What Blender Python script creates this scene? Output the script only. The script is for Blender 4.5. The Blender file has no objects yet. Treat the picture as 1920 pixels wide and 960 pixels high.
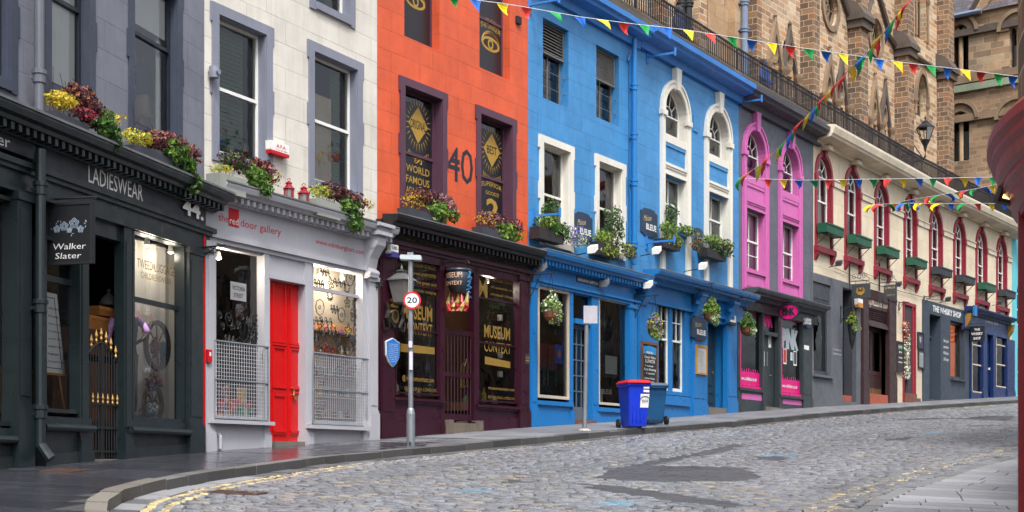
import bpy, math, random
import numpy as np
from mathutils import Vector, Matrix
random.seed(7)
sc = bpy.context.scene
COL = sc.collection
rad = math.radians

# ------------------------------------------------------------ camera, sky, sun, exposure
FP, CX, HY = 2700.0, 960.0, 875.0
cam = bpy.data.objects.new('camera', bpy.data.cameras.new('camera'))
COL.objects.link(cam)
cam.data.sensor_width = 36
cam.data.lens = 36 * FP / 1920
cam.data.shift_y = (HY - 480) / 1920
cam.data.clip_start = 0.3
cam.data.clip_end = 2000
cam.rotation_euler = (rad(90), 0, 0)
sc.camera = cam
SUN_EL = rad(57)
world = bpy.data.worlds.new('World'); sc.world = world; world.use_nodes = True
wn = world.node_tree
for n in list(wn.nodes): wn.nodes.remove(n)
wo = wn.nodes.new('ShaderNodeOutputWorld'); bg = wn.nodes.new('ShaderNodeBackground')
sky = wn.nodes.new('ShaderNodeTexSky'); sky.sky_type = 'NISHITA'; sky.sun_disc = False
sky.sun_elevation = SUN_EL; sky.sun_rotation = rad(168)
sky.air_density = 1.0; sky.dust_density = 6.0; sky.ozone_density = 1.0
hs = wn.nodes.new('ShaderNodeHueSaturation'); hs.inputs['Saturation'].default_value = 0.2
wn.links.new(sky.outputs[0], hs.inputs['Color']); tn = wn.nodes.new('ShaderNodeMixRGB'); tn.blend_type = 'MULTIPLY'; tn.inputs[0].default_value = 1; tn.inputs[2].default_value = (.96, 1.0, 1.07, 1); wn.links.new(hs.outputs[0], tn.inputs[1]); wn.links.new(tn.outputs[0], bg.inputs[0])
bg.inputs[1].default_value = 0.14
wn.links.new(bg.outputs[0], wo.inputs[0])
sl = bpy.data.lights.new('sun', 'SUN'); sl.energy = 1.5; sl.angle = rad(14); sl.color = (1.0, 0.97, 0.93)
so = bpy.data.objects.new('sun', sl); COL.objects.link(so)
# light comes from behind the camera and the right, high up
ld = Vector((-math.sin(rad(168)) * math.cos(SUN_EL), -math.cos(rad(168)) * math.cos(SUN_EL), -math.sin(SUN_EL)))
so.rotation_euler = ld.to_track_quat('-Z', 'Y').to_euler()
sc.view_settings.view_transform = 'Standard'; sc.view_settings.look = 'None'
sc.view_settings.gamma = 1; sc.view_settings.use_curve_mapping = False
sc.view_settings.exposure = 0.95
try:
    sc.cycles.max_bounces = 8; sc.cycles.transparent_max_bounces = 16
    sc.cycles.caustics_reflective = False; sc.cycles.caustics_refractive = False
except Exception: pass

# ------------------------------------------------------------ materials
def lin(r, g, b, k=1.0):
    f = lambda c: ((c / 255) / 12.92 if c / 255 <= 0.04045 else ((c / 255 + 0.055) / 1.055) ** 2.4) * k
    return (f(r), f(g), f(b), 1)
class NT:
    def __init__(s, name):
        s.m = bpy.data.materials.new(name); s.m.use_nodes = True; s.t = s.m.node_tree
        s.b = s.t.nodes['Principled BSDF']; s.out = s.t.nodes['Material Output']
    def n(s, typ, **kw):
        x = s.t.nodes.new('ShaderNode' + typ)
        for k, v in kw.items():
            if k in x.inputs: x.inputs[k].default_value = v
            else: setattr(x, k, v)
        return x
    def l(s, a, b): s.t.links.new(a, b)
    def uv(s, sx=1, sy=1):
        t = s.n('TexCoord'); mp = s.n('Mapping'); mp.inputs['Scale'].default_value = (sx, sy, 1)
        s.l(t.outputs['UV'], mp.inputs[0]); return mp.outputs[0]
    def noise(s, vec, scale, detail=4, rough=0.6, lo=0.3, hi=0.7, to=(0, 1)):
        x = s.n('TexNoise'); x.inputs['Scale'].default_value = scale; x.inputs['Detail'].default_value = detail
        x.inputs['Roughness'].default_value = rough; s.l(vec, x.inputs['Vector'])
        r = s.n('MapRange'); r.inputs[1].default_value = lo; r.inputs[2].default_value = hi
        r.inputs[3].default_value = to[0]; r.inputs[4].default_value = to[1]
        s.l(x.outputs[0], r.inputs[0]); return r.outputs[0]
    def mix(s, fac, a, b, mode='MIX'):
        x = s.n('MixRGB'); x.blend_type = mode
        for i, v in ((0, fac), (1, a), (2, b)):
            if hasattr(v, 'links'): s.l(v, x.inputs[i])
            else: x.inputs[i].default_value = v if i else v
        return x.outputs[0]
    def math(s, op, a, b=0.0):
        x = s.n('Math'); x.operation = op
        for i, v in ((0, a), (1, b)):
            if hasattr(v, 'links'): s.l(v, x.inputs[i])
            else: x.inputs[i].default_value = v
        return x.outputs[0]
    def bump(s, h, st, dist=0.01, prev=None):
        x = s.n('Bump'); x.inputs['Strength'].default_value = st; x.inputs['Distance'].default_value = dist
        s.l(h, x.inputs['Height'])
        if prev is not None: s.l(prev, x.inputs['Normal'])
        return x.outputs[0]
MATS = {}
def paint(name, col, rough=0.5, blocks=None, grime=0.25, bump=0.25, metal=0.0, chips=0.0, spec=0.5):
    if name in MATS: return MATS[name]
    N = NT(name); v = N.uv()
    big = N.noise(v, 0.9, 5, 0.65, 0.3, 0.75)
    fine = N.noise(v, 14, 5, 0.7)
    stv = N.uv(5, 0.35); streak = N.noise(stv, 1.6, 5, 0.7, 0.45, 0.8)
    dark = tuple(c * (1 - grime) for c in col[:3]) + (1,)
    lite = tuple(min(1, c * (1 + grime * 0.25) + 0.006 * grime) for c in col[:3]) + (1,)
    c = N.mix(big, lite, dark)
    c = N.mix(N.math('MULTIPLY', streak, grime * 1.1), c, tuple(x * 0.45 for x in col[:3]) + (1,))
    c = N.mix(N.math('MULTIPLY', fine, grime * 0.2), c, tuple(x * 0.6 for x in col[:3]) + (1,))
    nrm = None
    if blocks:
        bk = N.n('TexBrick'); N.l(N.uv(), bk.inputs['Vector'])
        bk.inputs['Scale'].default_value = 1; bk.inputs['Brick Width'].default_value = blocks[0]; bk.inputs['Row Height'].default_value = blocks[1]
        bk.inputs['Mortar Size'].default_value = 0.007; bk.inputs['Mortar Smooth'].default_value = 0.3
        bk.inputs['Color1'].default_value = (1, 1, 1, 1); bk.inputs['Color2'].default_value = (0.86, 0.86, 0.86, 1); bk.inputs['Mortar'].default_value = (0.5, 0.5, 0.5, 1)
        c = N.mix(0.55, c, bk.outputs['Color'], 'MULTIPLY')
        jn = N.noise(v, 1.3, 3, 0.5, 0.38, 0.62)
        h = N.math('MULTIPLY', bk.outputs['Fac'], jn)
        inv = N.math('SUBTRACT', 1.0, h)
        nrm = N.bump(inv, 0.8, 0.012)
    if chips > 0:
        ch = N.noise(v, 3.5, 8, 0.75, 0.66 - chips * 0.1, 0.68 - chips * 0.1)
        c = N.mix(N.math('MULTIPLY', ch, 0.8), c, (0.05, 0.045, 0.04, 1))
    nrm = N.bump(fine, bump, 0.006, nrm)
    N.l(c, N.b.inputs['Base Color']); N.l(nrm, N.b.inputs['Normal'])
    rr = N.noise(v, 4, 4, 0.6, 0.3, 0.7, (max(0.05, rough - 0.12), min(1, rough + 0.12))); N.l(rr, N.b.inputs['Roughness'])
    N.b.inputs['Metallic'].default_value = metal
    N.b.inputs['Specular IOR Level'].default_value = spec
    MATS[name] = N.m; return N.m
def plain(name, col, rough=0.6, metal=0.0, emit=0.0, var=0.12):
    if name in MATS: return MATS[name]
    N = NT(name)
    tc = N.n('TexCoord'); f = N.noise(tc.outputs['Object'], 9, 3, 0.6)
    c = N.mix(f, tuple(x * (1 + var * 0.4) for x in col[:3]) + (1,), tuple(x * (1 - var) for x in col[:3]) + (1,))
    N.l(c, N.b.inputs['Base Color']); N.b.inputs['Roughness'].default_value = rough; N.b.inputs['Metallic'].default_value = metal
    if emit: N.b.inputs['Emission Color'].default_value = col; N.b.inputs['Emission Strength'].default_value = emit
    MATS[name] = N.m; return N.m
def leafmat():
    if 'leaves' in MATS: return MATS['leaves']
    N = NT('leaves'); a = N.n('Attribute'); a.attribute_name = 'Col'
    N.l(a.outputs['Color'], N.b.inputs['Base Color']); N.b.inputs['Roughness'].default_value = 0.5
    tr = N.n('BsdfTranslucent'); N.l(a.outputs['Color'], tr.inputs[0])
    mx = N.n('MixShader'); mx.inputs[0].default_value = 0.25
    N.l(N.b.outputs[0], mx.inputs[1]); N.l(tr.outputs[0], mx.inputs[2]); N.l(mx.outputs[0], N.out.inputs[0])
    MATS['leaves'] = N.m; return N.m
def colmat(name, rough=0.6):
    if name in MATS: return MATS[name]
    N = NT(name); a = N.n('Attribute'); a.attribute_name = 'Col'
    N.l(a.outputs['Color'], N.b.inputs['Base Color']); N.b.inputs['Roughness'].default_value = rough
    MATS[name] = N.m; return N.m
def glassmat(name='glass', tint=(0.96, 0.98, 0.97, 1), refl=1.0):
    if name in MATS: return MATS[name]
    N = NT(name); N.t.nodes.remove(N.b)
    tr = N.n('BsdfTransparent'); tr.inputs[0].default_value = tint
    gl = N.n('BsdfGlossy'); gl.inputs['Roughness'].default_value = 0.02; gl.inputs[0].default_value = (0.95, 0.97, 1, 1)
    tc = N.n('TexCoord'); nz = N.noise(tc.outputs['Object'], 1.7, 2, 0.4, 0, 1)
    bp = N.bump(nz, 0.22, 0.06); N.l(bp, gl.inputs['Normal'])
    fr = N.n('Fresnel'); fr.inputs[0].default_value = 1.6
    k = N.math('MULTIPLY', fr.outputs[0], refl); k = N.math('MINIMUM', k, 0.95)
    mx = N.n('MixShader'); N.l(k, mx.inputs[0]); N.l(tr.outputs[0], mx.inputs[1]); N.l(gl.outputs[0], mx.inputs[2]); N.l(mx.outputs[0], N.out.inputs[0])
    MATS[name] = N.m; return N.m
def stone(name, cols, mortar, bw=0.5, bh=0.26, ms=0.012, soot=0.5, rough=0.85):
    if name in MATS: return MATS[name]
    N = NT(name); v = N.uv()
    wv = N.noise(v, 2.0, 2, 0.5, 0, 1, (-0.01, 0.01)); va = N.n('VectorMath'); va.operation = 'ADD'; N.l(v, va.inputs[0]); N.l(wv, va.inputs[1]); v2 = va.outputs[0]
    bk = N.n('TexBrick'); N.l(v2, bk.inputs['Vector']); bk.inputs['Scale'].default_value = 1
    bk.inputs['Brick Width'].default_value = bw; bk.inputs['Row Height'].default_value = bh; bk.inputs['Mortar Size'].default_value = ms; bk.inputs['Mortar Smooth'].default_value = 0.25
    bk.inputs['Color1'].default_value = (0, 0, 0, 1); bk.inputs['Color2'].default_value = (1, 1, 1, 1); bk.inputs['Mortar'].default_value = (0.5, 0.5, 0.5, 1)
    bk.squash = 1.4; bk.squash_frequency = 3; bk.offset = 0.5
    rp = N.n('ValToRGB'); rp.color_ramp.interpolation = 'LINEAR'
    el = rp.color_ramp.elements
    el[0].position = 0; el[0].color = cols[0]; el[1].position = 1; el[1].color = cols[-1]
    for i, c in enumerate(cols[1:-1]):
        e = el.new((i + 1) / (len(cols) - 1)); e.color = c
    N.l(bk.outputs['Color'], rp.inputs[0])
    big = N.noise(v, 0.35, 6, 0.7, 0.42, 0.72); fine = N.noise(v, 9, 6, 0.75)
    c = N.mix(N.math('MULTIPLY', fine, 0.35), rp.outputs[0], (0.06, 0.045, 0.03, 1))
    c = N.mix(bk.outputs['Fac'], c, mortar)
    c = N.mix(N.math('MULTIPLY', big, soot), c, (0.045, 0.035, 0.028, 1))
    h = N.math('SUBTRACT', 1.0, bk.outputs['Fac']); nrm = N.bump(h, 0.6, 0.02); nrm = N.bump(fine, 0.5, 0.015, nrm)
    N.l(c, N.b.inputs['Base Color']); N.l(nrm, N.b.inputs['Normal']); N.b.inputs['Roughness'].default_value = rough
    MATS[name] = N.m; return N.m

# ------------------------------------------------------------ frames (vertical planes in the world)
class Frame:
    def __init__(s, p, d):
        s.p = Vector((p[0], p[1])); s.d = Vector((d[0], d[1])).normalized(); s.n = Vector((s.d.y, -s.d.x))
        s.M = Matrix(((s.d.x, -s.n.x, 0, s.p.x), (s.d.y, -s.n.y, 0, s.p.y), (0, 0, 1, 0), (0, 0, 0, 1)))
    def W(s, u, w, z): return Vector((s.p.x + u * s.d.x + w * s.n.x, s.p.y + u * s.d.y + w * s.n.y, z))
    def UY(s, x, w=0.0):     # where the line of sight of photo column x meets the plane w
        r = (x - CX) / FP; q = s.p + s.n * w
        u = (r * q.y - q.x) / (s.d.x - r * s.d.y)
        return u, q.y + u * s.d.y
    def U(s, x, w=0.0): return s.UY(x, w)[0]
    def H(s, x, y, w=0.0): return (HY - y) / FP * s.UY(x, w)[1]
    def up(s, w, px, x): return px * s.UY(x, w)[1] / FP
    def at(s, u, w=0.0, perp=False):
        q = s.p + s.d * u + s.n * w
        return Frame(q, s.n if perp else s.d)
# facade line of the street: photo column, vanishing column of each stretch
SEG = [(0, 383, 1650), (383, 707, 2350), (707, 990, 2600), (990, 1195, 2600), (1195, 1385, 2600), (1385, 1525, 2680), (1525, 1731, 2720), (1731, 1900, 2850)]
ZC = {383: 23.3}; ZC[0] = 23.3 * (1650 - 383) / 1650
for a, b, v in SEG[1:]: ZC[b] = ZC[a] * (v - a) / (v - b)
XS = sorted(ZC); BASE = {0: 877, 383: 845, 707: 822, 990: 800, 1195: 787, 1385: 772, 1525: 763, 1731: 752, 1900: 743}
PN = [np.array([(x - CX) / FP * ZC[x], ZC[x]]) for x in XS]
FR = [Frame(PN[i], PN[i + 1] - PN[i]) for i in range(len(PN) - 1)]
LEN = [float(np.linalg.norm(PN[i + 1] - PN[i])) for i in range(len(PN) - 1)]
SN = [0.0]
for k in LEN: SN.append(SN[-1] + k)
GN = [(HY - BASE[x]) / FP * ZC[x] for x in XS]
d0 = np.array([math.sin(rad(10)), math.cos(rad(10))]); d1 = (PN[-1] - PN[-2]) / LEN[-1]
PX = np.vstack([PN[0] - d0 * 45] + PN + [PN[-1] + d1 * 40]); SX = np.array([-45] + SN + [SN[-1] + 40]); GX = np.array([GN[0] - 45 * .05] + GN + [GN[-1] + 40 * .05])
_ang = np.arctan2(np.diff(PX[:, 0]), np.diff(PX[:, 1])); NA = np.concatenate([[_ang[0]], (_ang[1:] + _ang[:-1]) / 2, [_ang[-1]]])
CF = 0.04
def road_xy(s, t):
    s = np.asarray(s, float); t = np.asarray(t, float)
    a = np.interp(s, SX, NA)
    return np.interp(s, SX, PX[:, 0]) + t * np.cos(a), np.interp(s, SX, PX[:, 1]) - t * np.sin(a)
def gz(s, t): return np.interp(s, SX, GX) - CF * np.maximum(np.asarray(t, float), 0)
TKS = [-45, -9, -6, -4.55, -3.58, -2.37, -1.0, 0.9, 5.9, 10.2, 19.5, 30, 60, 100]; TKT = [5.6, 5.3, 4.5, 3.67, 3.21, 2.81, 2.59, 2.42, 2.3, 2.45, 2.6, 2.6, 2.6, 2.6]
TRS = [-45, 0.6, 2.7, 5.8, 14, 100]; TRT = [10.2, 10.3, 10.5, 10.93, 11.2, 11.2]
def tk(s): return np.interp(s, TKS, TKT)
def tr(s): return np.interp(s, TRS, TRT)

# ------------------------------------------------------------ mesh builder
class MB:
    def __init__(s, fr=None): s.v = []; s.f = []; s.c = []; s.fr = fr; s.sm = False; s.mi = []; s.cur = 0
    def pt(s, u, w, z):
        s.v.append(s.fr.W(u, w, z) if s.fr else Vector((u, w, z))); return len(s.v) - 1
    def face(s, ids, col=None): s.f.append(tuple(ids)); s.c.append(col); s.mi.append(s.cur)
    def quad(s, a, b, c, d, col=None): s.face([s.pt(*p) for p in (a, b, c, d)], col)
    def poly(s, pts, col=None): s.face([s.pt(*p) for p in pts], col)
    def box(s, u0, u1, w0, w1, z0, z1, col=None):
        i = [s.pt(u, w, z) for u in (u0, u1) for w in (w0, w1) for z in (z0, z1)]
        for q in ((0, 1, 3, 2), (4, 6, 7, 5), (0, 4, 5, 1), (2, 3, 7, 6), (0, 2, 6, 4), (1, 5, 7, 3)): s.face([i[k] for k in q], col)
        return s
    def px(s, x0, x1, yt, yb, w0, w1, col=None, yx=None):
        """box whose front face (plane w1) spans photo columns x0..x1, heights read at column yx or x0"""
        f = s.fr; yx = x0 if yx is None else yx
        return s.box(f.U(x0, w1), f.U(x1, w1), w0, w1, f.H(yx, yb, w1), f.H(yx, yt, w1), col)
    def sweep(s, prof, u0, u1, col=None):     # closed profile [(w,z)] swept along u
        n = len(prof); a = [s.pt(u0, w, z) for w, z in prof]; b = [s.pt(u1, w, z) for w, z in prof]
        for i in range(n): j = (i + 1) % n; s.face((a[i], a[j], b[j], b[i]), col)
        s.face(a[::-1], col); s.face(b, col); return s
    def plate(s, pts, w0, w1, col=None):      # polygon [(u,z)] given thickness
        n = len(pts); a = [s.pt(u, w0, z) for u, z in pts]; b = [s.pt(u, w1, z) for u, z in pts]
        for i in range(n): j = (i + 1) % n; s.face((a[i], a[j], b[j], b[i]), col)
        s.face(a[::-1], col); s.face(b, col); return s
    def ring(s, outer, inner, w0, w1, col=None, closed=True):
        n = len(outer); A = [[s.pt(u, w, z) for u, z in L] for L, w in ((outer, w0), (outer, w1), (inner, w1), (inner, w0))]
        for i in range(n if closed else n - 1):
            j = (i + 1) % n
            for k in range(4): s.face((A[k][i], A[k][j], A[(k + 1) % 4][j], A[(k + 1) % 4][i]), col)
        if not closed:
            for i in (0, n - 1): s.face([A[k][i] for k in range(4)], col)
        return s
    def tube(s, pts, r, n=6, col=None, cap=True):   # pts in (u,w,z)
        P = [s.fr.W(*p) if s.fr else Vector(p) for p in pts]; rr = r if isinstance(r, (list, tuple)) else [r] * len(P)
        rings = []
        for i, p in enumerate(P):
            d = (P[min(i + 1, len(P) - 1)] - P[max(i - 1, 0)]).normalized()
            x = d.cross(Vector((0, 0, 1)));
            if x.length < 1e-3: x = d.cross(Vector((1, 0, 0)))
            x.normalize(); y = d.cross(x)
            st = len(s.v)
            for k in range(n): a = 2 * math.pi * k / n; s.v.append(p + (x * math.cos(a) + y * math.sin(a)) * rr[i])
            rings.append(range(st, st + n))
        for A, B in zip(rings[:-1], rings[1:]):
            for k in range(n): s.face((A[k], A[(k + 1) % n], B[(k + 1) % n], B[k]), col)
        if cap: s.face(list(rings[0])[::-1], col); s.face(list(rings[-1]), col)
        return s
    def lathe(s, u, w, prof, n=12, col=None, a0=0, a1=2 * math.pi):   # prof [(r,z)]
        full = abs(a1 - a0 - 2 * math.pi) < 1e-6; m = n if full else n + 1; R = []
        for r, z in prof: R.append([s.pt(u + r * math.cos(a0 + (a1 - a0) * k / n), w + r * math.sin(a0 + (a1 - a0) * k / n), z) for k in range(m)])
        for A, B in zip(R[:-1], R[1:]):
            for k in range(n): s.face((A[k], A[(k + 1) % m], B[(k + 1) % m], B[k]), col)
        if full and prof[0][0] > 1e-4: s.face(R[0][::-1], col)
        if full and prof[-1][0] > 1e-4: s.face(R[-1], col)
        return s
    def build(s, name, mats, parent=None, kind=None, label=None, smooth=False, bevel=0):
        MP = MW[parent.name] if parent is not None else Matrix()
        M = MP.inverted()
        me = bpy.data.meshes.new(name); vs = [M @ v for v in s.v]
        me.from_pydata(vs, [], s.f)
        if not isinstance(mats, (list, tuple)): mats = [mats]
        for m in mats: me.materials.append(m)
        if len(mats) > 1: me.polygons.foreach_set('material_index', s.mi)
        uv = me.uv_layers.new(name='UVMap'); data = np.zeros(len(me.loops) * 2, 'f')
        hascol = any(c is not None for c in s.c)
        cd = np.ones(len(me.loops) * 4, 'f') if hascol else None
        for p in me.polygons:
            nx, ny, nz = abs(p.normal.x), abs(p.normal.y), abs(p.normal.z)
            for li in p.loop_indices:
                co = me.vertices[me.loops[li].vertex_index].co
                if ny >= nx and ny >= nz: a, b = co.x, co.z
                elif nx >= nz: a, b = co.y + 0.37, co.z
                else: a, b = co.x, co.y
                data[li * 2] = a; data[li * 2 + 1] = b
                if hascol and s.c[p.index] is not None: cd[li * 4:li * 4 + 3] = s.c[p.index][:3]
        uv.data.foreach_set('uv', data)
        if hascol:
            at = me.color_attributes.new('Col', 'FLOAT_COLOR', 'CORNER'); at.data.foreach_set('color', cd)
        if smooth: me.polygons.foreach_set('use_smooth', [True] * len(me.polygons))
        o = bpy.data.objects.new(name, me); COL.objects.link(o)
        if parent is not None: o.parent = parent
        MW[o.name] = MP
        if kind: o['kind'] = kind
        if label: o['label'] = label
        if bevel:
            b = o.modifiers.new('bevel', 'BEVEL'); b.width = bevel; b.segments = 2; b.limit_method = 'ANGLE'
        return o
MW = {}
def tagit(o, label=None, cat=None, group=None, kind=None):
    if label: o['label'] = label
    if cat: o['category'] = cat
    if group: o['group'] = group
    if kind: o['kind'] = kind
    return o
def thing(name, label, cat, fr, u, w, z, group=None):
    o = bpy.data.objects.new(name, None); COL.objects.link(o); o.empty_display_size = 0.2
    M = fr.M.copy(); M.translation = fr.W(u, w, z); o.matrix_world = M; MW[o.name] = M
    return tagit(o, label, cat, group)
def copy_tree(o, delta=Matrix(), parent=None):
    c = o.copy(); COL.objects.link(c); c.parent = parent
    M = MW[o.name]
    if parent is None: c.matrix_world = delta @ M; MW[c.name] = delta @ M
    else: MW[c.name] = MW[parent.name]
    for ch in [x for x in bpy.data.objects if x.parent == o]: copy_tree(ch, delta, c)
    return c
# ---- text as mesh
_tc = {}
def text_geo(s, bold=0.0, shear=0.0, res=2, spacing=1.0):
    k = (s, bold, shear, spacing)
    if k in _tc: return _tc[k]
    cu = bpy.data.curves.new('t', 'FONT'); cu.body = s; cu.size = 1; cu.resolution_u = res; cu.offset = bold; cu.shear = shear; cu.space_character = spacing
    o = bpy.data.objects.new('t', cu); COL.objects.link(o); dg = bpy.context.evaluated_depsgraph_get()
    me = o.evaluated_get(dg).to_mesh(); vs = [(v.co.x, v.co.y) for v in me.vertices]; fs = [tuple(p.vertices) for p in me.polygons]
    o.evaluated_get(dg).to_mesh_clear(); bpy.data.objects.remove(o); bpy.data.curves.remove(cu)
    _tc[k] = (vs, fs); return vs, fs
def add_text(mb, s, u0, u1, z0, h, w, bold=0.0, shear=0.0, arc=0.0, slope=0.0, col=None, spacing=1.0):
    """letters filling u0..u1, cap height h from baseline z0 at plane w"""
    vs, fs = text_geo(s, bold, shear, 2, spacing)
    if not vs: return mb
    x0 = min(v[0] for v in vs); x1 = max(v[0] for v in vs); cap = 0.70
    base = len(mb.v)
    for x, y in vs:
        f = (x - x0) / max(1e-6, x1 - x0)
        mb.pt(u0 + f * (u1 - u0), w, z0 + y / cap * h + arc * (1 - (2 * f - 1) ** 2) + slope * f)
    for f in fs: mb.face([base + i for i in f], col)
    return mb
def ptext(mb, s, x0, x1, y, hpx, w, **kw):
    f = mb.fr; z = f.H(x0, y, w); return add_text(mb, s, f.U(x0, w), f.U(x1, w), z, f.up(w, hpx, x0), w, **kw)
def arcpts(uc, z, ru, rz, a0=0, a1=math.pi, n=16): return [(uc + ru * math.cos(a0 + (a1 - a0) * i / n), z + rz * math.sin(a0 + (a1 - a0) * i / n)) for i in range(n + 1)]

# ---- wall with openings
def wall(mb, u0, u1, z0, z1, holes, w=0.0, reveal=True):
    us = sorted({u0, u1, *[h['u0'] for h in holes], *[h['u1'] for h in holes]}); zs = sorted({z0, z1, *[h['z0'] for h in holes], *[h['z1'] for h in holes]})
    us = [x for x in us if u0 <= x <= u1]; zs = [x for x in zs if z0 <= x <= z1]
    for a, b in zip(us[:-1], us[1:]):
        if b - a < 1e-5: continue
        run = None
        for c, d in zip(zs[:-1], zs[1:]):
            m = ((a + b) / 2, (c + d) / 2)
            ins = any(h['u0'] < m[0] < h['u1'] and h['z0'] < m[1] < h['z1'] for h in holes)
            if not ins: mb.quad((a, w, c), (b, w, c), (b, w, d), (a, w, d))
    for h in holes:
        a, b, c, d, dp = max(h['u0'], u0), min(h['u1'], u1), h['z0'], h['z1'], h.get('d', 0.2)
        if h.get('arch'):
            r = (b - a) / 2; rz = h.get('rz', r); zs_ = d - rz; P = arcpts((a + b) / 2, zs_, r, rz)
            for i in range(len(P) - 1): mb.quad((P[i][0], w, P[i][1]), (P[i][0], w, d + 1e-4), (P[i + 1][0], w, d + 1e-4), (P[i + 1][0], w, P[i + 1][1]))
            if reveal:
                for i in range(len(P) - 1): mb.quad((P[i][0], w, P[i][1]), (P[i + 1][0], w, P[i + 1][1]), (P[i + 1][0], w - dp, P[i + 1][1]), (P[i][0], w - dp, P[i][1]))
            top = zs_
        else:
            top = d
            if reveal: mb.quad((a, w, d), (b, w, d), (b, w - dp, d), (a, w - dp, d))
        if reveal:
            mb.quad((a, w, c), (a, w, top), (a, w - dp, top), (a, w - dp, c)); mb.quad((b, w, c), (b, w - dp, c), (b, w - dp, top), (b, w, top))
            mb.quad((a, w, c), (a, w - dp, c), (b, w - dp, c), (b, w, c))
    return mb
def op(fr, x0, x1, yt, yb, w=0.0, **kw): return dict(u0=fr.U(x0, w), u1=fr.U(x1, w), z1=fr.H(x0, yt, w), z0=fr.H(x0, yb, w), **kw)
def sash(fr, root, h, fm, w, up=(1, 1), lo=(1, 1), meet=0.5, bar=0.03, fw=0.055, arch=False, rz=None, back=None, glass=None, fan=0, name='window', label=None):
    """timber sash: frame mesh with a pane child"""
    a, b, c, d = h['u0'] + 0.01, h['u1'] - 0.01, h['z0'] + 0.01, h['z1'] - 0.01
    m = MB(fr); r = (b - a) / 2; rz = rz or r
    top = d - rz if arch else d
    m.box(a, a + fw, w - 0.06, w + 0.02, c, top); m.box(b - fw, b, w - 0.06, w + 0.02, c, top); m.box(a + fw, b - fw, w - 0.06, w + 0.022, c, c + fw * 1.4)
    if arch:
        m.ring(arcpts((a + b) / 2, top, r, rz), arcpts((a + b) / 2, top, r - fw, rz - fw), w - 0.06, w + 0.02, closed=False)
        m.box(a + fw, b - fw, w - 0.055, w + 0.018, top - bar * .8, top + bar * .8)
        if fan:
            uc = (a + b) / 2; ri = r * 0.42
            m.ring(arcpts(uc, top, ri, ri), arcpts(uc, top, ri - bar, ri - bar), w - 0.04, w + 0.01, closed=False)
            for k in range(1, fan):
                an = math.pi * k / fan; cs, sn = math.cos(an), math.sin(an)
                m.tube([(uc + ri * cs, w, top + ri * sn), (uc + (r - fw) * cs, w, top + (rz - fw) * sn)], bar * .55, 4)
    else: m.box(a + fw, b - fw, w - 0.06, w + 0.021, d - fw, d)
    zm = c + (top - c) * meet
    if meet > 0: m.box(a + fw, b - fw, w - 0.05, w + 0.03, zm - 0.028, zm + 0.028)
    def grid(n, z0, z1, wo):
        for i in range(1, n[0]): x = a + fw + (b - a - 2 * fw) * i / n[0]; m.box(x - bar / 2, x + bar / 2, w - 0.03, w + wo, z0, z1)
        for i in range(1, n[1]): z = z0 + (z1 - z0) * i / n[1]; m.box(a + fw, b - fw, w - 0.03, w + wo + .002, z - bar / 2, z + bar / 2)
    grid(up, zm, top, 0.015); grid(lo, c + fw, zm, 0.007)
    o = m.build(name, fm, root, label=label)
    g = MB(fr)
    if arch: g.poly([(a, w - .01, c), (b, w - .01, c), *[(x, w - .01, z) for x, z in arcpts((a + b) / 2, top, r, rz)]])
    else: g.quad((a, w - .01, c), (b, w - .01, c), (b, w - .01, d), (a, w - .01, d))
    g.build('pane', glass or GLASS, o)
    if back:
        for kind, mat, f0, f1, z0, z1 in back:
            k = MB(fr); uu0 = a + (b - a) * f0; uu1 = a + (b - a) * f1
            zz0 = c + (d - c) * z0; zz1 = c + (d - c) * z1
            if kind == 'curtain':
                n = 14; P = [(uu0 + (uu1 - uu0) * i / n, w - .16 + 0.025 * math.sin(i * 2.4)) for i in range(n + 1)]
                for i in range(n): k.quad((P[i][0], P[i][1], zz0), (P[i + 1][0], P[i + 1][1], zz0), (P[i + 1][0], P[i + 1][1], zz1), (P[i][0], P[i][1], zz1))
            elif kind == 'shutter':
                n = int((zz1 - zz0) / 0.07)
                k.box(uu0, uu1, w - .2, w - .18, zz0, zz1)
                for i in range(n): z = zz0 + (zz1 - zz0) * (i + .5) / n; k.box(uu0 + .03, uu1 - .03, w - .18, w - .16, z - .02, z + .02)
            else: q_ = .62 if kind == 'far_panel' else .06 if kind == 'blind' else .14; k.box(uu0, uu1, w - q_, w - q_ + .015, zz0, zz1)
            k.build(kind, mat, o)
    return o
def architrave(fr, root, h, mat, wd=0.17, w1=0.035, sill=True, ears=True, blocky=False):
    m = MB(fr); a, b, c, d = h['u0'], h['u1'], h['z0'], h['z1']
    m.box(a - wd, a - .001, 0.002, w1, c - (wd * .9 if sill else 0), d + wd); m.box(b + .001, b + wd, 0.002, w1, c - (wd * .9 if sill else 0), d + wd); m.box(a - .001, b + .001, 0.002, w1, d + .001, d + wd)
    if ears:
        for s0, s1 in ((a - wd - .045, a - wd), (b + wd, b + wd + .045)):
            for z0, z1 in ((d - wd * .9, d + wd - .002), ((c + d) / 2 - .2, (c + d) / 2 + .2)): m.box(s0, s1, 0.002, w1 - .003, z0, z1)
    # linings of the opening
    dp = h.get('d', .2)
    m.box(a, a + .012, -dp, 0.004, c, d); m.box(b - .012, b, -dp, 0.004, c, d); m.box(a + .012, b - .012, -dp, .004, d - .012, d)
    if sill: m.box(a - .001, b + .001, -dp, w1 + .03, c - .13, c + .001)
    return m.build('architrave', mat, root)
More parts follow.
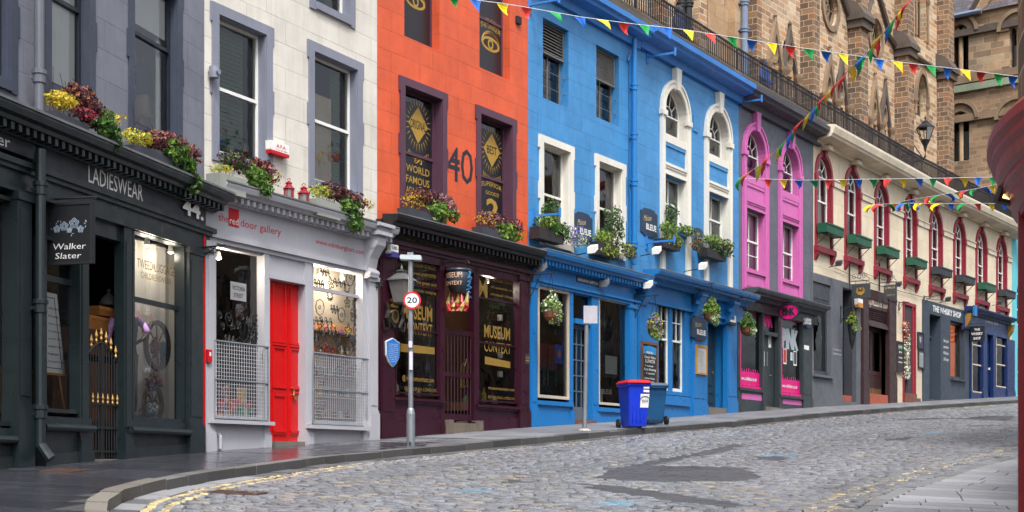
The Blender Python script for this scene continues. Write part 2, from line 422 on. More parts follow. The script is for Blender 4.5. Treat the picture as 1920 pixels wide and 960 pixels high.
def shell(fr, root, u0, u1, z0, z1, mat, floors=(), depth=4.5, name='interior', w=-0.45):
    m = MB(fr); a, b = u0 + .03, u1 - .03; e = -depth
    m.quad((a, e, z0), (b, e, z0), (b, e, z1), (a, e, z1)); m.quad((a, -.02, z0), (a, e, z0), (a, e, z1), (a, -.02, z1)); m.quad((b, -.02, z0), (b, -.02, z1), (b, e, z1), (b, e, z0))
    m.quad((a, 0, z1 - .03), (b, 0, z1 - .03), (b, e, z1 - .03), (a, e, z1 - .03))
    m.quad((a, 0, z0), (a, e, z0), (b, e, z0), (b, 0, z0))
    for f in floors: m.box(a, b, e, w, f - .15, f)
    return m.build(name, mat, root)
def cornice(fr, root, u0, u1, zt, h, out, mat, dent=True, w=0.0, name='cornice', lead=None, dw=0.07, ds=0.16, end=0.0):
    """moulded cornice, zt = top; h total height, out = projection"""
    m = MB(fr); t = zt
    prof = [(w, t - h), (w + out * .25, t - h), (w + out * .30, t - h * .62), (w + out * .62, t - h * .58), (w + out * .70, t - h * .42), (w + out * .92, t - h * .36), (w + out, t - h * .12), (w + out, t), (w, t + .03)]
    m.sweep(prof, u0 - end, u1 + end)
    if dent:
        n = int((u1 - u0) / ds)
        for i in range(n): u = u0 + (u1 - u0) * (i + .5) / n; m.box(u - dw / 2, u + dw / 2, w + out * .28, w + out * .60, t - h * .95, t - h * .63)
    return m.build(name, mat, root)
# ------------------------------------------------------------ foliage helper
G1 = lin(70, 110, 40); G2 = lin(110, 140, 50); G3 = lin(45, 75, 35); G4 = lin(150, 170, 70); YEL = lin(205, 180, 48); RED = lin(92, 40, 44); BRN = lin(95, 55, 50); PIK = lin(160, 90, 92); PUR = lin(70, 40, 55); VIO = lin(120, 100, 190); WHT = lin(225, 225, 215); ORG = lin(215, 110, 40)
def leaves(mb, blobs, size=0.03):
    for (u, w, z, ru, rw, rz, n, cols) in blobs:
        for _ in range(int(n * 1.9)):
            while True:
                a, b, c = random.uniform(-1, 1), random.uniform(-1, 1), random.uniform(-1, 1)
                
                if .1 < a * a + b * b + c * c < 1: a *= 1 + .25 * math.sin(7 * c + u); c *= 1 + .22 * math.sin(6 * a + z); break
            p = Vector((u + a * ru, w + b * rw, z + c * rz)); s = size * random.uniform(.6, 1.4)
            d = Vector((random.gauss(a, .7), random.gauss(b + .3, .7), random.gauss(c * .5, .7))).normalized()
            t = d.cross(Vector((random.gauss(0, 1), random.gauss(0, 1), random.gauss(0, 1)))).normalized()
            e = d.cross(t); cc = random.choice(cols); k = random.uniform(.7, 1.25); col = (cc[0] * k, cc[1] * k, cc[2] * k)
            P = [p - t * s, p + e * s * .55 + d * s * .2, p + t * s, p - e * s * .55 + d * s * .2]
            mb.poly([tuple(q) for q in P], col)
    return mb

# ------------------------------------------------------------ common materials
GLASS = glassmat()
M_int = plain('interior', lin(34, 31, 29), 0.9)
M_intw = plain('interior_light', lin(190, 180, 165), 0.9)
M_black = plain('black_iron', lin(28, 29, 31), 0.6)
M_dark = plain('dark_plastic', lin(38, 40, 44), 0.6)
M_white = paint('white_paint', lin(232, 230, 222), 0.45, grime=.12)
M_galv = paint('galvanised', lin(150, 155, 160), 0.42, metal=.6, grime=.3)
M_wood = paint('brown_wood', lin(120, 82, 48), .55, grime=.4)
M_lead = paint('lead', lin(120, 120, 122), .55, grime=.5, metal=.2)
M_gold = plain('gold_paint', lin(170, 130, 62), .4, metal=.3)
LEAF = leafmat(); CMAT = colmat('coloured_goods')

# ------------------------------------------------------------ ground, road, pavements, kerbs
def grid_mesh(name, s0, s1, ds, tf0, tf1, nt, zoff, mat, kind='structure', uvst=True):
    S = np.arange(s0, s1 + ds, ds); vs = []; uvs = []
    for s in S:
        a, b = tf0(s), tf1(s)
        for k in range(nt + 1):
            t = a + (b - a) * k / nt; x, y = road_xy(s, t); vs.append((float(x), float(y), float(gz(s, t)) + zoff)); uvs.append((s, t))
    fs = [(i * (nt + 1) + k, i * (nt + 1) + k + 1, (i + 1) * (nt + 1) + k + 1, (i + 1) * (nt + 1) + k) for i in range(len(S) - 1) for k in range(nt)]
    me = bpy.data.meshes.new(name); me.from_pydata(vs, [], fs); me.materials.append(mat)
    uv = me.uv_layers.new(name='UVMap'); d = np.array([uvs[l.vertex_index] for l in me.loops], 'f').ravel(); uv.data.foreach_set('uv', d)
    o = bpy.data.objects.new(name, me); COL.objects.link(o); o['kind'] = kind; MW[name] = Matrix(); return o
M_bed = paint('joint_dirt', (0.035, 0.032, 0.03, 1), .9, grime=.3)
gm = MB(); gm.quad((-300, -300, -6), (300, -300, -6), (300, 400, -6), (-300, 400, -6)); gm.build('ground', paint('earth', (.06, .055, .05, 1), .95), kind='structure')
grid_mesh('road', -44, 96, 1.0, lambda s: tk(s) - .1, lambda s: tr(s) + .1, 4, -.165, M_bed)

def st_material(name, kindm):
    N = NT(name); tc = N.n('TexCoord'); v = tc.outputs['UV']; a = N.n('Attribute'); a.attribute_name = 'Col'
    sep = N.n('SeparateXYZ'); N.l(v, sep.inputs[0]); S, T = sep.outputs[0], sep.outputs[1]
    fine = N.noise(v, 28, 5, .7); mid = N.noise(v, 3.5, 4, .6); big = N.noise(v, .35, 4, .6, .35, .65)
    c = N.mix(N.math('MULTIPLY', fine, .35), a.outputs['Color'], (.05, .048, .046, 1))
    c = N.mix(N.math('MULTIPLY', mid, .1), c, (.09, .08, .07, 1))
    if kindm == 'cobble':
        # worn double yellow lines beside both kerbs, and sprayed blue survey marks
        off = N.n('Attribute'); off.attribute_name = 'Kerb'; sp = N.n('SeparateColor'); N.l(off.outputs['Color'], sp.inputs[0])
        wear = N.noise(v, 5, 6, .75, .40, .52)
        wear2 = N.noise(v, 5, 6, .75, .52, .60)
        def band(chan, centre, half):
            d = N.math('ABSOLUTE', N.math('SUBTRACT', sp.outputs[chan], centre)); return N.math('LESS_THAN', d, half)
        near = N.n('MapRange'); near.inputs[1].default_value = 7; near.inputs[2].default_value = 1; N.l(S, near.inputs[0])
        ml = N.math('MULTIPLY', N.math('MAXIMUM', band(0, .34, .04), band(0, .53, .04)), wear2)
        mln = N.math('MULTIPLY', N.math('MULTIPLY', N.math('MAXIMUM', band(0, .34, .045), band(0, .53, .045)), wear), near.outputs[0])
        mr = N.math('MULTIPLY', N.math('MAXIMUM', band(1, .30, .05), band(1, .52, .05)), wear2)
        c = N.mix(N.math('MINIMUM', N.math('ADD', N.math('MAXIMUM', ml, mln), mr), .8), c, lin(205, 180, 118))
        bl = N.n('Attribute'); bl.attribute_name = 'Blue'
        c = N.mix(N.math('MULTIPLY', bl.outputs['Fac'], N.noise(v, 9, 4, .7, .42, .6)), c, lin(60, 150, 185))
        rough = N.noise(v, 2.2, 5, .65, .3, .7, (.2, .42))
        bmp = N.bump(fine, .45, .008)
    else:
        # rain-wet near the charcoal and grey shopfronts, drying farther up the street
        w0 = N.n('MapRange'); w0.inputs[1].default_value = 13; w0.inputs[2].default_value = 5; w0.inputs[3].default_value = 0; w0.inputs[4].default_value = 1; N.l(S, w0.inputs[0])
        nz = N.noise(v, 1.1, 6, .7, .3, .7, (-.45, .45)); wet = N.math('ADD', w0.outputs[0], nz)
        wr = N.n('MapRange'); wr.inputs[1].default_value = .35; wr.inputs[2].default_value = .6; N.l(wet, wr.inputs[0]); wet = wr.outputs[0]
        if kindm == 'dry': wet = N.math('MULTIPLY', wet, 0.0)
        c = N.mix(wet, c, N.mix(1.0, c, (.36, .36, .40, 1), 'MULTIPLY'))
        rr = N.n('MapRange'); rr.inputs[3].default_value = .62 if kindm == 'dry' else .5; rr.inputs[4].default_value = .11; N.l(wet, rr.inputs[0])
        rough = N.math('ADD', rr.outputs[0], N.noise(v, 6, 5, .7, .3, .7, (-.04, .10)))
        bmp = N.bump(mid, .25, .012, N.bump(fine, .22, .004))
    N.l(c, N.b.inputs['Base Color']); N.l(rough, N.b.inputs['Roughness']); N.l(bmp, N.b.inputs['Normal']); return N.m
def stones(name, cells, zoff, h, inset, mat, colfn, tilt=.004, jz=.004, gap=.008, blue=False, smooth=True, gt=None):
    """cells: array rows (s0,s1,t0,t1). every stone a low rounded block following the street"""
    c = np.array(cells, float); n = len(c); rng = np.random.default_rng(3)
    s0, s1, t0, t1 = c.T; g = gap; gt_ = gap if gt is None else gt
    V = np.zeros((n, 12, 3)); UV = np.zeros((n, 12, 2)); jit = rng.normal(0, jz, n); ta = rng.normal(0, tilt, n); tb = rng.normal(0, tilt, n)
    sk = rng.normal(0, .002 if inset > .006 else .0005, (n, 4, 2))
    corners = [(0, 0), (1, 0), (1, 1), (0, 1)]
    for ring, (ins, hh) in enumerate(((0, 0), (0.0, h * .5), (inset, h))):
        for k, (a, b) in enumerate(corners):
            s = np.where(a, s1 - g - ins, s0 + g + ins) + sk[:, k, 0]; t = np.where(b, t1 - gt_ - ins, t0 + gt_ + ins) + sk[:, k, 1]
            x, y = road_xy(s, t); z = gz(s, t) + zoff + hh + (jit + ta * (a * 2 - 1) + tb * (b * 2 - 1)) * (ring > 0)
            V[:, ring * 4 + k] = np.stack([x, y, z], 1); UV[:, ring * 4 + k] = np.stack([s, t], 1)
    fl = [(8, 9, 10, 11)] + [(r * 4 + k, r * 4 + (k + 1) % 4, r * 4 + 4 + (k + 1) % 4, r * 4 + 4 + k) for r in (0, 1) for k in range(4)]
    F = (np.arange(n)[:, None, None] * 12 + np.array(fl)[None]).reshape(-1, 4)
    # orientation of (s,t): s forward, t right -> flip for upward normals
    F = F[:, ::-1]
    me = bpy.data.meshes.new(name); me.vertices.add(n * 12); me.vertices.foreach_set('co', V.reshape(-1)); me.loops.add(len(F) * 4); me.loops.foreach_set('vertex_index', F.reshape(-1).astype(np.int32))
    me.polygons.add(len(F)); me.polygons.foreach_set('loop_start', np.arange(len(F), dtype=np.int32) * 4); me.polygons.foreach_set('loop_total', np.full(len(F), 4, np.int32)); me.update(calc_edges=True)
    me.polygons.foreach_set('use_smooth', np.full(len(F), smooth))
    uv = me.uv_layers.new(name='UVMap'); uv.data.foreach_set('uv', UV.reshape(-1, 2)[F.reshape(-1)].astype('f').ravel())
    cols = colfn(rng, (s0 + s1) / 2, (t0 + t1) / 2)
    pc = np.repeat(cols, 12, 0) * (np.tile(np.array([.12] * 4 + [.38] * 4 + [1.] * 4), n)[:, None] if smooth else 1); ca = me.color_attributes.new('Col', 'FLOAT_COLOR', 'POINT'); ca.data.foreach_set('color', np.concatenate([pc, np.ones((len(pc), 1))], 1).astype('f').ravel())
    if blue:
        uvv = UV.reshape(-1, 2); k1 = uvv[:, 1] - tk(uvv[:, 0]); k2 = tr(uvv[:, 0]) - uvv[:, 1]
        kc = me.color_attributes.new('Kerb', 'FLOAT_COLOR', 'POINT'); kc.data.foreach_set('color', np.stack([k1, k2, 0 * k1, 0 * k1 + 1], 1).astype('f').ravel())
        b = np.zeros(len(uvv))
        for (bs, bt, r) in BLUE: b = np.maximum(b, np.exp(-(((uvv[:, 0] - bs) / r) ** 2 + ((uvv[:, 1] - bt) / (r * .6)) ** 2)))
        ba = me.attributes.new('Blue', 'FLOAT', 'POINT'); ba.data.foreach_set('value', b.astype('f'))
    me.materials.append(mat); me.validate(); o = bpy.data.objects.new(name, me); COL.objects.link(o); o['kind'] = 'structure'; MW[name] = Matrix(); return o
def px2st(x, y, off=-.12):      # where a photo pixel meets the ground
    best = None
    for Zq in np.linspace(9, 75, 1400):
        X = (x - CX) / FP * Zq; sg = np.linspace(SX[0], SX[-1], 600) if best is None else None
        px_, py_ = GPX, GPY; al = (X - px_) * GTX + (Zq - py_) * GTY; tt = (X - px_) * GTY - (Zq - py_) * GTX
        i = np.argmin(np.abs(al) + (tt < -3) * 99); best = 1
        if (HY - y) / FP * Zq < gz(GS[i], tt[i]) + off: return float(GS[i]), float(tt[i])
    return None
GS = np.linspace(-20, 75, 1900); GPX, GPY = road_xy(GS, 0); _a = np.interp(GS, SX, NA); GTX, GTY = np.sin(_a), np.cos(_a)
BLUE = [px2st(895, 921) + (.28,), px2st(1158, 943) + (.35,), px2st(1460, 853) + (.35,), px2st(1755, 812) + (.4,), px2st(1240, 898) + (.25,)]
# tarmac repairs in the road: outlines in photo columns and rows
PATCH = [[(1110, 895), (1180, 875), (1290, 872), (1395, 877), (1425, 889), (1400, 901), (1290, 903), (1190, 903)], [(1120, 880), (1200, 868), (1300, 850), (1370, 832), (1400, 833), (1375, 843), (1300, 858), (1230, 872), (1170, 884)],
         [(1410, 861), (1450, 853), (1482, 858), (1465, 866)], [(1085, 905), (1180, 913), (1300, 930), (1420, 948), (1360, 952), (1240, 935), (1120, 918)],
         [(1655, 825), (1690, 819), (1722, 818), (1700, 826)], [(1660, 787), (1740, 783), (1800, 784), (1850, 779), (1905, 779), (1905, 789), (1850, 788), (1790, 785), (1720, 788)], [(1785, 798), (1850, 797), (1890, 796), (1850, 800)], [(935, 902), (965, 898), (985, 903), (960, 907)]]
def inpoly(s, t, P):
    inside = np.zeros(len(s), bool); j = len(P) - 1
    for i in range(len(P)):
        a, b = P[i], P[j]
        c = ((a[1] > t) != (b[1] > t)) & (s < (b[0] - a[0]) * (t - a[1]) / (b[1] - a[1] + 1e-12) + a[0]); inside ^= c; j = i
    return inside
PST = []
for P in PATCH:
    Q = [px2st(*p) for p in P]
    if all(Q): PST.append(Q)
rng0 = np.random.default_rng(11)
cells = []
s = -9.0
while s < 66:
    ds = float(rng0.uniform(.105, .13)) * (1 if s < 30 else 1.25); t = float(tk(s)) + .27 + float(rng0.uniform(-.1, 0)); te = float(tr(s)) - .03
    while t < te - .08:
        l = float(rng0.uniform(.16, .27)) * (1 if s < 30 else 1.3)
        if te - (t + l) < .1: l = te - t
        cells.append((s, s + ds, t, t + l)); t += l
    s += ds
cells = np.array(cells); ctr = ((cells[:, 0] + cells[:, 1]) / 2, (cells[:, 2] + cells[:, 3]) / 2)
keep = np.ones(len(cells), bool)
for Q in PST: keep &= ~inpoly(ctr[0], ctr[1], Q)
PCELL = cells[~keep | ((rng0.random(len(cells)) < .012) & (ctr[0] < 40))]
keep &= ~np.isin(np.arange(len(cells)), np.where(~keep)[0])
cells = cells[keep]
def cobcol(rng, s, t):
    n = len(s); base = np.array([[.205, .210, .225]]) * rng.uniform(.8, 1.17, (n, 1)) * (1 + .16 * np.sin(t * 1.9 + .5 * np.sin(s * .4)) * np.sin(s * .23 + t))[:, None]; warm = rng.random(n) < np.where((t > 4) & (s < 6), .16, .05)
    base[warm] = np.array([.30, .26, .21]) * rng.uniform(.75, 1.15, (warm.sum(), 1)); dk = rng.random(n) < .08; base[dk] *= .6; return base
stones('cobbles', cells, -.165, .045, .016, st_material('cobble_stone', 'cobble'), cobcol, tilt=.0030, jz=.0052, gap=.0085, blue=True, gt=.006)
M_asph = paint('asphalt', (.068, .067, .07, 1), .5, grime=.4, bump=.8)
pcell = PCELL.copy(); pcell[:, 1] += .008; pcell[:, 3] += .008      # tarmac pressed between and over the setts, ragged along the courses
stones('road_patch', pcell, -.165, .037, .0, M_asph, lambda rng, s, t: np.ones((len(s), 3)), tilt=.0012, jz=.0012, gap=-.003, smooth=False)
# gutter channel: strip of tarmac and flat stones along the left kerb
gc = []; s = -9.0
while s < 60:
    l = random.uniform(.5, .95); gc.append((s, s + l, 0, 1)); s += l
gcell = np.array([(a, b, float(tk((a + b) / 2)) + .005, float(tk((a + b) / 2)) + .2) for a, b, _, _ in gc])
def gcol(rng, s, t):
    b = np.array([[.10, .098, .10]]) * rng.uniform(.6, 1.2, (len(s), 1)); m = (rng.random(len(s)) < .5) & (s < 3); b[m] = np.array([.26, .26, .27]); return b
def chan(name, gcl, zo, h, mat, cf):   # cells follow the kerb exactly
    m = MB(); rng = np.random.default_rng(5); cols = cf(rng, gcl[:, 0], gcl[:, 2])
    for (a, b, w0, w1), col in zip(gcl, cols):
        n = max(1, int((b - a) / .25)); jj = random.gauss(0, .006)
        for k in range(n):
            s0, s1 = a + .011 + (b - a - .022) * k / n, a + .011 + (b - a - .022) * (k + 1) / n; ids = []
            for ss_ in (s0, s1):
                for off, zz in ((w0, zo - .12), (w0, zo + h + jj), (w1, zo + h + jj), (w1, zo - .12)):
                    t = float(tk(ss_)) + off if name != 'kerb_right' else float(tr(ss_)) + off
                    x, y = road_xy(ss_, t); ids.append(m.pt(float(x), float(y), float(gz(ss_, t)) + zz))
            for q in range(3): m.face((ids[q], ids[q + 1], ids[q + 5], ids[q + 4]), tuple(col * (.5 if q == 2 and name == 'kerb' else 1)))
            if k == 0: m.face(ids[:4], tuple(col))
            if k == n - 1: m.face(ids[4:][::-1], tuple(col))
    return m.build(name, mat, kind='structure')
M_st = st_material('kerb_stone', 'dry'); M_wetst = st_material('flag_stone', 'wet')
chan('gutter', np.array([(a, b, .0, .29) for a, b, _, _ in gc]), -.165, .05, M_st, gcol)
kc = []; s = -9.0
while s < 62: l = random.uniform(.55, 1.1); kc.append((s, s + l, -.22, 0.0)); s += l
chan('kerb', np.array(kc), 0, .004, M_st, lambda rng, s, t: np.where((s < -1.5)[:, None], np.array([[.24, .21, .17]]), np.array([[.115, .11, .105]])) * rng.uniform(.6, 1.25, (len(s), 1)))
# left pavement flags
fl = []; s = -9.0
while s < 62:
    ds = random.uniform(.55, .8); t = -.3; te = float(min(tk(s), tk(s + ds))) - .22
    while t < te - .1:
        l = random.uniform(.6, 1.0)
        if te - (t + l) < .35: l = te - t
        fl.append((s, s + ds, t, t + l)); t += l
    s += ds
grid_mesh('pavement', -44, 96, .5, lambda s: -3.0, lambda s: tk(s) - .2, 6, -.012, paint('pavement_bed', (.05, .048, .047, 1), .6, grime=.3))
stones('flagstones', fl, -.05, .052, .004, M_wetst, lambda rng, s, t: np.array([[.16, .161, .172]]) * rng.uniform(.72, 1.25, (len(s), 1)) * np.where(s > 12, 1.2, 1.0)[:, None], tilt=.0005, jz=.0012, gap=.009, smooth=False, gt=.004)
# right pavement
grid_mesh('pavement_right', -44, 96, 1, lambda s: tr(s) + .02, lambda s: tr(s) + 3.5, 4, -.135, paint('pavement_bed', (.05, .048, .047, 1), .8))
fl = []; s = -9.0
while s < 34:
    t = .2 - random.uniform(0, .5)
    while t < 3.3: l = random.uniform(.75, 1.05); fl.append((s, s + .62, max(.2, t) + float(tr(s + .3)), t + l + float(tr(s + .3)))); t += l
    s += .62
fl = [q for q in fl if q[3] - q[2] > .05]
stones('flagstones_right', fl, -.165, .06, .004, M_st, lambda rng, s, t: np.array([[.31, .31, .325]]) * rng.uniform(.78, 1.15, (len(s), 1)), tilt=.0004, jz=.0006, gap=.018, smooth=False, gt=.005)
kr = []; s = -9.0
while s < 40: l = random.uniform(.8, 1.1); kr.append((s, s + l, 0.0, .2)); s += l
chan('kerb_right', np.array(kr), -.12, .012, M_st, lambda rng, s, t: np.array([[.2, .198, .195]]) * rng.uniform(.8, 1.15, (len(s), 1)))
# iron drain grating in the road and a cover in the pavement
M_rust = paint('rusty_iron', lin(92, 66, 56), .6, grime=.4, metal=.3)
def grating(name, label, px_, py_, L, Wd, off):
    s_, t_ = px2st(px_, py_, off); x, y = road_xy(s_, t_); f = Frame((float(x), float(y)), (math.sin(float(np.interp(s_, SX, NA))), math.cos(float(np.interp(s_, SX, NA)))))
    z = float(gz(s_, t_)) + off; t = thing(name, label, 'drain cover', f, 0, 0, z); m = MB(f)
    fr_ = lambda u, w: float(gz(s_ + u, t_ + w)) + off
    def sb(u0, u1, w0, w1, h): m.poly([(u0, w0, fr_(u0, w0) + h), (u1, w0, fr_(u1, w0) + h), (u1, w1, fr_(u1, w1) + h), (u0, w1, fr_(u0, w1) + h)])
    def slab(m, u0, u1, w0, w1, h):
        i = [m.pt(u, w, fr_(u, w) + k) for u in (u0, u1) for w in (w0, w1) for k in (-.02, h)]
        for q in ((0, 1, 3, 2), (4, 6, 7, 5), (0, 4, 5, 1), (2, 3, 7, 6), (0, 2, 6, 4), (1, 5, 7, 3)): m.face([i[k] for k in q])
    slab(m, -L / 2, L / 2, -Wd / 2, -Wd / 2 + .04, .012); slab(m, -L / 2, L / 2, Wd / 2 - .04, Wd / 2, .012); slab(m, -L / 2, -L / 2 + .04, -Wd / 2 + .04, Wd / 2 - .04, .012); slab(m, L / 2 - .04, L / 2, -Wd / 2 + .04, Wd / 2 - .04, .012)
    m.build('frame', M_rust, t); m = MB(f); slab(m, -L / 2 + .04, L / 2 - .04, -Wd / 2 + .04, Wd / 2 - .04, .001); n = 9
    for i in range(n): w = -Wd / 2 + .04 + (Wd - .08) * (i + .5) / n; slab(m, -L / 2 + .04, L / 2 - .04, w - .012, w + .012, .010)
    m.build('cover', M_rust, t)
grating('drain_cover', 'rusty rectangular iron drain cover set among the cobbles', 443, 925, .42, .62, -.118)
grating('inspection_cover', 'small rusty iron cover in the wet dark pavement by the dark green shopfront', 122, 883, .5, .42, .006)
# ============================================================ BUILDINGS
def gb(i, u): return float(np.interp(SN[i] + u, SX, GX))
def building(i, name, label, cat='building', u=None):
    f = FR[i]; return thing(name, label, cat, f, 0 if u is None else u, 0, gb(i, 0 if u is None else u))
def part(fr, root, name, mat, *boxes, **kw):   # boxes in photo columns: (x0,x1,ytop,ybot,w0,w1[,yx])
    m = MB(fr)
    for b in boxes: m.px(b[0], b[1], b[2], b[3], b[4], b[5], None, b[6] if len(b) > 6 else None)
    return m.build(name, mat, root, **kw)
def pane(fr, root, x0, x1, yt, yb, w, wf, glass=None):   # glass at plane w, columns read at opening plane wf
    m = MB(fr); a, b = fr.U(x0, wf), fr.U(x1, wf); m.quad((a, w, fr.H(x0, yb, wf)), (b, w, fr.H(x0, yb, wf)), (b, w, fr.H(x0, yt, wf)), (a, w, fr.H(x0, yt, wf)))
    return m.build('pane', glass or GLASS, root)
def shopwin(fr, root, x0, x1, yt, yb, w, mat, fw=.05, bars=(), rw=.14, inner=None, name='shop_window', mull=(), glass=None, label=None, right=None, bw=.03):
    """shop window: opening columns x0..x1 on plane w, horizontal glazing bars at photo rows read at x0"""
    a, b, zt, zb = fr.U(x0, w), fr.U(x1, w), fr.H(x0, yt, w), fr.H(x0, yb, w); g = w - rw; m = MB(fr)
    m.box(a, a + fw, g - .03, w, zb, zt); m.box(b - fw, b, g - .03, w, zb, zt); m.box(a + fw, b - fw, g - .03, w - .002, zt - fw, zt); m.box(a + fw, b - fw, g - .03, w - .002, zb, zb + fw)
    for y in bars: z = fr.H(x0, y, w); m.box(a + fw, b - fw, g - .02, g + .04, z - bw, z + bw)
    for f in mull: u = a + (b - a) * f; m.box(u - .018, u + .018, g - .02, g + .035, zb + fw, zt - fw)
    o = m.build(name, mat, root, label=label)
    p = MB(fr); p.quad((a + .01, g, zb + .01), (b - .01, g, zb + .01), (b - .01, g, zt - .01), (a + .01, g, zt - .01)); p.build('pane', glass or GLASS, o)
    if inner:
        p = MB(fr); q = .025
        p.box(b - fw - q, b - fw - .001, g - .028, w - .01, zb + fw, zt - fw); p.box(a + fw + .001, a + fw + q, g - .028, w - .01, zb + fw, zt - fw); p.build('trim', inner, o)
    return o, (a, b, zb, zt, g)
def lettering(fr, root, mat, rows, name='lettering'):
    m = MB(fr)
    for r in rows:
        kw = r[7] if len(r) > 7 else {}
        ptext(m, r[0], r[1], r[2], r[3], r[4], r[5], **kw)
    return m.build(name, mat, root)
def riser(fr, root, i, x0, x1, yt, w, mat, name='stall_riser', plinth=None, panel=None):
    """stall riser below a shop window down to the sloping pavement"""
    m = MB(fr); a, b, zt = fr.U(x0, w), fr.U(x1, w), fr.H(x0, yt, w); ga, gb_ = gb(i, a) - .1, gb(i, b) - .1
    ids = [m.pt(a, 0.0, ga), m.pt(b, 0, gb_), m.pt(b, 0, zt), m.pt(a, 0, zt), m.pt(a, w, ga), m.pt(b, w, gb_), m.pt(b, w, zt), m.pt(a, w, zt)]
    for q in ((4, 5, 6, 7), (0, 4, 7, 3), (1, 2, 6, 5), (3, 7, 6, 2)): m.face([ids[k] for k in q])
    if plinth:
        h = plinth; ids = [m.pt(a, w, ga), m.pt(b, w, gb_), m.pt(b, w, gb_ + h + .1), m.pt(a, w, ga + h + .1), m.pt(a, w + .03, ga), m.pt(b, w + .03, gb_), m.pt(b, w + .03, gb_ + h + .1), m.pt(a, w + .03, ga + h + .1)]
        for q in ((4, 5, 6, 7), (0, 4, 7, 3), (1, 2, 6, 5), (3, 7, 6, 2)): m.face([ids[k] for k in q])
    return m.build(name, mat, root)
def downpipe(fr, root, u, w, z0, z1, r, mat, joints=(), name='downpipe', shoe=False):
    m = MB(fr); m.tube([(u, w, z0), (u, w, z1)], r, 12)
    for z in joints:
        m.lathe(u, w, [(r, z - .09), (r * 1.25, z - .08), (r * 1.25, z + .02), (r * 1.45, z + .03), (r * 1.45, z + .08), (r, z + .09)], 12)
        m.box(u - r * 1.8, u + r * 1.8, w - r, w - r * .5, z - .05, z - .01)
    if shoe: m.tube([(u, w, z0 + .02), (u + .02, w + r, z0 - .08), (u + .03, w + r * 2, z0 - .16)], r * 1.05, 10)
    return m.build(name, mat, root, smooth=False)

M_ochg = plain('dull_gold_leaf', lin(136, 106, 44), .5)
# ------------------------------------------------------------ 1 charcoal building, dark green curved shopfront
i = 0; f = FR[0]; Lg = LEN[0]
MW_ch = paint('charcoal_wall', lin(122, 124, 134), .55, (1.0, .42), grime=.22)
M_slate = paint('slate_trim', lin(62, 68, 82), .5, grime=.25)
M_green = paint('bottle_green', lin(27, 37, 39), .36, grime=.2, bump=.06)
M_greend = paint('bottle_green_panel', lin(42, 48, 50), .45, grime=.5, chips=.25)
M_sashd = paint('dark_sash', lin(30, 36, 46), .4, grime=.2)
M_fas = paint('charcoal_fascia', lin(48, 50, 57), .5, grime=.35)
B1 = building(0, 'terraced_building', 'charcoal grey building on the far left with a bottle green shopfront')
hs_ = [op(f, -62, 17, -130, 118, d=.26), op(f, 94, 165, -110, 158, d=.26), op(f, 250, 331, -60, 232, d=.26)]
ZT = 15.0; z1a = f.H(0, 182, 0)
m = wall(MB(f), -6, Lg, z1a - .4, ZT, hs_); m.build('wall', MW_ch, B1)
for k, h in enumerate(hs_):
    architrave(f, B1, h, M_slate, .155, .03)
    sash(f, B1, h, M_sashd, -.12, meet=(.655 if k < 2 else .62), fw=.06, back=[('blind', paint('white_window_board', lin(236, 234, 228), .8, grime=.04), .0, .98, .70 if k == 2 else .0, 1), ('far_panel', MATS['white_window_board'], .2, 2.2, -.02, 1.0), ('shutter_board', MATS['white_window_board'], .86, .98, 0, .7)])  # added white boards stand in for bright sky reflection and pale shutters
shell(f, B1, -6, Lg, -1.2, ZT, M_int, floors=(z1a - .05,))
cz = f.H(200, 266, .52)
cornice(f, B1, -6, Lg, cz, .27, .42, M_green, w=.12)
mm = MB(f); mm.box(-6, Lg, .12, .56, cz + .003, cz + .035); mm.build('lead_flashing', M_lead, B1)
zf1, zf0 = f.H(82, 259, .16), f.H(82, 318, .16)
part(f, B1, 'fascia', M_fas, (-60, 62, 212, 276, 0, .16, 0), (83, 384, 259, 318, 0, .16, 83))
mm = MB(f)      # moulded architrave rail under the fascia, and the deep transom panel
for z, h, w in ((zf0, .07, .24), (zf0 - .07, .06, .20), (zf0 - .13, .22, .15), (zf0 - .35, .05, .19)): mm.box(-6, Lg - .03, 0, w, z - h, z)
mm.build('moulded_rail', M_green, B1)
lettering(f, B1, M_white, [('LADIESWEAR', 166, 268, 341, 32, .165, dict(bold=.0)), ('er', -4, 19, 270, 22, .165, dict(shear=.3))])
o = MB(f); ptext(o, '44.', 343, 382, 399, 30, .20, bold=.03); o.build('lettering', M_white, B1)
o = MB(f); ptext(o, '44.', 345, 384, 400, 30, .17, bold=.03); o.build('letter_shadow', M_black, B1)
# pilasters, posts
def pil(fr, root, i, x0, x1, ztop, w, mat, base=.55, name='pilaster', wb=.035, neck=True):
    m = MB(fr); a, b = fr.U(x0, w), fr.U(x1, w); g = gb(i, a) - .15
    m.box(a, b, 0, w, g, ztop); m.box(a - .015, b + .015, 0, w + wb, g, gb(i, a) + base); m.box(a - .008, b + .008, 0, w + wb * .5, gb(i, a) + base, gb(i, a) + base + .05)
    if neck: m.box(a - .02, b + .02, 0, w + .03, ztop - .10, ztop)
    if b - a > .2: m.box(a + .05, b - .05, w, w + .012, gb(i, a) + base + .15, ztop - .2)
    return m.build(name, mat, root)
zc = zf0 - .40
pil(f, B1, 0, 33, 60, zc, .22, M_green, .75); pil(f, B1, 0, 355, 381, zc, .2, M_green, .42); pil(f, B1, 0, 233, 248, zc, .16, M_green, .3, name='door_post', neck=False); pil(f, B1, 0, 150, 167, zc, .16, M_green, .3, name='door_post', neck=False)
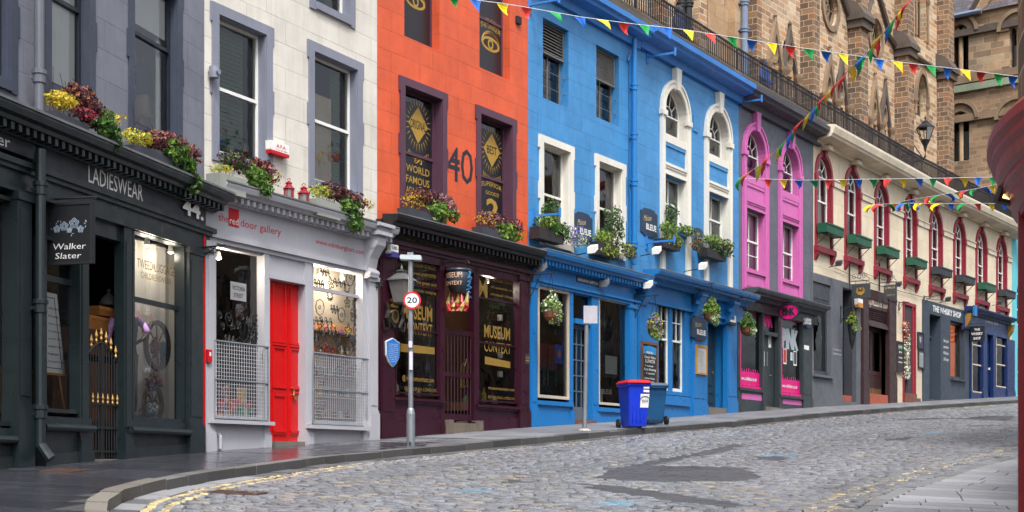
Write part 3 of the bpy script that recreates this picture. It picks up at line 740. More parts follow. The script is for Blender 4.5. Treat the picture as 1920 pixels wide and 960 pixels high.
# shop windows
W1_, q1 = shopwin(f, B1, 84, 151, 440, 772, .14, M_green, .05, bars=(516,), bw=.04)
W2_, q2 = shopwin(f, B1, 249, 349, 424, 788, .14, M_green, .06, bars=(556,), bw=.035)
W0_, q0 = shopwin(f, B1, -60, 30, 345, 795, .14, M_green, .05)
mm = MB(f)
for x0, x1, y in ((-60, 34, 822), (83, 176, 800), (246, 356, 806)):
    a, b, z = f.U(x0, .2), f.U(x1, .2), f.H(x0, y, .2)
    mm = MB(f); mm.tube([(a, .2, z), (b, .2, z)], .052, 10); mm.box(a, b, 0, .17, z, z + .14); mm.build('sill_roll', M_green, B1)
riser(f, B1, 0, -60, 34, 832, .13, M_greend, plinth=.14); riser(f, B1, 0, 83, 174, 808, .13, M_greend, plinth=.14); riser(f, B1, 0, 246, 354, 812, .13, M_greend, plinth=.14)
lettering(f, W2_, M_ochg, [('TWEED LUGGAGE', 257, 327, 500, 17, q2[4] + .012, dict(arc=.16, slope=-.02)), ('&', 285, 292, 503, 9, q2[4] + .012), ('CHILDRENSWEAR', 264, 321, 520, 12, q2[4] + .012, dict(arc=.03))])
# doorway: lintel panel, tiled floor, wood lining
du0, du1 = f.U(168, .14), f.U(232, .14); dz = gb(0, du0)
mm = MB(f); mm.box(du0, du1, -.02, .10, f.H(168, 436, .1), zc + .05); mm.build('door_lintel', M_green, B1)
mm = MB(f); mm.box(du0 - .05, du1 + .05, -1.2, .12, dz - .2, dz + .03); mm.build('door_step', paint('stone_step', lin(120, 112, 102), .8, grime=.4), B1)
mm = MB(f); mm.box(du0 - 1.0, du1 + .3, -1.6, -1.55, dz, dz + 3.4); mm.build('inner_screen', M_int, B1)
# iron gate with gilt spear heads
gt = MB(f); n = 13; gz1 = dz + 1.66
def gtop(fq): return gz1 - .28 * abs(2 * fq - 1) ** 1.6
for k in range(n): fq = (k + .5) / n; u = du0 + (du1 - du0) * fq; gt.tube([(u, .05, dz + .05), (u, .05, gtop(fq))], .009, 5)
gt.tube([(du0 + (du1 - du0) * k / 12, .05, gtop(k / 12)) for k in range(13)], .014, 5)
for z in (dz + .12, dz + .45, dz + .78): gt.box(du0, du1, .035, .062, z, z + .03)
gt.box(du0, du0 + .03, .03, .07, dz + .04, gtop(0)); gt.box(du1 - .03, du1, .03, .07, dz + .04, gtop(1)); gt.box((du0 + du1) / 2 - .015, (du0 + du1) / 2 + .015, .03, .07, dz + .04, gtop(.5))
GATE = gt.build('gate', M_black, B1)
sp = MB(f)
for k in range(7):
    fq = (k + .5) / 7; u = du0 + (du1 - du0) * fq; z = gtop(fq) + .02
    sp.lathe(u, .05, [(.006, z), (.022, z + .03), (.01, z + .06), (.026, z + .10), (.001, z + .19)], 6); z = dz + .80
    sp.lathe(u, .075, [(.006, z), (.018, z + .02), (.008, z + .05), (.02, z + .08), (.001, z + .15)], 6)
sp.build('spear_heads', M_gold, GATE)
# display behind glass: cream curtain, plinths, wood slats
def curtain(fr, root, u0, u1, w, z0, z1, mat, n=18, amp=.03, name='curtain'):
    m = MB(fr); P = [(u0 + (u1 - u0) * k / n, w + amp * math.sin(k * 1.9) + random.uniform(-.4, .4) * amp) for k in range(n + 1)]
    for k in range(n): m.quad((P[k][0], P[k][1], z0), (P[k + 1][0], P[k + 1][1], z0), (P[k + 1][0], P[k + 1][1], z1), (P[k][0], P[k][1], z1))
    return m.build(name, mat, root, smooth=True)
M_cream = paint('cream_cloth', lin(228, 224, 212), .85, grime=.15)
curtain(f, B1, q2[0] + .55, q2[1] + .75, -.42, q2[2], q2[3], M_cream)
curtain(f, B1, q0[0], q0[1] + .1, -.35, q0[2], q0[3], paint('beige_cloth', lin(200, 180, 150), .85), name='curtain')
mm = MB(f); mm.box(q2[0] - .1, q2[1] + .05, -.9, -.02, q2[2] - .1, q2[2] - .01); mm.box(q1[0], q1[1], -.9, -.02, q1[2] - .1, q1[2] - .01); mm.build('display_shelf', M_int, B1)
mm = MB(f)
for k in range(16): u = du0 - .6 + k * .11; mm.box(u, u + .07, -1.5, -1.45, dz, dz + 1.35)
mm.build('wood_screen', M_wood, B1)
# downpipe: grey above the cornice, green below
downpipe(f, B1, f.U(71, .16), .18, cz + .05, ZT, .066, paint('grey_pipe', lin(98, 100, 108), .5), (cz + .62, cz + 3.8))
downpipe(f, B1, f.U(72, .27), .30, dz + .18, cz - .35, .066, M_green, (f.H(70, 485, .3) + .9, f.H(70, 573, .3), dz + .62), shoe=True)

# ------------------------------------------------------------ 2 cream building, pale grey gallery shopfront
i = 1; f = FR[1]; Lc = LEN[1]
M_cw = paint('cream_wall', lin(222, 214, 200), .6, (1.1, .42), grime=.24, bump=.2)
M_gtrim = paint('grey_trim', lin(128, 130, 142), .5, grime=.18)
M_grey = paint('pale_grey_paint', lin(176, 174, 178), .42, grime=.12, bump=.12)
B2 = building(1, 'terraced_building', 'cream white building with grey window surrounds over a pale grey gallery with red door')
hs_ = [op(f, 409, 498, 27, 285, d=.24), op(f, 588, 669, 96, 337, d=.24), op(f, 409, 498, -420, -160, d=.24), op(f, 590, 655, -260, 3, d=.24)]
zc2 = f.H(560, 378, .48)
wall(MB(f), 0, Lc, zc2 - .3, ZT, hs_).build('wall', M_cw, B2)
for k, h in enumerate(hs_):
    architrave(f, B2, h, M_gtrim, .17, .03)
    sash(f, B2, h, M_white, -.17, meet=.49, fw=.05, back=[('shutter', paint('green_shutter', lin(70, 92, 60), .6), (.32 if k == 0 else .74), (.86 if k == 0 else .96), 0, 1)] + ([('blind', paint('beige_blind', lin(190, 175, 150), .8), .25, .62, .0, .72)] if k == 1 else []))
shell(f, B2, 0, Lc, -1, ZT, M_int, floors=(zc2 - .1,))
cornice(f, B2, -.05, Lc + .02, zc2, .27, .34, M_grey, w=.16)
mm = MB(f); mm.box(-.04, Lc, .16, .52, zc2 + .003, zc2 + .03); mm.build('lead_flashing', M_lead, B2)
part(f, B2, 'fascia', M_grey, (386, 700, 358, 432, 0, .16, 390))
zfb = f.H(386, 432, .16)
mm = MB(f); mm.box(f.U(386, .2), f.U(700, .2), 0, .22, zfb - .09, zfb); mm.box(f.U(386, .2), f.U(700, .2), 0, .17, zfb - .16, zfb - .09); mm.build('moulded_rail', M_grey, B2)
M_redp = plain('red_paint', lin(200, 15, 18), .34, var=.1)
M_redl = plain('red_letters', lin(190, 14, 28), .5)
lettering(f, B2, M_redl, [('the', 410, 429, 413, 14, .164, dict(bold=.02)), ('door gallery', 451, 527, 424, 14, .164, dict(bold=.02)), ('www.edinburghart.com', 592, 682, 456, 9, .164, dict(bold=.025))])
part(f, B2, 'lettering_panel', M_redl, (429, 448, 389, 423, .16, .166))
lettering(f, B2, M_white, [('red', 431, 447, 419, 13, .170, dict(bold=.01))])
part(f, B2, 'edge_strip', M_redp, (382, 385, 437, 806, .18, .235, 383))
zp = zfb - .16
pil(f, B2, 1, 386, 402, zp, .18, M_grey, .3); pil(f, B2, 1, 496, 506, zp, .15, M_grey, .2, name='door_post', neck=False); pil(f, B2, 1, 572, 585, zp, .15, M_grey, .2, name='door_post', neck=False); pil(f, B2, 1, 680, 693, zp, .15, M_grey, .35, neck=False); pil(f, B2, 1, 694, 709, f.H(694, 518, .2), .22, M_grey, .5)
# scrolled console at the right end
mm = MB(f); a, b = f.U(694, .3), f.U(710, .3); zt, zb_ = f.H(694, 441, .3), f.H(694, 518, .3); H_ = zt - zb_
prof = [(0, zt), (.44, zt), (.47, zt - .05), (.46, zt - .18), (.38, zt - .28), (.29, zt - .42), (.25, zt - .60), (.27, zt - H_ + .12), (.31, zt - H_ + .06), (.30, zt - H_), (.22, zt - H_ - .03), (0, zt - H_ - .03)]
mm.sweep(prof, a, b); mm.tube([(a - .01, .35, zt - .15), (b + .01, .35, zt - .15)], .10, 12); mm.tube([(a - .01, .25, zb_ + .08), (b + .01, .25, zb_ + .08)], .07, 12); mm.build('console', M_grey, B2)
mm = MB(f); mm.box(a - .06, b + .12, 0, .54, zt, zt + .07); mm.box(a - .03, b + .09, 0, .50, zt + .07, zt + .16); mm.box(a - .09, b + .15, 0, .58, zt + .16, zt + .22); mm.build('capital', M_grey, B2)
W1_, r1 = shopwin(f, B2, 402, 496, 456, 783, .10, M_grey, .045, rw=.1)
W2_, r2 = shopwin(f, B2, 585, 681, 491, 793, .10, M_grey, .045, bars=(538,), rw=.1)
mm = MB(f)
for x0, x1, y in ((400, 516, 786), (583, 694, 796)): mm = MB(f); mm.box(f.U(x0, .26), f.U(x1, .26), 0, .26, f.H(x0, y + 7, .26), f.H(x0, y, .26)); mm.build('sill', M_grey, B2)
riser(f, B2, 1, 400, 500, 792, .13, M_grey); riser(f, B2, 1, 584, 682, 802, .13, M_grey)
part(f, B2, 'door_panel', M_grey, (506, 573, 470, 515, 0, .12, 506), (506, 573, 513, 521, 0, .17, 506))
# red door
a, b = f.U(508, .02), f.U(572, .02); zt, zb_ = f.H(508, 519, .02), f.H(508, 827, .02); mid = (a + b) / 2
m = MB(f); m.box(a, mid - .006, -.06, .0, zb_, zt); m.box(mid + .006, b, -.06, .0, zb_, zt)
Hd = zt - zb_
for c0, c1 in ((a, mid), (mid, b)):
    for z0, z1 in ((.055, .30), (.35, .57), (.62, .95)):
        x0, x1, p0, p1 = c0 + .1, c1 - .1, zb_ + Hd * z0, zb_ + Hd * z1
        m.ring([(x0 - .04, p0 - .04), (x1 + .04, p0 - .04), (x1 + .04, p1 + .04), (x0 - .04, p1 + .04)], [(x0, p0), (x1, p0), (x1, p1), (x0, p1)], 0, .022)
    m.box(c0 + .06, c1 - .06, 0, .035, zb_ + Hd * .588, zb_ + Hd * .60); m.box(c0 + .06, c1 - .06, 0, .035, zb_ + Hd * .325, zb_ + Hd * .337); m.box(c0 + .06, c1 - .06, 0, .035, zb_ + Hd * .055, zb_ + Hd * .07)
DR = m.build('door', M_redp, B2)
m = MB(f); zz = zb_ + Hd * .325; m.tube([(mid + .09, 0, zz + .03), (mid + .09, .07, zz + .03), (mid + .09, .075, zz - .10), (mid + .09, .02, zz - .10)], .014, 6); m.lathe(mid + .2, .03, [(.001, zz - .2), (.03, zz - .18), (.03, zz - .14), (.001, zz - .12)], 8); m.build('handle', plain('brass', lin(190, 160, 90), .3, .9), DR)
m = MB(f); m.box(a + .12, mid - .08, 0, .02, zz - .14, zz - .07); m.box(mid + .07, mid + .11, 0, .02, zb_ + Hd * .47, zb_ + Hd * .49); m.build('letter_plate', M_redp, DR)
m = MB(f); m.box(a - .02, b + .02, -.4, .16, gb(1, a) - .3, zb_); m.build('door_step', paint('stone_step', lin(120, 112, 102), .8, grime=.4), B2)
m = MB(f); m.box(a - .03, b + .03, -.16, -.07, zb_, zt + .8); m.build('door_lining', M_grey, B2)
# mesh grilles
def grille(x0, x1, yt, yb, w, bars=(.5,), name='grille'):
    a, b, zt, zb = f.U(x0, w), f.U(x1, w), f.H(x0, yt, w), f.H(x0, yb, w); m = MB(f)
    for z in [zb, zt] + [zb + (zt - zb) * q for q in bars]: m.tube([(a, w, z), (b, w, z)], .016, 6)
    for u in (a, b, b - .12): m.tube([(u, w, zb), (u, w, zt)], .014, 6)
    o = m.build(name, M_galv, B2); m = MB(f); n = int((b - a) / .065)
    for k in range(1, n): u = a + (b - a) * k / n; m.box(u - .0028, u + .0028, w - .003, w + .003, zb, zt)
    n = int((zt - zb) / .06)
    for k in range(1, n): z = zb + (zt - zb) * k / n; m.box(a, b, w - .0025, w + .0025, z - .0028, z + .0028)
    m.build('wire_mesh', paint('wire_grey', lin(196, 196, 198), .5, grime=.1), o)
grille(401, 503, 638, 783, .17); grille(588, 694, 661, 794, .17, (.49,))
# wall fixings
m = MB(f); zz = f.H(388, 135, 0); uu = f.U(384, 0) + .12
m.lathe(uu, .09, [(.08, zz - .09), (.085, zz), (.08, zz + .09)], 12); m.tube([(uu, 0, zz), (uu, .2, zz)], .045, 10); m.build('vent_pipe', M_gtrim, B2)
m = MB(f); uu = f.U(416, .2); m.tube([(uu, .17, gb(1, uu) + .02), (uu, .17, gb(1, uu) + .22), (uu, .13, gb(1, uu) + .26)], .03, 8); m.build('waste_pipe', M_grey, B2)

# ------------------------------------------------------------ 3 orange building, plum shopfront
i = 2; f = FR[2]; Lo = LEN[2]
M_or = paint('orange_paint', lin(216, 90, 50), .55, (.95, .40), grime=.26, bump=.3)
M_plum = paint('plum_trim', lin(84, 52, 68), .5, grime=.2)
M_plumd = paint('plum_gloss', lin(50, 13, 29), .36, grime=.12, bump=.03)
M_blk = paint('black_fascia', lin(22, 19, 21), .4, grime=.3)
B3 = building(2, 'terraced_building', 'bright orange building with plum window surrounds and a dark plum shopfront')
hs_ = [op(f, 758, 828, 160, 383, d=.28), op(f, 900, 959, 213, 420, d=.28), op(f, 758, 824, -180, 67, d=.3), op(f, 899, 956, -95, 126, d=.3)]
zc3 = f.H(850, 430, .4)
wall(MB(f), 0, Lo, zc3 - .3, ZT, hs_).build('wall', M_or, B3)
GD = glassmat('dark_glass', (.35, .36, .38, 1), 1.1)
wins = []
M_ochre = plain('ochre_film', lin(166, 130, 50), .5); M_och2 = plain('dull_gold_leaf', lin(136, 106, 44), .5)
M_film = plain('black_film', lin(24, 24, 28), .35)
for k, h in enumerate(hs_):
    if k < 2: architrave(f, B3, h, M_plum, .16, .035)
    o = sash(f, B3, h, M_plum, -.2, meet=(.47 if k != 2 else .5), fw=.05, glass=GD)
    wins.append((o, h))
# window films: gold lettering, sunbursts, eyes
def burst(m, uc, zc_, r0, r1, n, w, th=.012):
    for k in range(n):
        an = 2 * math.pi * k / n; cs, sn = math.cos(an), math.sin(an); q = th
        m.poly([(uc + r0 * cs - q * sn, w, zc_ + r0 * sn * 1.15 + q * cs), (uc + r1 * cs, w, zc_ + r1 * sn * 1.2), (uc + r0 * cs + q * sn, w, zc_ + r0 * sn * 1.15 - q * cs)])
def disc(m, uc, zc_, ru, rz, w, n=20): m.poly([(uc + ru * math.cos(2 * math.pi * k / n), w, zc_ + rz * math.sin(2 * math.pi * k / n)) for k in range(n)])
wf = -.195
def frac(h, fu, fz): return h['u0'] + (h['u1'] - h['u0']) * fu, h['z0'] + (h['z1'] - h['z0']) * fz
for k, (o, h) in enumerate(wins):
    h['v0'], h['v1'] = f.U((758, 900, 758, 900)[k], wf), f.U((806, 941, 800, 939)[k], wf)
    W_, H_ = h['u1'] - h['u0'], h['z1'] - h['z0']; film = MB(f); g = MB(f); d = MB(f)
    if k < 2:
        uc, zc_ = (h['v0'] + h['v1']) / 2 + .03, frac(h, .42, .74)[1]; r = (h['v1'] - h['v0']) * .36
        burst(g, uc, zc_, r * 1.02, r * 1.45, 26, wf); g.poly([(uc - r * 1.05, wf + .001, zc_), (uc, wf + .001, zc_ + r * 1.15), (uc + r * 1.05, wf + .001, zc_), (uc, wf + .001, zc_ - r * 1.15)]); g.poly([(uc - r * .75, wf + .002, zc_ + r * .42), (uc - r * .75, wf + .002, zc_ - r * .42), (uc + r * .75, wf + .002, zc_ - r * .42), (uc + r * .75, wf + .002, zc_ + r * .42)])
        add_text(d, ('ORIGINAL', 'BEST')[k], uc - r * (.85, .62)[k], uc + r * (.85, .62)[k], zc_ - .09, .18, wf + .005, bold=.008)
        if k == 0:
            add_text(g, 'AWESOME!', uc - r * 1.1, uc + r * 1.15, zc_ - r * 1.9, .11, wf, arc=-.12)
            for q, t in enumerate(('WORLD', 'FAMOUS', 'ADMISSION')): add_text(g, t, uc - r * 1.3, uc + r * 1.25, h['z0'] + H_ * (.32 - q * .095), .145, wf, bold=.012)
            g.tube([(uc + .12 * math.cos(a_) , wf, h['z0'] + H_ * .425 + .05 * math.sin(2 * a_)) for a_ in [2 * math.pi * j / 20 for j in range(21)]], .011, 4)
            add_text(g, 'FREE', uc - r * 1.0, uc + r * 1.0, h['z0'] + H_ * .05, .12, wf, bold=.02)
        else:
            add_text(g, 'BEST GOODS', uc - r * 1.1, uc + r * 1.15, zc_ - r * 1.8, .09, wf, arc=-.1)
            add_text(g, 'SUPERIOR', uc - r * 1.3, uc + r * 1.25, h['z0'] + H_ * .38, .10, wf, bold=.01, arc=.05); add_text(g, 'GOODS!', uc - r * .8, uc + r * .9, h['z0'] + H_ * .32, .08, wf, bold=.01)
            add_text(g, '2', uc - r * .7, uc + r * .9, h['z0'] + H_ * .09, .46, wf, bold=.03); add_text(g, 'ROOMS', uc - r * 1.1, uc + r * 1.1, h['z0'] + H_ * .02, .09, wf)
    else:
        uc, zc_ = (h['v0'] + h['v1']) / 2, frac(h, .42, .34 if k == 2 else .28)[1]; r = (h['v1'] - h['v0']) * .44
        # eye: lids, iris, rays
        P = [(uc + r * math.cos(t_), wf, zc_ + r * .42 * math.sin(t_)) for t_ in [2 * math.pi * j / 24 for j in range(24)]]; g.poly(P)
        disc(d, uc, zc_, r * .78, r * .27, wf + .002); disc(g, uc, zc_, r * .30, r * .30, wf + .003); disc(d, uc, zc_, r * .17, r * .17, wf + .004)
        for q in (1.15, 1.3, 1.45): g.tube([(uc + r * .95 * math.cos(t_), wf, zc_ + r * .5 * q * math.sin(t_)) for t_ in [math.pi * j / 12 for j in range(13)]], .008, 4)
        add_text(g, 'EYE FOR', uc - r, uc + r, zc_ + r * 1.05, .11, wf, bold=.01, arc=.04); add_text(g, 'THE UNIQUE', uc - r * 1.1, uc + r * 1.1, zc_ + r * .75, .10, wf, bold=.01, arc=.05)
        burst(g, uc, h['z0'] + H_ * .80, r * .3, r * .9, 18, wf)
    film.quad((h['u0'] + .07, wf - .004, h['z0'] + .08), (h['u1'] - .07, wf - .004, h['z0'] + .08), (h['u1'] - .07, wf - .004, h['z1'] - .07 - H_ * .06), (h['u0'] + .07, wf - .004, h['z1'] - .07 - H_ * .06))
    fo = film.build('window_film', M_film, o); g.build('gold_lettering', M_ochre, o); d.build('black_lettering', M_black, o)
shell(f, B3, 0, Lo, -.5, ZT, M_int, floors=(zc3 - .1,))
lettering(f, B3, plain('number_black', lin(32, 32, 44), .5), [('4', 837, 862, 335, 66, .004, dict(bold=.04)), ('0', 864, 887, 341, 66, .004, dict(bold=.04)), ('-', 845, 862, 320, 66, .0045, dict(bold=.01))])
m = MB(f); m.box(f.U(966, 0), f.U(974, 0), .002, .06, f.H(966, 43), f.H(966, 30)); m.build('vent', M_black, B3)
cornice(f, B3, -.02, Lo - .02, zc3, .34, .38, M_blk, w=.14)
mm = MB(f); mm.box(-.01, Lo - .03, .14, .53, zc3 + .003, zc3 + .025); mm.build('lead_flashing', M_lead, B3)
part(f, B3, 'fascia', M_blk, (716, 998, 414, 450, 0, .15, 735)); zfb = f.H(735, 450, .15)
mm = MB(f); mm.box(.05, Lo - .03, 0, .21, zfb - .07, zfb); mm.box(.05, Lo - .03, 0, .17, zfb - .14, zfb - .07); mm.box(.05, Lo - .03, 0, .14, zfb - .3, zfb - .14); mm.build('moulded_rail', M_plumd, B3)
lettering(f, B3, plain('dull_gold', lin(150, 120, 70), .45), [('Retailer of Officially Licensed HARRY POTTER Merchandise', 749, 983, 446, 11, .155)])
zp = zfb - .14
pil(f, B3, 2, 714, 741, zp, .17, M_plumd, .38); pil(f, B3, 2, 974, 993, zp, .17, M_plumd, .38); pil(f, B3, 2, 826, 834, zp, .14, M_plumd, .2, name='door_post', neck=False); pil(f, B3, 2, 889, 897, zp, .14, M_plumd, .2, name='door_post', neck=False)
W1_, p1 = shopwin(f, B3, 742, 827, 472, 737, .12, M_plumd, .035, bars=(527, 613), rw=.08, bw=.018)
W2_, p2 = shopwin(f, B3, 897, 973, 505, 752, .12, M_plumd, .035, bars=(556, 640), rw=.08, bw=.018)
mm = MB(f)
for x0, x1, y in ((741, 836, 744), (896, 976, 758)):
    a, b, z = f.U(x0, .2), f.U(x1, .2), f.H(x0, y, .2); mm = MB(f); mm.box(a, b, 0, .2, z - .05, z); mm.box(a, b, 0, .17, z - .1, z - .05); mm.build('sill', M_plumd, B3)
riser(f, B3, 2, 741, 834, 752, .13, M_plumd, plinth=.3); riser(f, B3, 2, 896, 976, 765, .13, M_plumd, plinth=.22)
g4 = p1[4] + .012
def goldwin(W, q, rows):
    m = MB(f); a, b, zb, zt, g = q
    for s_, u0, u1, z, h, kw in rows: add_text(m, s_, a + (b - a) * u0, a + (b - a) * u1, zb + (zt - zb) * z, h, g + .012, **kw)
    return m.build('gold_lettering', M_och2, W)
bd = dict(bold=.012)
goldwin(W1_, p1, [('MUSEUM', .2, .86, .55, .27, dict(bold=.025)), ('CONTEXT', .30, .86, .44, .24, bd), ('to', .12, .26, .45, .12, dict(shear=.3)), ('MUSEUM OF MAGIC', .42, .95, .93, .07, bd), ('the world of HARRY POTTER', .42, .95, .87, .07, bd), ('in the great and', .42, .95, .81, .07, bd), ('muscular antiques', .42, .95, .75, .07, {}), ('@ museumcontext.com', .2, .9, .10, .10, bd), ('EDINBURGH, LONDON', .25, .95, .03, .07, {})])
goldwin(W2_, p2, [('MUSEUM', .2, .84, .50, .26, dict(bold=.025)), ('CONTEXT', .20, .86, .39, .22, bd), ('M', .05, .28, .80, .38, dict(bold=.02)), ('A FAMOUS CABINET', .36, .94, .94, .06, bd), ('of curiosities and', .36, .94, .885, .06, {}), ('unusual things', .36, .94, .83, .06, {}), ('museumcontext.com', .3, .95, .10, .07, bd), ('EDINBURGH, LONDON', .3, .95, .03, .06, {})])
m = MB(f); a, b, zb, zt, g = p1; m.quad((a + .16 * (b - a), g + .008, zb + .30 * (zt - zb)), (a + .92 * (b - a), g + .008, zb + .31 * (zt - zb)), (a + .92 * (b - a), g + .008, zb + .36 * (zt - zb)), (a + .16 * (b - a), g + .008, zb + .36 * (zt - zb)))
a, b, zb, zt, g = p2; m.quad((a + .22 * (b - a), g + .008, zb + .29 * (zt - zb)), (a + .85 * (b - a), g + .008, zb + .28 * (zt - zb)), (a + .85 * (b - a), g + .008, zb + .33 * (zt - zb)), (a + .22 * (b - a), g + .008, zb + .35 * (zt - zb))); m.build('gold_banner', M_och2, B3)
# doorway: iron gate, stone step
du0, du1 = f.U(834, .12), f.U(889, .12); zt = f.H(834, 485, .1); dz = f.H(834, 790, .1)
m = MB(f)
for k in range(9): u = du0 + (du1 - du0) * (k + .5) / 9; m.tube([(u, .07, dz + .02), (u, .07, f.H(834, 618, .07))], .011, 5)
for y0, y1 in ((615, 625), (697, 705), (775, 787)): m.box(du0 + .01, du1 - .01, .055, .085, f.H(834, y1, .07), f.H(834, y0, .07))
m.box(du0, du0 + .03, .05, .1, dz, f.H(834, 615, .07)); m.box(du1 - .03, du1, .05, .1, dz, f.H(834, 615, .07))
m.build('gate', M_plumd, B3)
m = MB(f); a, b = du0 - .06, du1 + .12; m.box(a, b, -.5, .20, gb(2, a) - .2, dz - .02); m.box(a, a + .16, -.3, .28, gb(2, a) - .2, dz + .03); m.box(b - .16, b, -.3, .28, gb(2, a) - .2, dz + .04); m.build('door_step', paint('old_step', lin(112, 100, 86), .85, grime=.6, bump=.8), B3)
m = MB(f); m.box(du0, du1, -.9, -.85, dz, zt + .2); m.box(du0, du1, -.9, 0, zt + .16, zt + .2); m.build('inner_door', M_int, B3)
# ------------------------------------------------------------ 4+5 blue buildings
M_bl = paint('blue_wall', lin(66, 140, 196), .5, (.85, .38), grime=.24, bump=.35, chips=.1)
M_blg = paint('blue_gloss', lin(26, 112, 176), .36, grime=.07, bump=.05)
M_blo = paint('blue_cornice', lin(52, 128, 204), .45, grime=.25, bump=.25)
M_wt = paint('white_trim', lin(226, 220, 206), .5, grime=.18)
M_creamf = paint('cream_frame', lin(206, 190, 165), .45, grime=.2)
M_ddoor = paint('dark_teal_door', lin(40, 62, 74), .4, grime=.25)
f = FR[3]; La = LEN[3]
B4 = building(3, 'terraced_building', 'blue building with white window surrounds beside the orange one, glazed restaurant shopfront below')
hs_ = [op(f, 1018, 1066, 32, 183, d=.32), op(f, 1118, 1161, 83, 219, d=.32), op(f, 1017, 1067, 267, 448, d=.3), op(f, 1121, 1165, 302, 466, d=.3)]
zc4 = f.H(1100, 490, .35); ZB = 11.38
wall(MB(f), 0, La, zc4 - .3, ZB, hs_).build('wall', M_bl, B4)
M_ln = paint('weathered_frame', lin(120, 116, 110), .7, grime=.5)
for k, h in enumerate(hs_):
    if k < 2:
        o = sash(f, B4, h, M_ln, -.24, up=(1, 1), lo=(2, 1), meet=.62, fw=.05, bar=.05)
        m = MB(f); z0 = h['z0'] + (h['z1'] - h['z0']) * (.60 if k == 0 else .56); a, b = h['u0'] + .02, h['u1'] - .02
        m.box(a, b, -.16, -.12, z0, z0 + .04); m.box(a, b, -.16, -.12, h['z1'] - .05, h['z1'] - .01); m.box(a, a + .04, -.16, -.12, z0 + .04, h['z1'] - .05); m.box(b - .04, b, -.16, -.12, z0 + .04, h['z1'] - .05)
        if k == 0:
            for q in range(9): z = z0 + .09 + (h['z1'] - z0 - .18) * q / 8; m.poly([(a + .04, -.12, z - .03), (b - .04, -.12, z - .03), (b - .04, -.18, z + .04), (a + .04, -.18, z + .04)])
        else:
            for q in range(22): u = a + (b - a) * q / 21; m.box(u - .006, u + .006, -.15, -.14, z0, h['z1'] - .03)
            for q in range(14): z = z0 + (h['z1'] - z0) * q / 14; m.box(a, b, -.149, -.139, z - .006, z + .006)
        m.build('louvre', M_ln, B4)
        m = MB(f)
        for q in (.18, .38): z = h['z0'] + (h['z1'] - h['z0']) * q; m.tube([(h['u0'], -.1, z), (h['u1'], -.1, z)], .009, 5)
        m.build('guard_bar', M_ln, B4)
    else:
        architrave(f, B4, h, M_wt, .16, .05)
        sash(f, B4, h, M_wt, -.2, meet=.5, fw=.05, back=[('curtain', M_int, .55, 1, 0, 1)])
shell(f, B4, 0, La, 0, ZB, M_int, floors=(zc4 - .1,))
def big_cornice(fr, root, u0, u1, zt, mat, out=.5, h=.5):
    m = MB(fr); m.sweep([(0, zt - h), (out * .2, zt - h), (out * .28, zt - h * .62), (out * .8, zt - h * .52), (out * .84, zt - h * .36), (out, zt - h * .30), (out * 1.02, zt - h * .05), (out * .95, zt), (0, zt + .02)], u0, u1)
    return m.build('eaves_cornice', mat, root)
big_cornice(f, B4, -.02, La - .01, ZB, M_blo)
cornice(f, B4, -.02, La + .0, zc4, .32, .36, M_blg, w=.14)
mm = MB(f); mm.box(-.01, La - .02, .14, .51, zc4 + .003, zc4 + .03); mm.build('lead_flashing', M_lead, B4)
part(f, B4, 'fascia', M_blg, (1000, 1192, 495, 533, 0, .15, 1009)); zfb = f.H(1009, 523, .15)
mm = MB(f); mm.box(.15, La - .03, 0, .21, zfb - .06, zfb); mm.box(.15, La - .03, 0, .17, zfb - .13, zfb - .06); mm.build('moulded_rail', M_blg, B4)
zp = zfb - .13
pil(f, B4, 3, 996, 1008, zp, .18, M_blg, .42); pil(f, B4, 3, 1181, 1194, zp, .18, M_blg, .42); pil(f, B4, 3, 1069, 1075, zp, .13, M_blg, .3, name='door_post', neck=False); pil(f, B4, 3, 1110, 1123, zp, .13, M_blg, .3, name='door_post', neck=False)
Wa, qa = shopwin(f, B4, 1009, 1070, 534, 745, .11, M_creamf, .07, rw=.07); Wb, qb = shopwin(f, B4, 1123, 1181, 556, 758, .11, M_creamf, .06, rw=.07)
for x0, x1, y in ((1008, 1076, 752), (1122, 1181, 765)): MBq = MB(f); MBq.box(f.U(x0, .19), f.U(x1, .19), 0, .19, f.H(x0, y + 6, .19), f.H(x0, y - 2, .19)); MBq.build('sill', M_blg, B4)
riser(f, B4, 3, 1008, 1074, 757, .13, M_blg, plinth=.12); riser(f, B4, 3, 1123, 1181, 770, .13, M_blg, plinth=.12)
a, b = f.U(1076, .05), f.U(1110, .05); zt, zb_ = f.H(1076, 606, .05), f.H(1076, 787, .05); zt2 = f.H(1076, 552, .05)
m = MB(f); m.box(a, b, 0, .1, zt, zt + .12); m.box(a, b, 0, .1, zt2, zp + .02); m.build('transom', M_blg, B4)
m = MB(f); m.quad((a, -.02, zt + .1), (b, -.02, zt + .1), (b, -.02, zt2), (a, -.02, zt2)); m.build('fanlight', GLASS, B4)
M_gdoor = paint('grey_door', lin(92, 100, 108), .4, grime=.25); m = MB(f)
m.box(a, a + .09, -.1, -.05, zb_, zt); m.box(b - .09, b, -.1, -.05, zb_, zt); m.box(a + .09, b - .09, -.1, -.051, zb_, zb_ + .32); m.box(a + .09, b - .09, -.1, -.051, zt - .1, zt)
for k in (1, 2): u = a + .09 + (b - a - .18) * k / 3; m.box(u - .015, u + .015, -.09, -.055, zb_ + .32, zt - .1)
for k in range(1, 5): z = zb_ + .32 + (zt - zb_ - .42) * k / 5; m.box(a + .09, b - .09, -.09, -.054, z - .015, z + .015)
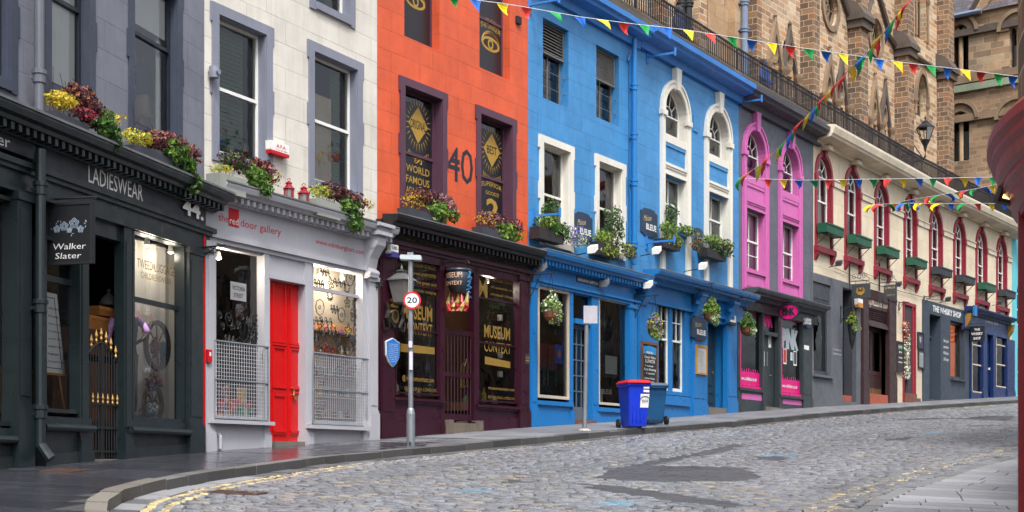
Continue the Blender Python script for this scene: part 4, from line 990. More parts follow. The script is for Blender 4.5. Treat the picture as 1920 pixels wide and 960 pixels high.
D = m.build('door', M_gdoor, B4); m = MB(f); m.quad((a + .08, -.08, zb_ + .3), (b - .08, -.08, zb_ + .3), (b - .08, -.08, zt - .08), (a + .08, -.08, zt - .08)); m.build('pane', GLASS, D); m = MB(f); m.box(b - .07, b - .04, -.05, -.02, zb_ + 1.0, zb_ + 1.15); m.build('handle', M_galv, D)
m = MB(f); m.box(a - .02, b + .02, -.3, .17, gb(3, a) - .2, zb_); m.build('door_step', paint('red_step', lin(120, 78, 62), .8, grime=.5), B4)
M_board = paint('sign_slate', lin(44, 60, 82), .45, grime=.15); M_wl = plain('white_letters', lin(225, 225, 220), .6); M_gl = plain('pale_gold_letters', lin(200, 175, 120), .5)
def sblock(x0, x1, yt, yb, w0, w1): return MB(f).px(x0, x1, yt, yb, w0, w1)
m = sblock(1082, 1124, 517, 528, .15, .17); o = m.build('name_plate', M_board, B4); m = MB(f); ptext(m, 'RESTAURANT BLEUE BAR', 1084, 1122, 526, 5, .173); m.build('lettering', M_wl, o)
def badge(fr, root, x0, x1, yt, yb, w, name='sign_board', rows=()):
    a, b, zt, zb = fr.U(x0, w), fr.U(x1, w), fr.H(x0, yt, w), fr.H(x0, yb, w); c = (a + b) / 2; W_ = b - a; H_ = zt - zb
    P = [(a, zb + .12 * H_), (a + .12 * W_, zb + .10 * H_), (a + .2 * W_, zb + .03 * H_), (c, zb), (b - .2 * W_, zb + .03 * H_), (b - .12 * W_, zb + .10 * H_), (b, zb + .12 * H_), (b, zt - .12 * H_), (b - .12 * W_, zt - .1 * H_), (b - .2 * W_, zt - .02 * H_), (c, zt), (a + .2 * W_, zt - .02 * H_), (a + .12 * W_, zt - .1 * H_), (a, zt - .12 * H_)]
    m = MB(fr); m.plate(P, .002, w); o = m.build(name, M_board, root)
    m = MB(fr); add_text(m, 'Maison', a + .16 * W_, a + .62 * W_, zb + .52 * H_, .20 * H_, w + .003, shear=.35, slope=.08 * H_); m.build('script_lettering', M_gl, o)
    m = MB(fr); add_text(m, 'BLEUE', a + .30 * W_, a + .92 * W_, zb + .26 * H_, .20 * H_, w + .003, bold=.03); m.build('lettering', M_wl, o); return o
badge(f, B4, 1077, 1111, 393, 449, .03)
# blue B
f = FR[4]; Lb = LEN[4]
B5 = building(4, 'terraced_building', 'blue building with two tall white arched window bays and a blue restaurant shopfront')
ar1 = op(f, 1244, 1284, 158, 249, d=.3, arch=True); ar2 = op(f, 1326, 1363, 199, 283, d=.3, arch=True)
lo1 = op(f, 1247, 1284, 326, 425, d=.3); lo2 = op(f, 1326, 1363, 357, 450, d=.3)
for A_, B_ in ((ar1, lo1), (ar2, lo2)): B_['u0'], B_['u1'] = A_['u0'], A_['u1']
ar2['z1'] = ar1['z1']; ar2['z0'] = ar1['z0']; lo2['z1'] = lo1['z1']; lo2['z0'] = lo1['z0']
for A_ in (ar1, ar2): A_['rz'] = (A_['u1'] - A_['u0']) / 2
zc5 = f.H(1300, 527, .4)
wall(MB(f), 0, Lb, zc5 - .3, ZB, [ar1, ar2, lo1, lo2]).build('wall', M_bl, B5)
def bay(fr, root, A_, L_, mt, pm, wmat, wd=.24, key=.32, zbase=None, w1=.07, up=(2, 2), lo2_=(2, 2)):
    a, b = A_['u0'], A_['u1']; r = (b - a) / 2; uc = (a + b) / 2; zs = A_['z1'] - A_['rz']; zb = zbase if zbase is not None else L_['z0'] - .3
    m = MB(fr)
    m.ring(arcpts(uc, zs, r + wd, A_['rz'] + wd), arcpts(uc, zs, r, A_['rz']), .002, w1, closed=False); m.ring(arcpts(uc, zs, r + wd, A_['rz'] + wd), arcpts(uc, zs, r + wd * .72, A_['rz'] + wd * .72), w1, w1 + .035, closed=False); m.ring(arcpts(uc, zs, r + wd * .4, A_['rz'] + wd * .4), arcpts(uc, zs, r + .02, A_['rz'] + .02), w1, w1 + .015, closed=False)
    for s0, s1 in ((a - wd, a), (b, b + wd)):
        m.box(s0, s1, .002, w1 - .002, zb, zs); m.box(s0 + (0 if s0 < a else wd * .7), s0 + wd * .3 + (0 if s0 < a else wd * .7), w1 - .002, w1 + .022, zb, zs - .15); m.box(s0 - .04, s1 + .04, .002, w1 + .05, zs - .16, zs - .02)
    m.build('arched_surround', mt, root)
    m = MB(fr); kz = A_['z1']; m.plate([(uc - .10, kz - .04), (uc + .10, kz - .04), (uc + .17, kz + wd + key), (uc - .17, kz + wd + key)], .003, w1 + .09); m.build('keystone', mt, root)
    m = MB(fr); d = A_['d']      # linings, sill, panel, moulded head
    m.box(a, a + .012, -d, .0, L_['z0'], zs); m.box(b - .012, b, -d, .0, L_['z0'], zs); P = arcpts(uc, zs, r, A_['rz']); Q = arcpts(uc, zs, r - .012, A_['rz'] - .012)
    for k in range(len(P) - 1): m.quad((Q[k][0], 0, Q[k][1]), (Q[k + 1][0], 0, Q[k + 1][1]), (Q[k + 1][0], -d, Q[k + 1][1]), (Q[k][0], -d, Q[k][1]))
    m.build('lining', mt, root)
    m = MB(fr); m.box(a - .0, b, -d, .05, A_['z0'] - .22, A_['z0']); m.build('sill', mt, root)
    m = MB(fr); z0, z1 = L_['z1'], A_['z0'] - .22; zm = z0 + (z1 - z0) * .38
    m.box(a + .01, b - .01, .0, .03, z0, zm); m.box(a + .005, b - .005, 0, .055, zm - .16, zm - .1); m.box(a + .005, b - .005, 0, .08, zm - .1, zm - .03); m.box(a + .005, b - .005, 0, .06, z0, z0 + .05); m.build('moulded_head', mt, root)
    m = MB(fr); m.box(a + .02, b - .02, .0, .012, zm, z1); m.box(a + .02, b - .02, .012, .04, z1 - .10, z1); m.build('panel', pm, root)
    sash(fr, root, A_, wmat, -.2, up=(1, 1), lo=up, meet=0, arch=True, rz=A_['rz'], fan=5, fw=.05, bar=.025, name='arched_window'); sash(fr, root, L_, wmat, -.2, up=(2, 1), lo=lo2_, meet=.5, fw=.05, bar=.025, back=[('curtain', M_intw, .6, 1, 0, 1)] if random.random() < .5 else None)
for A_, L_ in ((ar1, lo1), (ar2, lo2)):
    bay(f, B5, A_, L_, M_wt, M_bl, M_white, up=(2, 2), lo2_=(2, 1), zbase=zc5)
    m = MB(f); m.box(L_['u0'] + .01, L_['u1'] - .01, 0, .02, zc5, L_['z0'] - .12); m.box(L_['u0'], L_['u1'], 0, .08, L_['z0'] - .12, L_['z0']); m.build('apron_panel', M_bl, B5)
shell(f, B5, 0, Lb, .3, ZB, M_int, floors=(zc5 - .1,))
big_cornice(f, B5, .0, Lb + .05, ZB + .08, M_blo, out=.58, h=.52)
cornice(f, B5, .0, Lb + .1, zc5, .30, .50, M_blg, w=.16, dent=False)
mm = MB(f); mm.box(.01, Lb + .09, .16, .67, zc5 + .003, zc5 + .03); mm.build('lead_flashing', M_lead, B5)
zf = zc5 - .30; mm = MB(f); mm.box(0, Lb, 0, .15, zf - .42, zf + .01); mm.box(0, Lb, 0, .19, zf - .5, zf - .42); mm.build('fascia', M_blg, B5)
zp = zf - .5
for x0, x1 in ((1197, 1232), (1299, 1326), (1364, 1382)):
    pil(f, B5, 4, x0, x1, zp, .15, M_blg, .35, neck=False)
    m = MB(f); a, b = f.U(x0, .3), f.U(x1, .3); c = (a + b) / 2; h = .17; z = zf
    m.sweep([(0, z), (.44, z), (.44, z - .1), (.34, z - .2), (.3, z - .42), (.2, z - .6), (0, z - .66)], c - h, c + h); m.lathe(c - h, .3, [(.001, z - .3), (.09, z - .28), (.1, z - .2), (.001, z - .17)], 8); m.box(c - h - .04, c + h + .04, 0, .47, z - .06, z + .01); m.build('console', M_blg, B5)
a, b = f.U(1235, .1), f.U(1284, .1); mid = (a + b) / 2; zt, zb_ = f.H(1235, 563, .1), f.H(1235, 731, .1)
for s0, s1, bk in ((a, mid - .1, None), (mid + .1, b, None)):
    h = dict(u0=s0, u1=s1, z0=zb_, z1=zt); sash(f, B5, h, M_white, .0, up=(2, 2), lo=(1, 1), meet=.58, fw=.06, bar=.028)
m = MB(f); m.box(f.U(1232, .1), a, -.05, .10, zb_ - .1, zp); m.box(b, f.U(1299, .1), -.05, .10, zb_ - .1, zp); m.box(mid - .1, mid + .1, -.05, .07, zb_, zt); m.box(a, b, -.05, .095, zt, zp); m.box(a, b, -.05, .095, zb_ - .1, zb_)
m.box(f.U(1232, .2), f.U(1297, .2), 0, .18, zb_ - .38, zb_ - .32); m.build('window_surround', M_blg, B5)
riser(f, B5, 4, 1232, 1300, 739, .12, M_blg)
a, b = f.U(1327, .1), f.U(1364, .1); zt, zb_ = f.H(1327, 602, .1), f.H(1327, 763, .1); dm = -.28
m = MB(f); m.box(a, b, dm - .05, dm, zb_, zt - .03)
for z0, z1 in ((.06, .2), (.27, .55), (.6, .95)): m.ring([(a + .18, zb_ + (zt - zb_) * z0), (b - .18, zb_ + (zt - zb_) * z0), (b - .18, zb_ + (zt - zb_) * z1), (a + .18, zb_ + (zt - zb_) * z1)], [(a + .22, zb_ + (zt - zb_) * z0 + .04), (b - .22, zb_ + (zt - zb_) * z0 + .04), (b - .22, zb_ + (zt - zb_) * z1 - .04), (a + .22, zb_ + (zt - zb_) * z1 - .04)], dm, dm + .02)
D = m.build('door', M_ddoor, B5); m = MB(f); m.lathe(b - .3, dm + .04, [(.001, zb_ + 1.02), (.03, zb_ + 1.04), (.03, zb_ + 1.08), (.001, zb_ + 1.1)], 8); m.build('handle', plain('brass', lin(190, 160, 90), .3, .9), D)
m = MB(f); m.box(a, a + .012, dm, .1, zb_, zt); m.box(b - .012, b, dm, .1, zb_, zt); m.box(a, b, dm, .1, zt, zp); m.build('door_lining', M_blg, B5)
m = MB(f); m.box(a, b, -.4, .14, gb(4, a) - .2, zb_); m.build('door_step', paint('stone_step', lin(120, 112, 102), .8, grime=.4), B5)
m = MB(f); uc, zc_ = f.U(1345, .12), f.H(1327, 565, .12); m.plate([(uc + .17 * math.cos(t), zc_ + .14 * math.sin(t)) for t in [2 * math.pi * k / 20 for k in range(20)]], .1, .13); m.build('oval_plaque', M_board, B5)
badge(f, B5, 1202, 1233, 386, 440, .03); badge(f, B5, 1303, 1318, 425, 456, .03); badge(f, B5, 1299, 1325, 590, 637, .20)
m = MB(f).px(1301, 1309, 216, 245, .002, .03); o = m.build('air_vent', M_bl, B5)
u = f.U(1200, .1); downpipe(f, B5, f.U(1188, .13) + .0, .15, zc5 + .1, ZB - .35, .07, M_blg, (zc5 + .6, zc5 + 2.2, zc5 + 3.4, ZB - 1.6))
m = MB(f); u = f.U(1181, .05); m.tube([(u, .05, zc5 + .3), (u, .05, ZB - .9), (u - .05, .06, ZB - .8), (u - .1, .05, ZB - .95)], .03, 6); m.build('cable_pipe', M_blg, B5)

# ------------------------------------------------------------ 6 grey building with pink bays
f = FR[5]; Le = LEN[5]
M_gw = paint('dark_grey_render', lin(98, 100, 110), .6, (1.2, .5), grime=.22, bump=.3); M_pk = paint('pink_paint', lin(202, 102, 166), .45, grime=.13); M_pks = paint('magenta_gloss', lin(214, 20, 120), .35, grime=.1)
M_dg = paint('dark_green_grey', lin(50, 58, 60), .4, grime=.3, chips=.05); M_gc = paint('grey_cornice', lin(70, 72, 80), .5, grime=.35)
B6 = building(5, 'terraced_building', 'dark grey building with two tall pink arched window bays over a magenta framed shop')
ar1 = op(f, 1397, 1432, 237, 327, d=.3, arch=True); ar2 = op(f, 1464, 1495, 268, 356, d=.3, arch=True); lo1 = op(f, 1397, 1432, 389, 502, d=.3); lo2 = op(f, 1464, 1495, 412, 522, d=.3)
W_ = ar1['u1'] - ar1['u0']
for A_, B_ in ((ar1, lo1), (ar2, lo2)): A_['u1'] = A_['u0'] + W_; B_['u0'], B_['u1'] = A_['u0'], A_['u1']; A_['rz'] = W_ / 2
ar2['z1'] = ar1['z1']; ar2['z0'] = ar1['z0']; lo2['z1'] = lo1['z1']; lo2['z0'] = lo1['z0']
zc6 = f.H(1450, 550, .4)
wall(MB(f), 0, Le, zc6 - .3, 11.3, [ar1, ar2, lo1, lo2]).build('wall', M_gw, B6)
for A_, L_ in ((ar1, lo1), (ar2, lo2)):
    bay(f, B6, A_, L_, M_pk, M_pk, M_white, zbase=zc6, up=(2, 2), lo2_=(2, 2))
    m = MB(f); m.box(L_['u0'] + .01, L_['u1'] - .01, 0, .02, zc6, L_['z0'] - .12); m.box(L_['u0'], L_['u1'], 0, .08, L_['z0'] - .12, L_['z0']); m.box(L_['u0'] + .1, L_['u1'] - .1, .02, .035, zc6 + .15, L_['z0'] - .25); m.build('apron_panel', M_pk, B6)
shell(f, B6, 0, Le, .8, 11.3, M_int, floors=(zc6 - .1,))
big_cornice(f, B6, .0, Le + .45, 11.45, M_gc, out=.6, h=.55)
cornice(f, B6, .12, Le + .1, zc6, .30, .45, M_gc, w=.14, dent=False); mm = MB(f); mm.box(.13, Le + .09, .14, .6, zc6 + .003, zc6 + .03); mm.build('lead_flashing', M_lead, B6)
zf = zc6 - .30; mm = MB(f); mm.box(.0, Le, 0, .14, zf - .25, zf + .01); mm.box(.0, Le, 0, .18, zf - .31, zf - .25); mm.build('fascia', M_dg, B6); zp = zf - .31
for x0, x1 in ((1381, 1388), (1430, 1433), (1460, 1465), (1505, 1523)): pil(f, B6, 5, x0, x1, zp, .14, M_dg, .3, neck=False, name='pilaster' if x1 - x0 > 5 else 'door_post')
Wa, qa = shopwin(f, B6, 1388, 1430, 567, 727, .1, M_pks, .07, rw=.08); Wb, qb = shopwin(f, B6, 1465, 1505, 592, 740, .1, M_pks, .07, rw=.08)
for W, q in ((Wa, qa), (Wb, qb)):
    a, b, zb_, zt, g = q; m = MB(f); m.box(a + .07, b - .07, g + .004, g + .01, zb_ + .10, zb_ + .52); m.box(a + .07, b - .07, g + .004, g + .012, zb_ + .07, zb_ + .09)
    for k in range(9): u = a + .1 + (b - a - .2) * k / 9; m.box(u, u + .05, g + .004, g + .009, zb_ + .52, zb_ + .52 + random.uniform(.04, .12))
    o = m.build('window_band', M_pks, W); m = MB(f); add_text(m, 'www.oddities.co.uk', a + .12, b - .3, zb_ + .26, .11, g + .014, bold=.02); m.build('lettering', M_wl, o)
for (x0, x1, y) in ((1388, 1433, 728), (1465, 1509, 742)): MBq = MB(f); MBq.box(f.U(x0, .2), f.U(x1, .2), 0, .19, f.H(x0, y + 3, .19), f.H(x0, y - 2, .19)); MBq.build('sill', M_dg, B6)
for (x0, x1, y, yp, yq) in ((1388, 1431, 731, 737, 748), (1465, 1506, 744, 748, 757)): riser(f, B6, 5, x0, x1, y, .12, M_dg); m = MB(f).px(x0 + 3, x1 - 3, yp, yq, .12, .128); m.build('riser_panel', M_pk, B6)
a, b = f.U(1433, .1), f.U(1460, .1); zt, zb_ = f.H(1433, 628, .05), f.H(1433, 763, .05); m = MB(f); mid = (a + b) / 2; m.box(a, mid - .004, -.08, -.02, zb_, zt); m.box(mid + .004, b, -.08, -.02, zb_, zt); D = m.build('door', M_dg, B6)
m = MB(f); m.box(mid - .12, mid - .06, -.02, .0, zb_ + 1.3, zb_ + 1.75); m.box(mid + .12, mid + .2, -.02, .02, zb_ + 1.0, zb_ + 1.04); m.build('handle', M_galv, D)
m = MB(f); m.box(a + .1, a + .3, -.02, -.014, zb_ + 1.3, zb_ + 1.75); m.box(b - .55, b - .35, -.02, -.014, zb_ + 1.9, zb_ + 2.3); o = m.build('door_notice', M_wl, D); m = MB(f); m.box(a + .17, a + .23, -.014, -.01, zb_ + 1.42, zb_ + 1.6); m.box(b - .48, b - .42, -.014, -.01, zb_ + 2.0, zb_ + 2.2); m.build('notice_print', M_black, o)
m = MB(f); m.box(a, b, -.05, .12, zt, zt + .12); m.build('transom', M_dg, B6); m = MB(f); m.quad((a, -.03, zt + .1), (b, -.03, zt + .1), (b, -.03, zp), (a, -.03, zp)); o = m.build('fanlight', GLASS, B6); m = MB(f); add_text(m, 'PINK', a + .1, b - .2, zt + .35, .5, -.02, bold=.09); m.build('lettering', M_pks, o)
m = MB(f); add_text(m, 'PINK', qb[0] + .25, qb[1] - .2, qb[3] - .95, .55, qb[4] + .01, bold=.08); m.build('lettering', plain('frosted_letters', lin(170, 178, 182), .6), Wb)
m = MB(f); g = qb[4] + .012
for (x, y, c, w_, h_) in ((.18, .40, (.55, .05, .04), .28, .5), (.52, .46, (.35, .5, .7), .18, .26), (.66, .40, (.06, .06, .07), .28, .48)): u = qb[0] + (qb[1] - qb[0]) * x; z = qb[2] + (qb[3] - qb[2]) * y; m.box(u, u + w_, g - .004, g, z, z + h_, (.75, .75, .72)); m.box(u + .03, u + w_ - .03, g, g + .002, z + .05, z + h_ - .03, c)
m.build('poster', CMAT, Wb)
m = MB(f); m.box(a - .05, b + .1, -.1, .2, gb(5, a) - .1, zb_); m.build('door_step', paint('stone_step', lin(120, 112, 102), .8), B6)
m = MB(f).px(1508, 1517, 647, 655, .14, .16); m.build('name_plate', M_wl, B6)

# ------------------------------------------------------------ 7 cream building with eight red arched windows
f = FR[6]; f2 = FR[7]; Lf = LEN[6]; Lh = LEN[7]
M_cr = paint('cream_render', lin(226, 209, 180), .65, (1.6, .8), grime=.22, bump=.3, chips=.03); M_rd = paint('dark_red_paint', lin(140, 30, 48), .45, grime=.2); M_crt = paint('cream_trim', lin(222, 208, 182), .6, grime=.3)
B7 = building(6, 'terraced_building', 'long cream building with eight dark red arched windows above a row of small shops')
WIN = [(0, 1526.5, 1560), (0, 1581, 1614), (0, 1636.6, 1667), (0, 1691, 1720.5), (1, 1740, 1767.5), (1, 1785, 1811), (1, 1827, 1851), (1, 1865, 1889)]
zt7 = f.H(1543, 286); zb7 = f.H(1533, 424); zcor = 10.95; holes = {0: [], 1: []}; OP = []
wdr = .16
for k, x0, x1 in WIN:
    ff = (f, f2)[k]; a, b = ff.U(x0), ff.U(x1); c = (a + b) / 2; hw = .66
    h = dict(u0=c - hw, u1=c + hw, z0=zb7, z1=zt7 - wdr, arch=True, rz=hw, d=.26); holes[k].append(h); OP.append((ff, h))
def hl(ff, x0, x1, yt, yb): return dict(u0=ff.U(x0), u1=ff.U(x1), z1=ff.H(x0, yt), z0=ff.H(x0, yb), d=.02)
GH0 = [hl(f, 1524, 1559, 530, 700), hl(f, 1580, 1607, 540, 757), hl(f, 1628, 1668, 556, 752)]; GH1 = [hl(f2, 1743, 1765, 589, 752), hl(f2, 1782, 1809, 600, 709), hl(f2, 1823, 1889, 617, 750)]
wall(MB(f), 0, Lf, 1.6, 11.3, holes[0] + GH0).build('wall', M_cr, B7)
wall(MB(f2), 0, Lh - .25, 1.6, 11.3, holes[1] + GH1).build('wall', M_cr, B7)
for n_, (ff, h) in enumerate(OP):
    a, b = h['u0'], h['u1']; c = (a + b) / 2; zs = h['z1'] - h['rz']; r = h['rz']; m = MB(ff)
    m.ring(arcpts(c, zs, r + wdr, r + wdr), arcpts(c, zs, r, r), .002, .06, closed=False)
    for s0, s1 in ((a - wdr, a), (b, b + wdr)): m.box(s0, s1, .002, .058, h['z0'] - .72, zs); m.box(s0 - .03, s1 + .03, .002, .09, zs - .22, zs - .02)
    m.build('arched_surround', M_rd, B7)
    m = MB(ff); m.plate([(c - .09, h['z1'] - .03), (c + .09, h['z1'] - .03), (c + .14, h['z1'] + wdr + .26), (c - .14, h['z1'] + wdr + .26)], .003, .13); m.build('keystone', M_rd, B7)
    m = MB(ff); d = .14; m.box(a, a + .012, -d, .0, h['z0'], zs); m.box(b - .012, b, -d, 0, h['z0'], zs); P = arcpts(c, zs, r - .001, r - .001)
    for k in range(len(P) - 1): m.quad((P[k][0], 0, P[k][1]), (P[k + 1][0], 0, P[k + 1][1]), (P[k + 1][0], -d, P[k + 1][1]), (P[k][0], -d, P[k][1]))
    m.build('lining', M_rd, B7)
    m = MB(ff); z = h['z0'] - .72; m.box(a - wdr - .06, b + wdr + .06, .002, .16, z - .16, z + .02)
    for u in (a - wdr - .04, b - .02): m.sweep([(.002, z - .16), (.14, z - .16), (.12, z - .28), (.04, z - .44), (.002, z - .46)], u, u + .21)
    m.build('sill_bracket', M_rd, B7); m = MB(ff); m.box(a - .0, b, -.3, .03, h['z0'] - .09, h['z0'] - .001); m.build('sill', M_white, B7)
    sash(ff, B7, h, M_white, -.13, up=(2, 1), lo=((1, 1) if n_ in (0, 1) else (2, 2)), meet=.52, arch=True, rz=r, fan=4, fw=.07, bar=.035, name='arched_window', back=[('curtain', M_intw, .7, 1, 0, .5)] if n_ in (0, 3, 6) else None)
# string course between the windows, eaves cornice with blocks
for k, ff, LL in ((0, f, Lf), (1, f2, Lh - .25)):
    zs = zt7 - wdr - .6 - .12; prev = 0
    for h in sorted(holes[k], key=lambda q: q['u0']) + [dict(u0=LL + wdr, u1=LL)]:
        m = MB(ff); a, b = prev, h['u0'] - wdr - .05
        if b - a > .1: m.box(a, b, .002, .05, zs - .13, zs + .07); m.box(a, b, .002, .08, zs + .07, zs + .12); m.build('string_course', M_crt, B7)
        prev = h['u1'] + wdr + .05
    m = MB(ff); m.sweep([(0, 10.95), (.12, 10.95), (.16, 11.02), (.62, 11.12), (.66, 11.2), (.7, 11.22), (.76, 11.42), (.76, 11.5), (0, 11.56)], 0 if k == 0 else .0, LL + (0 if k == 0 else .5)); m.build('eaves_cornice', M_crt, B7)
    for h in holes[k]: m = MB(ff); c = (h['u0'] + h['u1']) / 2; m.box(c - .22, c + .22, .0, .30, 10.84, 10.99); m.build('cornice_block', M_crt, B7)
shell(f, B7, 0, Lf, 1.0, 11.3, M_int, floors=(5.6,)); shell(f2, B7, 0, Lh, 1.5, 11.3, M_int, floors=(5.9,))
# ground floor shops of the cream building
f = FR[6]
M_gs = paint('grey_shop_render', lin(100, 102, 108), .6, grime=.35, chips=.04); M_gsd = paint('grey_shop_frame', lin(66, 68, 74), .45, grime=.25); M_brn = paint('brown_shop', lin(58, 34, 34), .45, grime=.3)
def px3(root, name, mat, x0, x1, yt, yb, w0, w1, fr=None): return MB(fr or f).px(x0, x1, yt, yb, w0, w1).build(name, mat, root)
SB = thing('shop', 'plain grey rendered shop under the cream building, next to the magenta one', 'shop', f, f.U(1550), .02, gb(6, f.U(1550)))
a = f.U(1523, .06); b = f.U(1617, .06); g0 = gb(6, a) - .3; zt = f.H(1523, 510, .06)
H1 = op(f, 1524.5, 1558, 562, 700, w=.06, d=.3); H1['z1'] = f.H(1524, 526, .06); H2 = op(f, 1580, 1606, 538, 752, w=.06, d=.45)
wall(MB(f), a, b, g0, zt, [H1, H2], w=.06).build('wall', M_gs, SB); m = MB(f); m.quad((a, 0, zt), (b, 0, zt), (b, .06, zt), (a, .06, zt)); m.quad((a, 0, g0), (a, .06, g0), (a, .06, zt), (a, 0, zt)); m.quad((b, 0, g0), (b, .06, g0), (b, .06, zt), (b, 0, zt)); m.build('wall_edge', M_gs, SB)
h = dict(H1); zsp = f.H(1524, 562, .06); h['z1'] = zsp; o = sash(f, SB, h, M_gsd, -.1, meet=0, fw=.09); m = MB(f); m.box(H1['u0'], H1['u1'], -.12, .0, zsp, H1['z1']); m.box(H1['u0'] + .1, H1['u1'] - .1, 0, .02, zsp + .1, H1['z1'] - .1); m.build('window_panel', M_gsd, SB)
m = MB(f); m.box(H1['u0'] - .05, H1['u1'] + .1, .06, .16, H1['z0'] - .1, H1['z0'] - .03); m.build('sill', M_gs, SB)
m = MB(f); m.box(H2['u0'], H2['u1'] - .35, -.4, -.34, H2['z0'] + .2, H2['z1']); m.ring([(H2['u0'] + .12, H2['z0'] + .5), (H2['u1'] - .5, H2['z0'] + .5), (H2['u1'] - .5, H2['z0'] + 1.5), (H2['u0'] + .12, H2['z0'] + 1.5)], [(H2['u0'] + .17, H2['z0'] + .55), (H2['u1'] - .55, H2['z0'] + .55), (H2['u1'] - .55, H2['z0'] + 1.45), (H2['u0'] + .17, H2['z0'] + 1.45)], -.34, -.32); D = m.build('door', M_gsd, SB); m = MB(f); m.box(H2['u0'] + .15, H2['u1'] - .5, -.34, -.335, H2['z1'] - 1.0, H2['z1'] - .15); m.build('pane', plain('dim_glass', lin(52, 56, 60), .1), D)
m = MB(f); m.box(H2['u1'] - .35, H2['u1'] + .0, -.3, .03, H2['z0'] - .3, H2['z1']); m.build('pilaster', M_gsd, SB)
m = MB(f); m.box(H2['u0'], H2['u1'] - .35, -.45, .0, gb(6, H2['u0']) - .1, H2['z0'] + .22); m.build('door_step', paint('terracotta', lin(168, 86, 62), .7, grime=.3), SB)
m = MB(f); ptext(m, 'I.J. MELLIS', 1562, 1577, 656, 3, .064); ptext(m, 'CHEESEMONGER', 1562, 1578, 664, 3, .064); m.build('lettering', M_wl, SB)
SC = thing('shop', 'dark brown shopfront with louvres above double doors in the cream building', 'shop', f, f.U(1648), .02, gb(6, f.U(1648)))
zt = f.H(1618, 543, .1)
for x0, x1 in ((1618, 1629), (1667, 1681)):
    pil(f, SC, 6, x0, x1, zt - .02, .14, M_brn, 1.0, neck=True)
a, b = f.U(1629, .1), f.U(1667, .1); m = MB(f); m.box(f.U(1618, .1), f.U(1681, .1), .0, .12, zt - .25, zt + .1); m.build('fascia', M_brn, SC)
z1, z2, z3, z4 = f.H(1629, 556, .05), f.H(1629, 577, .05), f.H(1629, 597, .05), f.H(1629, 609, .05); zb_ = f.H(1629, 745, .05)
m = MB(f); m.box(a, b, .0, .08, z2, z1); o = m.build('sign_board', M_brn, SC); m = MB(f); add_text(m, 'I.J.MELLIS & SON', a + .06, b - .08, z2 + .12, .32, .085, bold=.01); m.build('lettering', plain('cream_letters', lin(215, 195, 175), .6), o)
m = MB(f); m.box(a, b, -.05, -.02, z4, z2)
for k in range(5): z = z3 + (z2 - z3) * (k + .2) / 5; m.poly([(a, .07, z), (b, .07, z), (b, .0, z + .09), (a, .0, z + .09)])
m.poly([(a, .02, z3), (b, .02, z3), (b, .14, z4 - .05), (a, .14, z4 - .05)]); m.build('louvre', M_brn, SC)
for s0, s1 in ((a, (a + b) / 2 - .01), ((a + b) / 2 + .01, b)):
    m = MB(f); zz = zb_ + .15; m.box(s0, s0 + .1, -.25, -.2, zz, z4); m.box(s1 - .1, s1, -.25, -.2, zz, z4); m.box(s0 + .1, s1 - .1, -.25, -.201, z4 - .15, z4); m.box(s0 + .1, s1 - .1, -.25, -.203, zz, zz + .28); m.box(s0 + .1, s1 - .1, -.25, -.215, zz + .28, zz + .75); m.box(s0 + .1, s1 - .1, -.25, -.201, zz + .75, zz + .9); D = m.build('door', M_brn, SC)
    m = MB(f); m.quad((s0 + .08, -.22, zz + .88), (s1 - .08, -.22, zz + .88), (s1 - .08, -.22, z4 - .1), (s0 + .08, -.22, z4 - .1)); m.build('pane', GLASS, D); m = MB(f); m.box(s0 + .02, s1 - .02, -.2, -.195, zz, zz + .24); m.build('kick_plate', plain('old_brass', lin(140, 115, 75), .4, .6), D)
m = MB(f); m.box(a, b, -.3, .1, gb(6, a) - .1, zb_ + .15); m.build('door_step', paint('terracotta', lin(168, 86, 62), .7), SC)
# red framed passage
SD = thing('doorway', 'open doorway with dark red frame and steps between the brown shop and the slate one', 'doorway', f, f.U(1700), .02, gb(6, f.U(1700)))
x = [f.U(q, .03) for q in (1695, 1701, 1709, 1714)]; zt = f.H(1695, 571, .03); g0 = gb(6, x[0])
m = MB(f); m.box(x[2], x[2] + .12, 0, .08, g0, zt); m.box(x[3], x[3] + .12, .0, .08, g0, zt + .1); m.box(x[0] - .1, x[3] + .12, 0, .08, zt, zt + .12); m.box(x[0] - .1, x[0], 0, .06, g0, zt); m.build('door_frame', M_rd, SD)
m = MB(f); m.box(x[0], x[2], .0, .02, g0, zt); m.build('recess_panel', plain('passage_shade', lin(58, 56, 58), .8), SD); m = MB(f); m.box(x[0], x[3], .02, .3, g0 - .2, g0 + .18); m.box(x[0], x[2] + .3, .02, .16, g0 + .18, g0 + .36); m.build('steps', paint('red_step', lin(120, 78, 62), .8), SD)  # flat panel stands for the open passage, its shade put into the colour
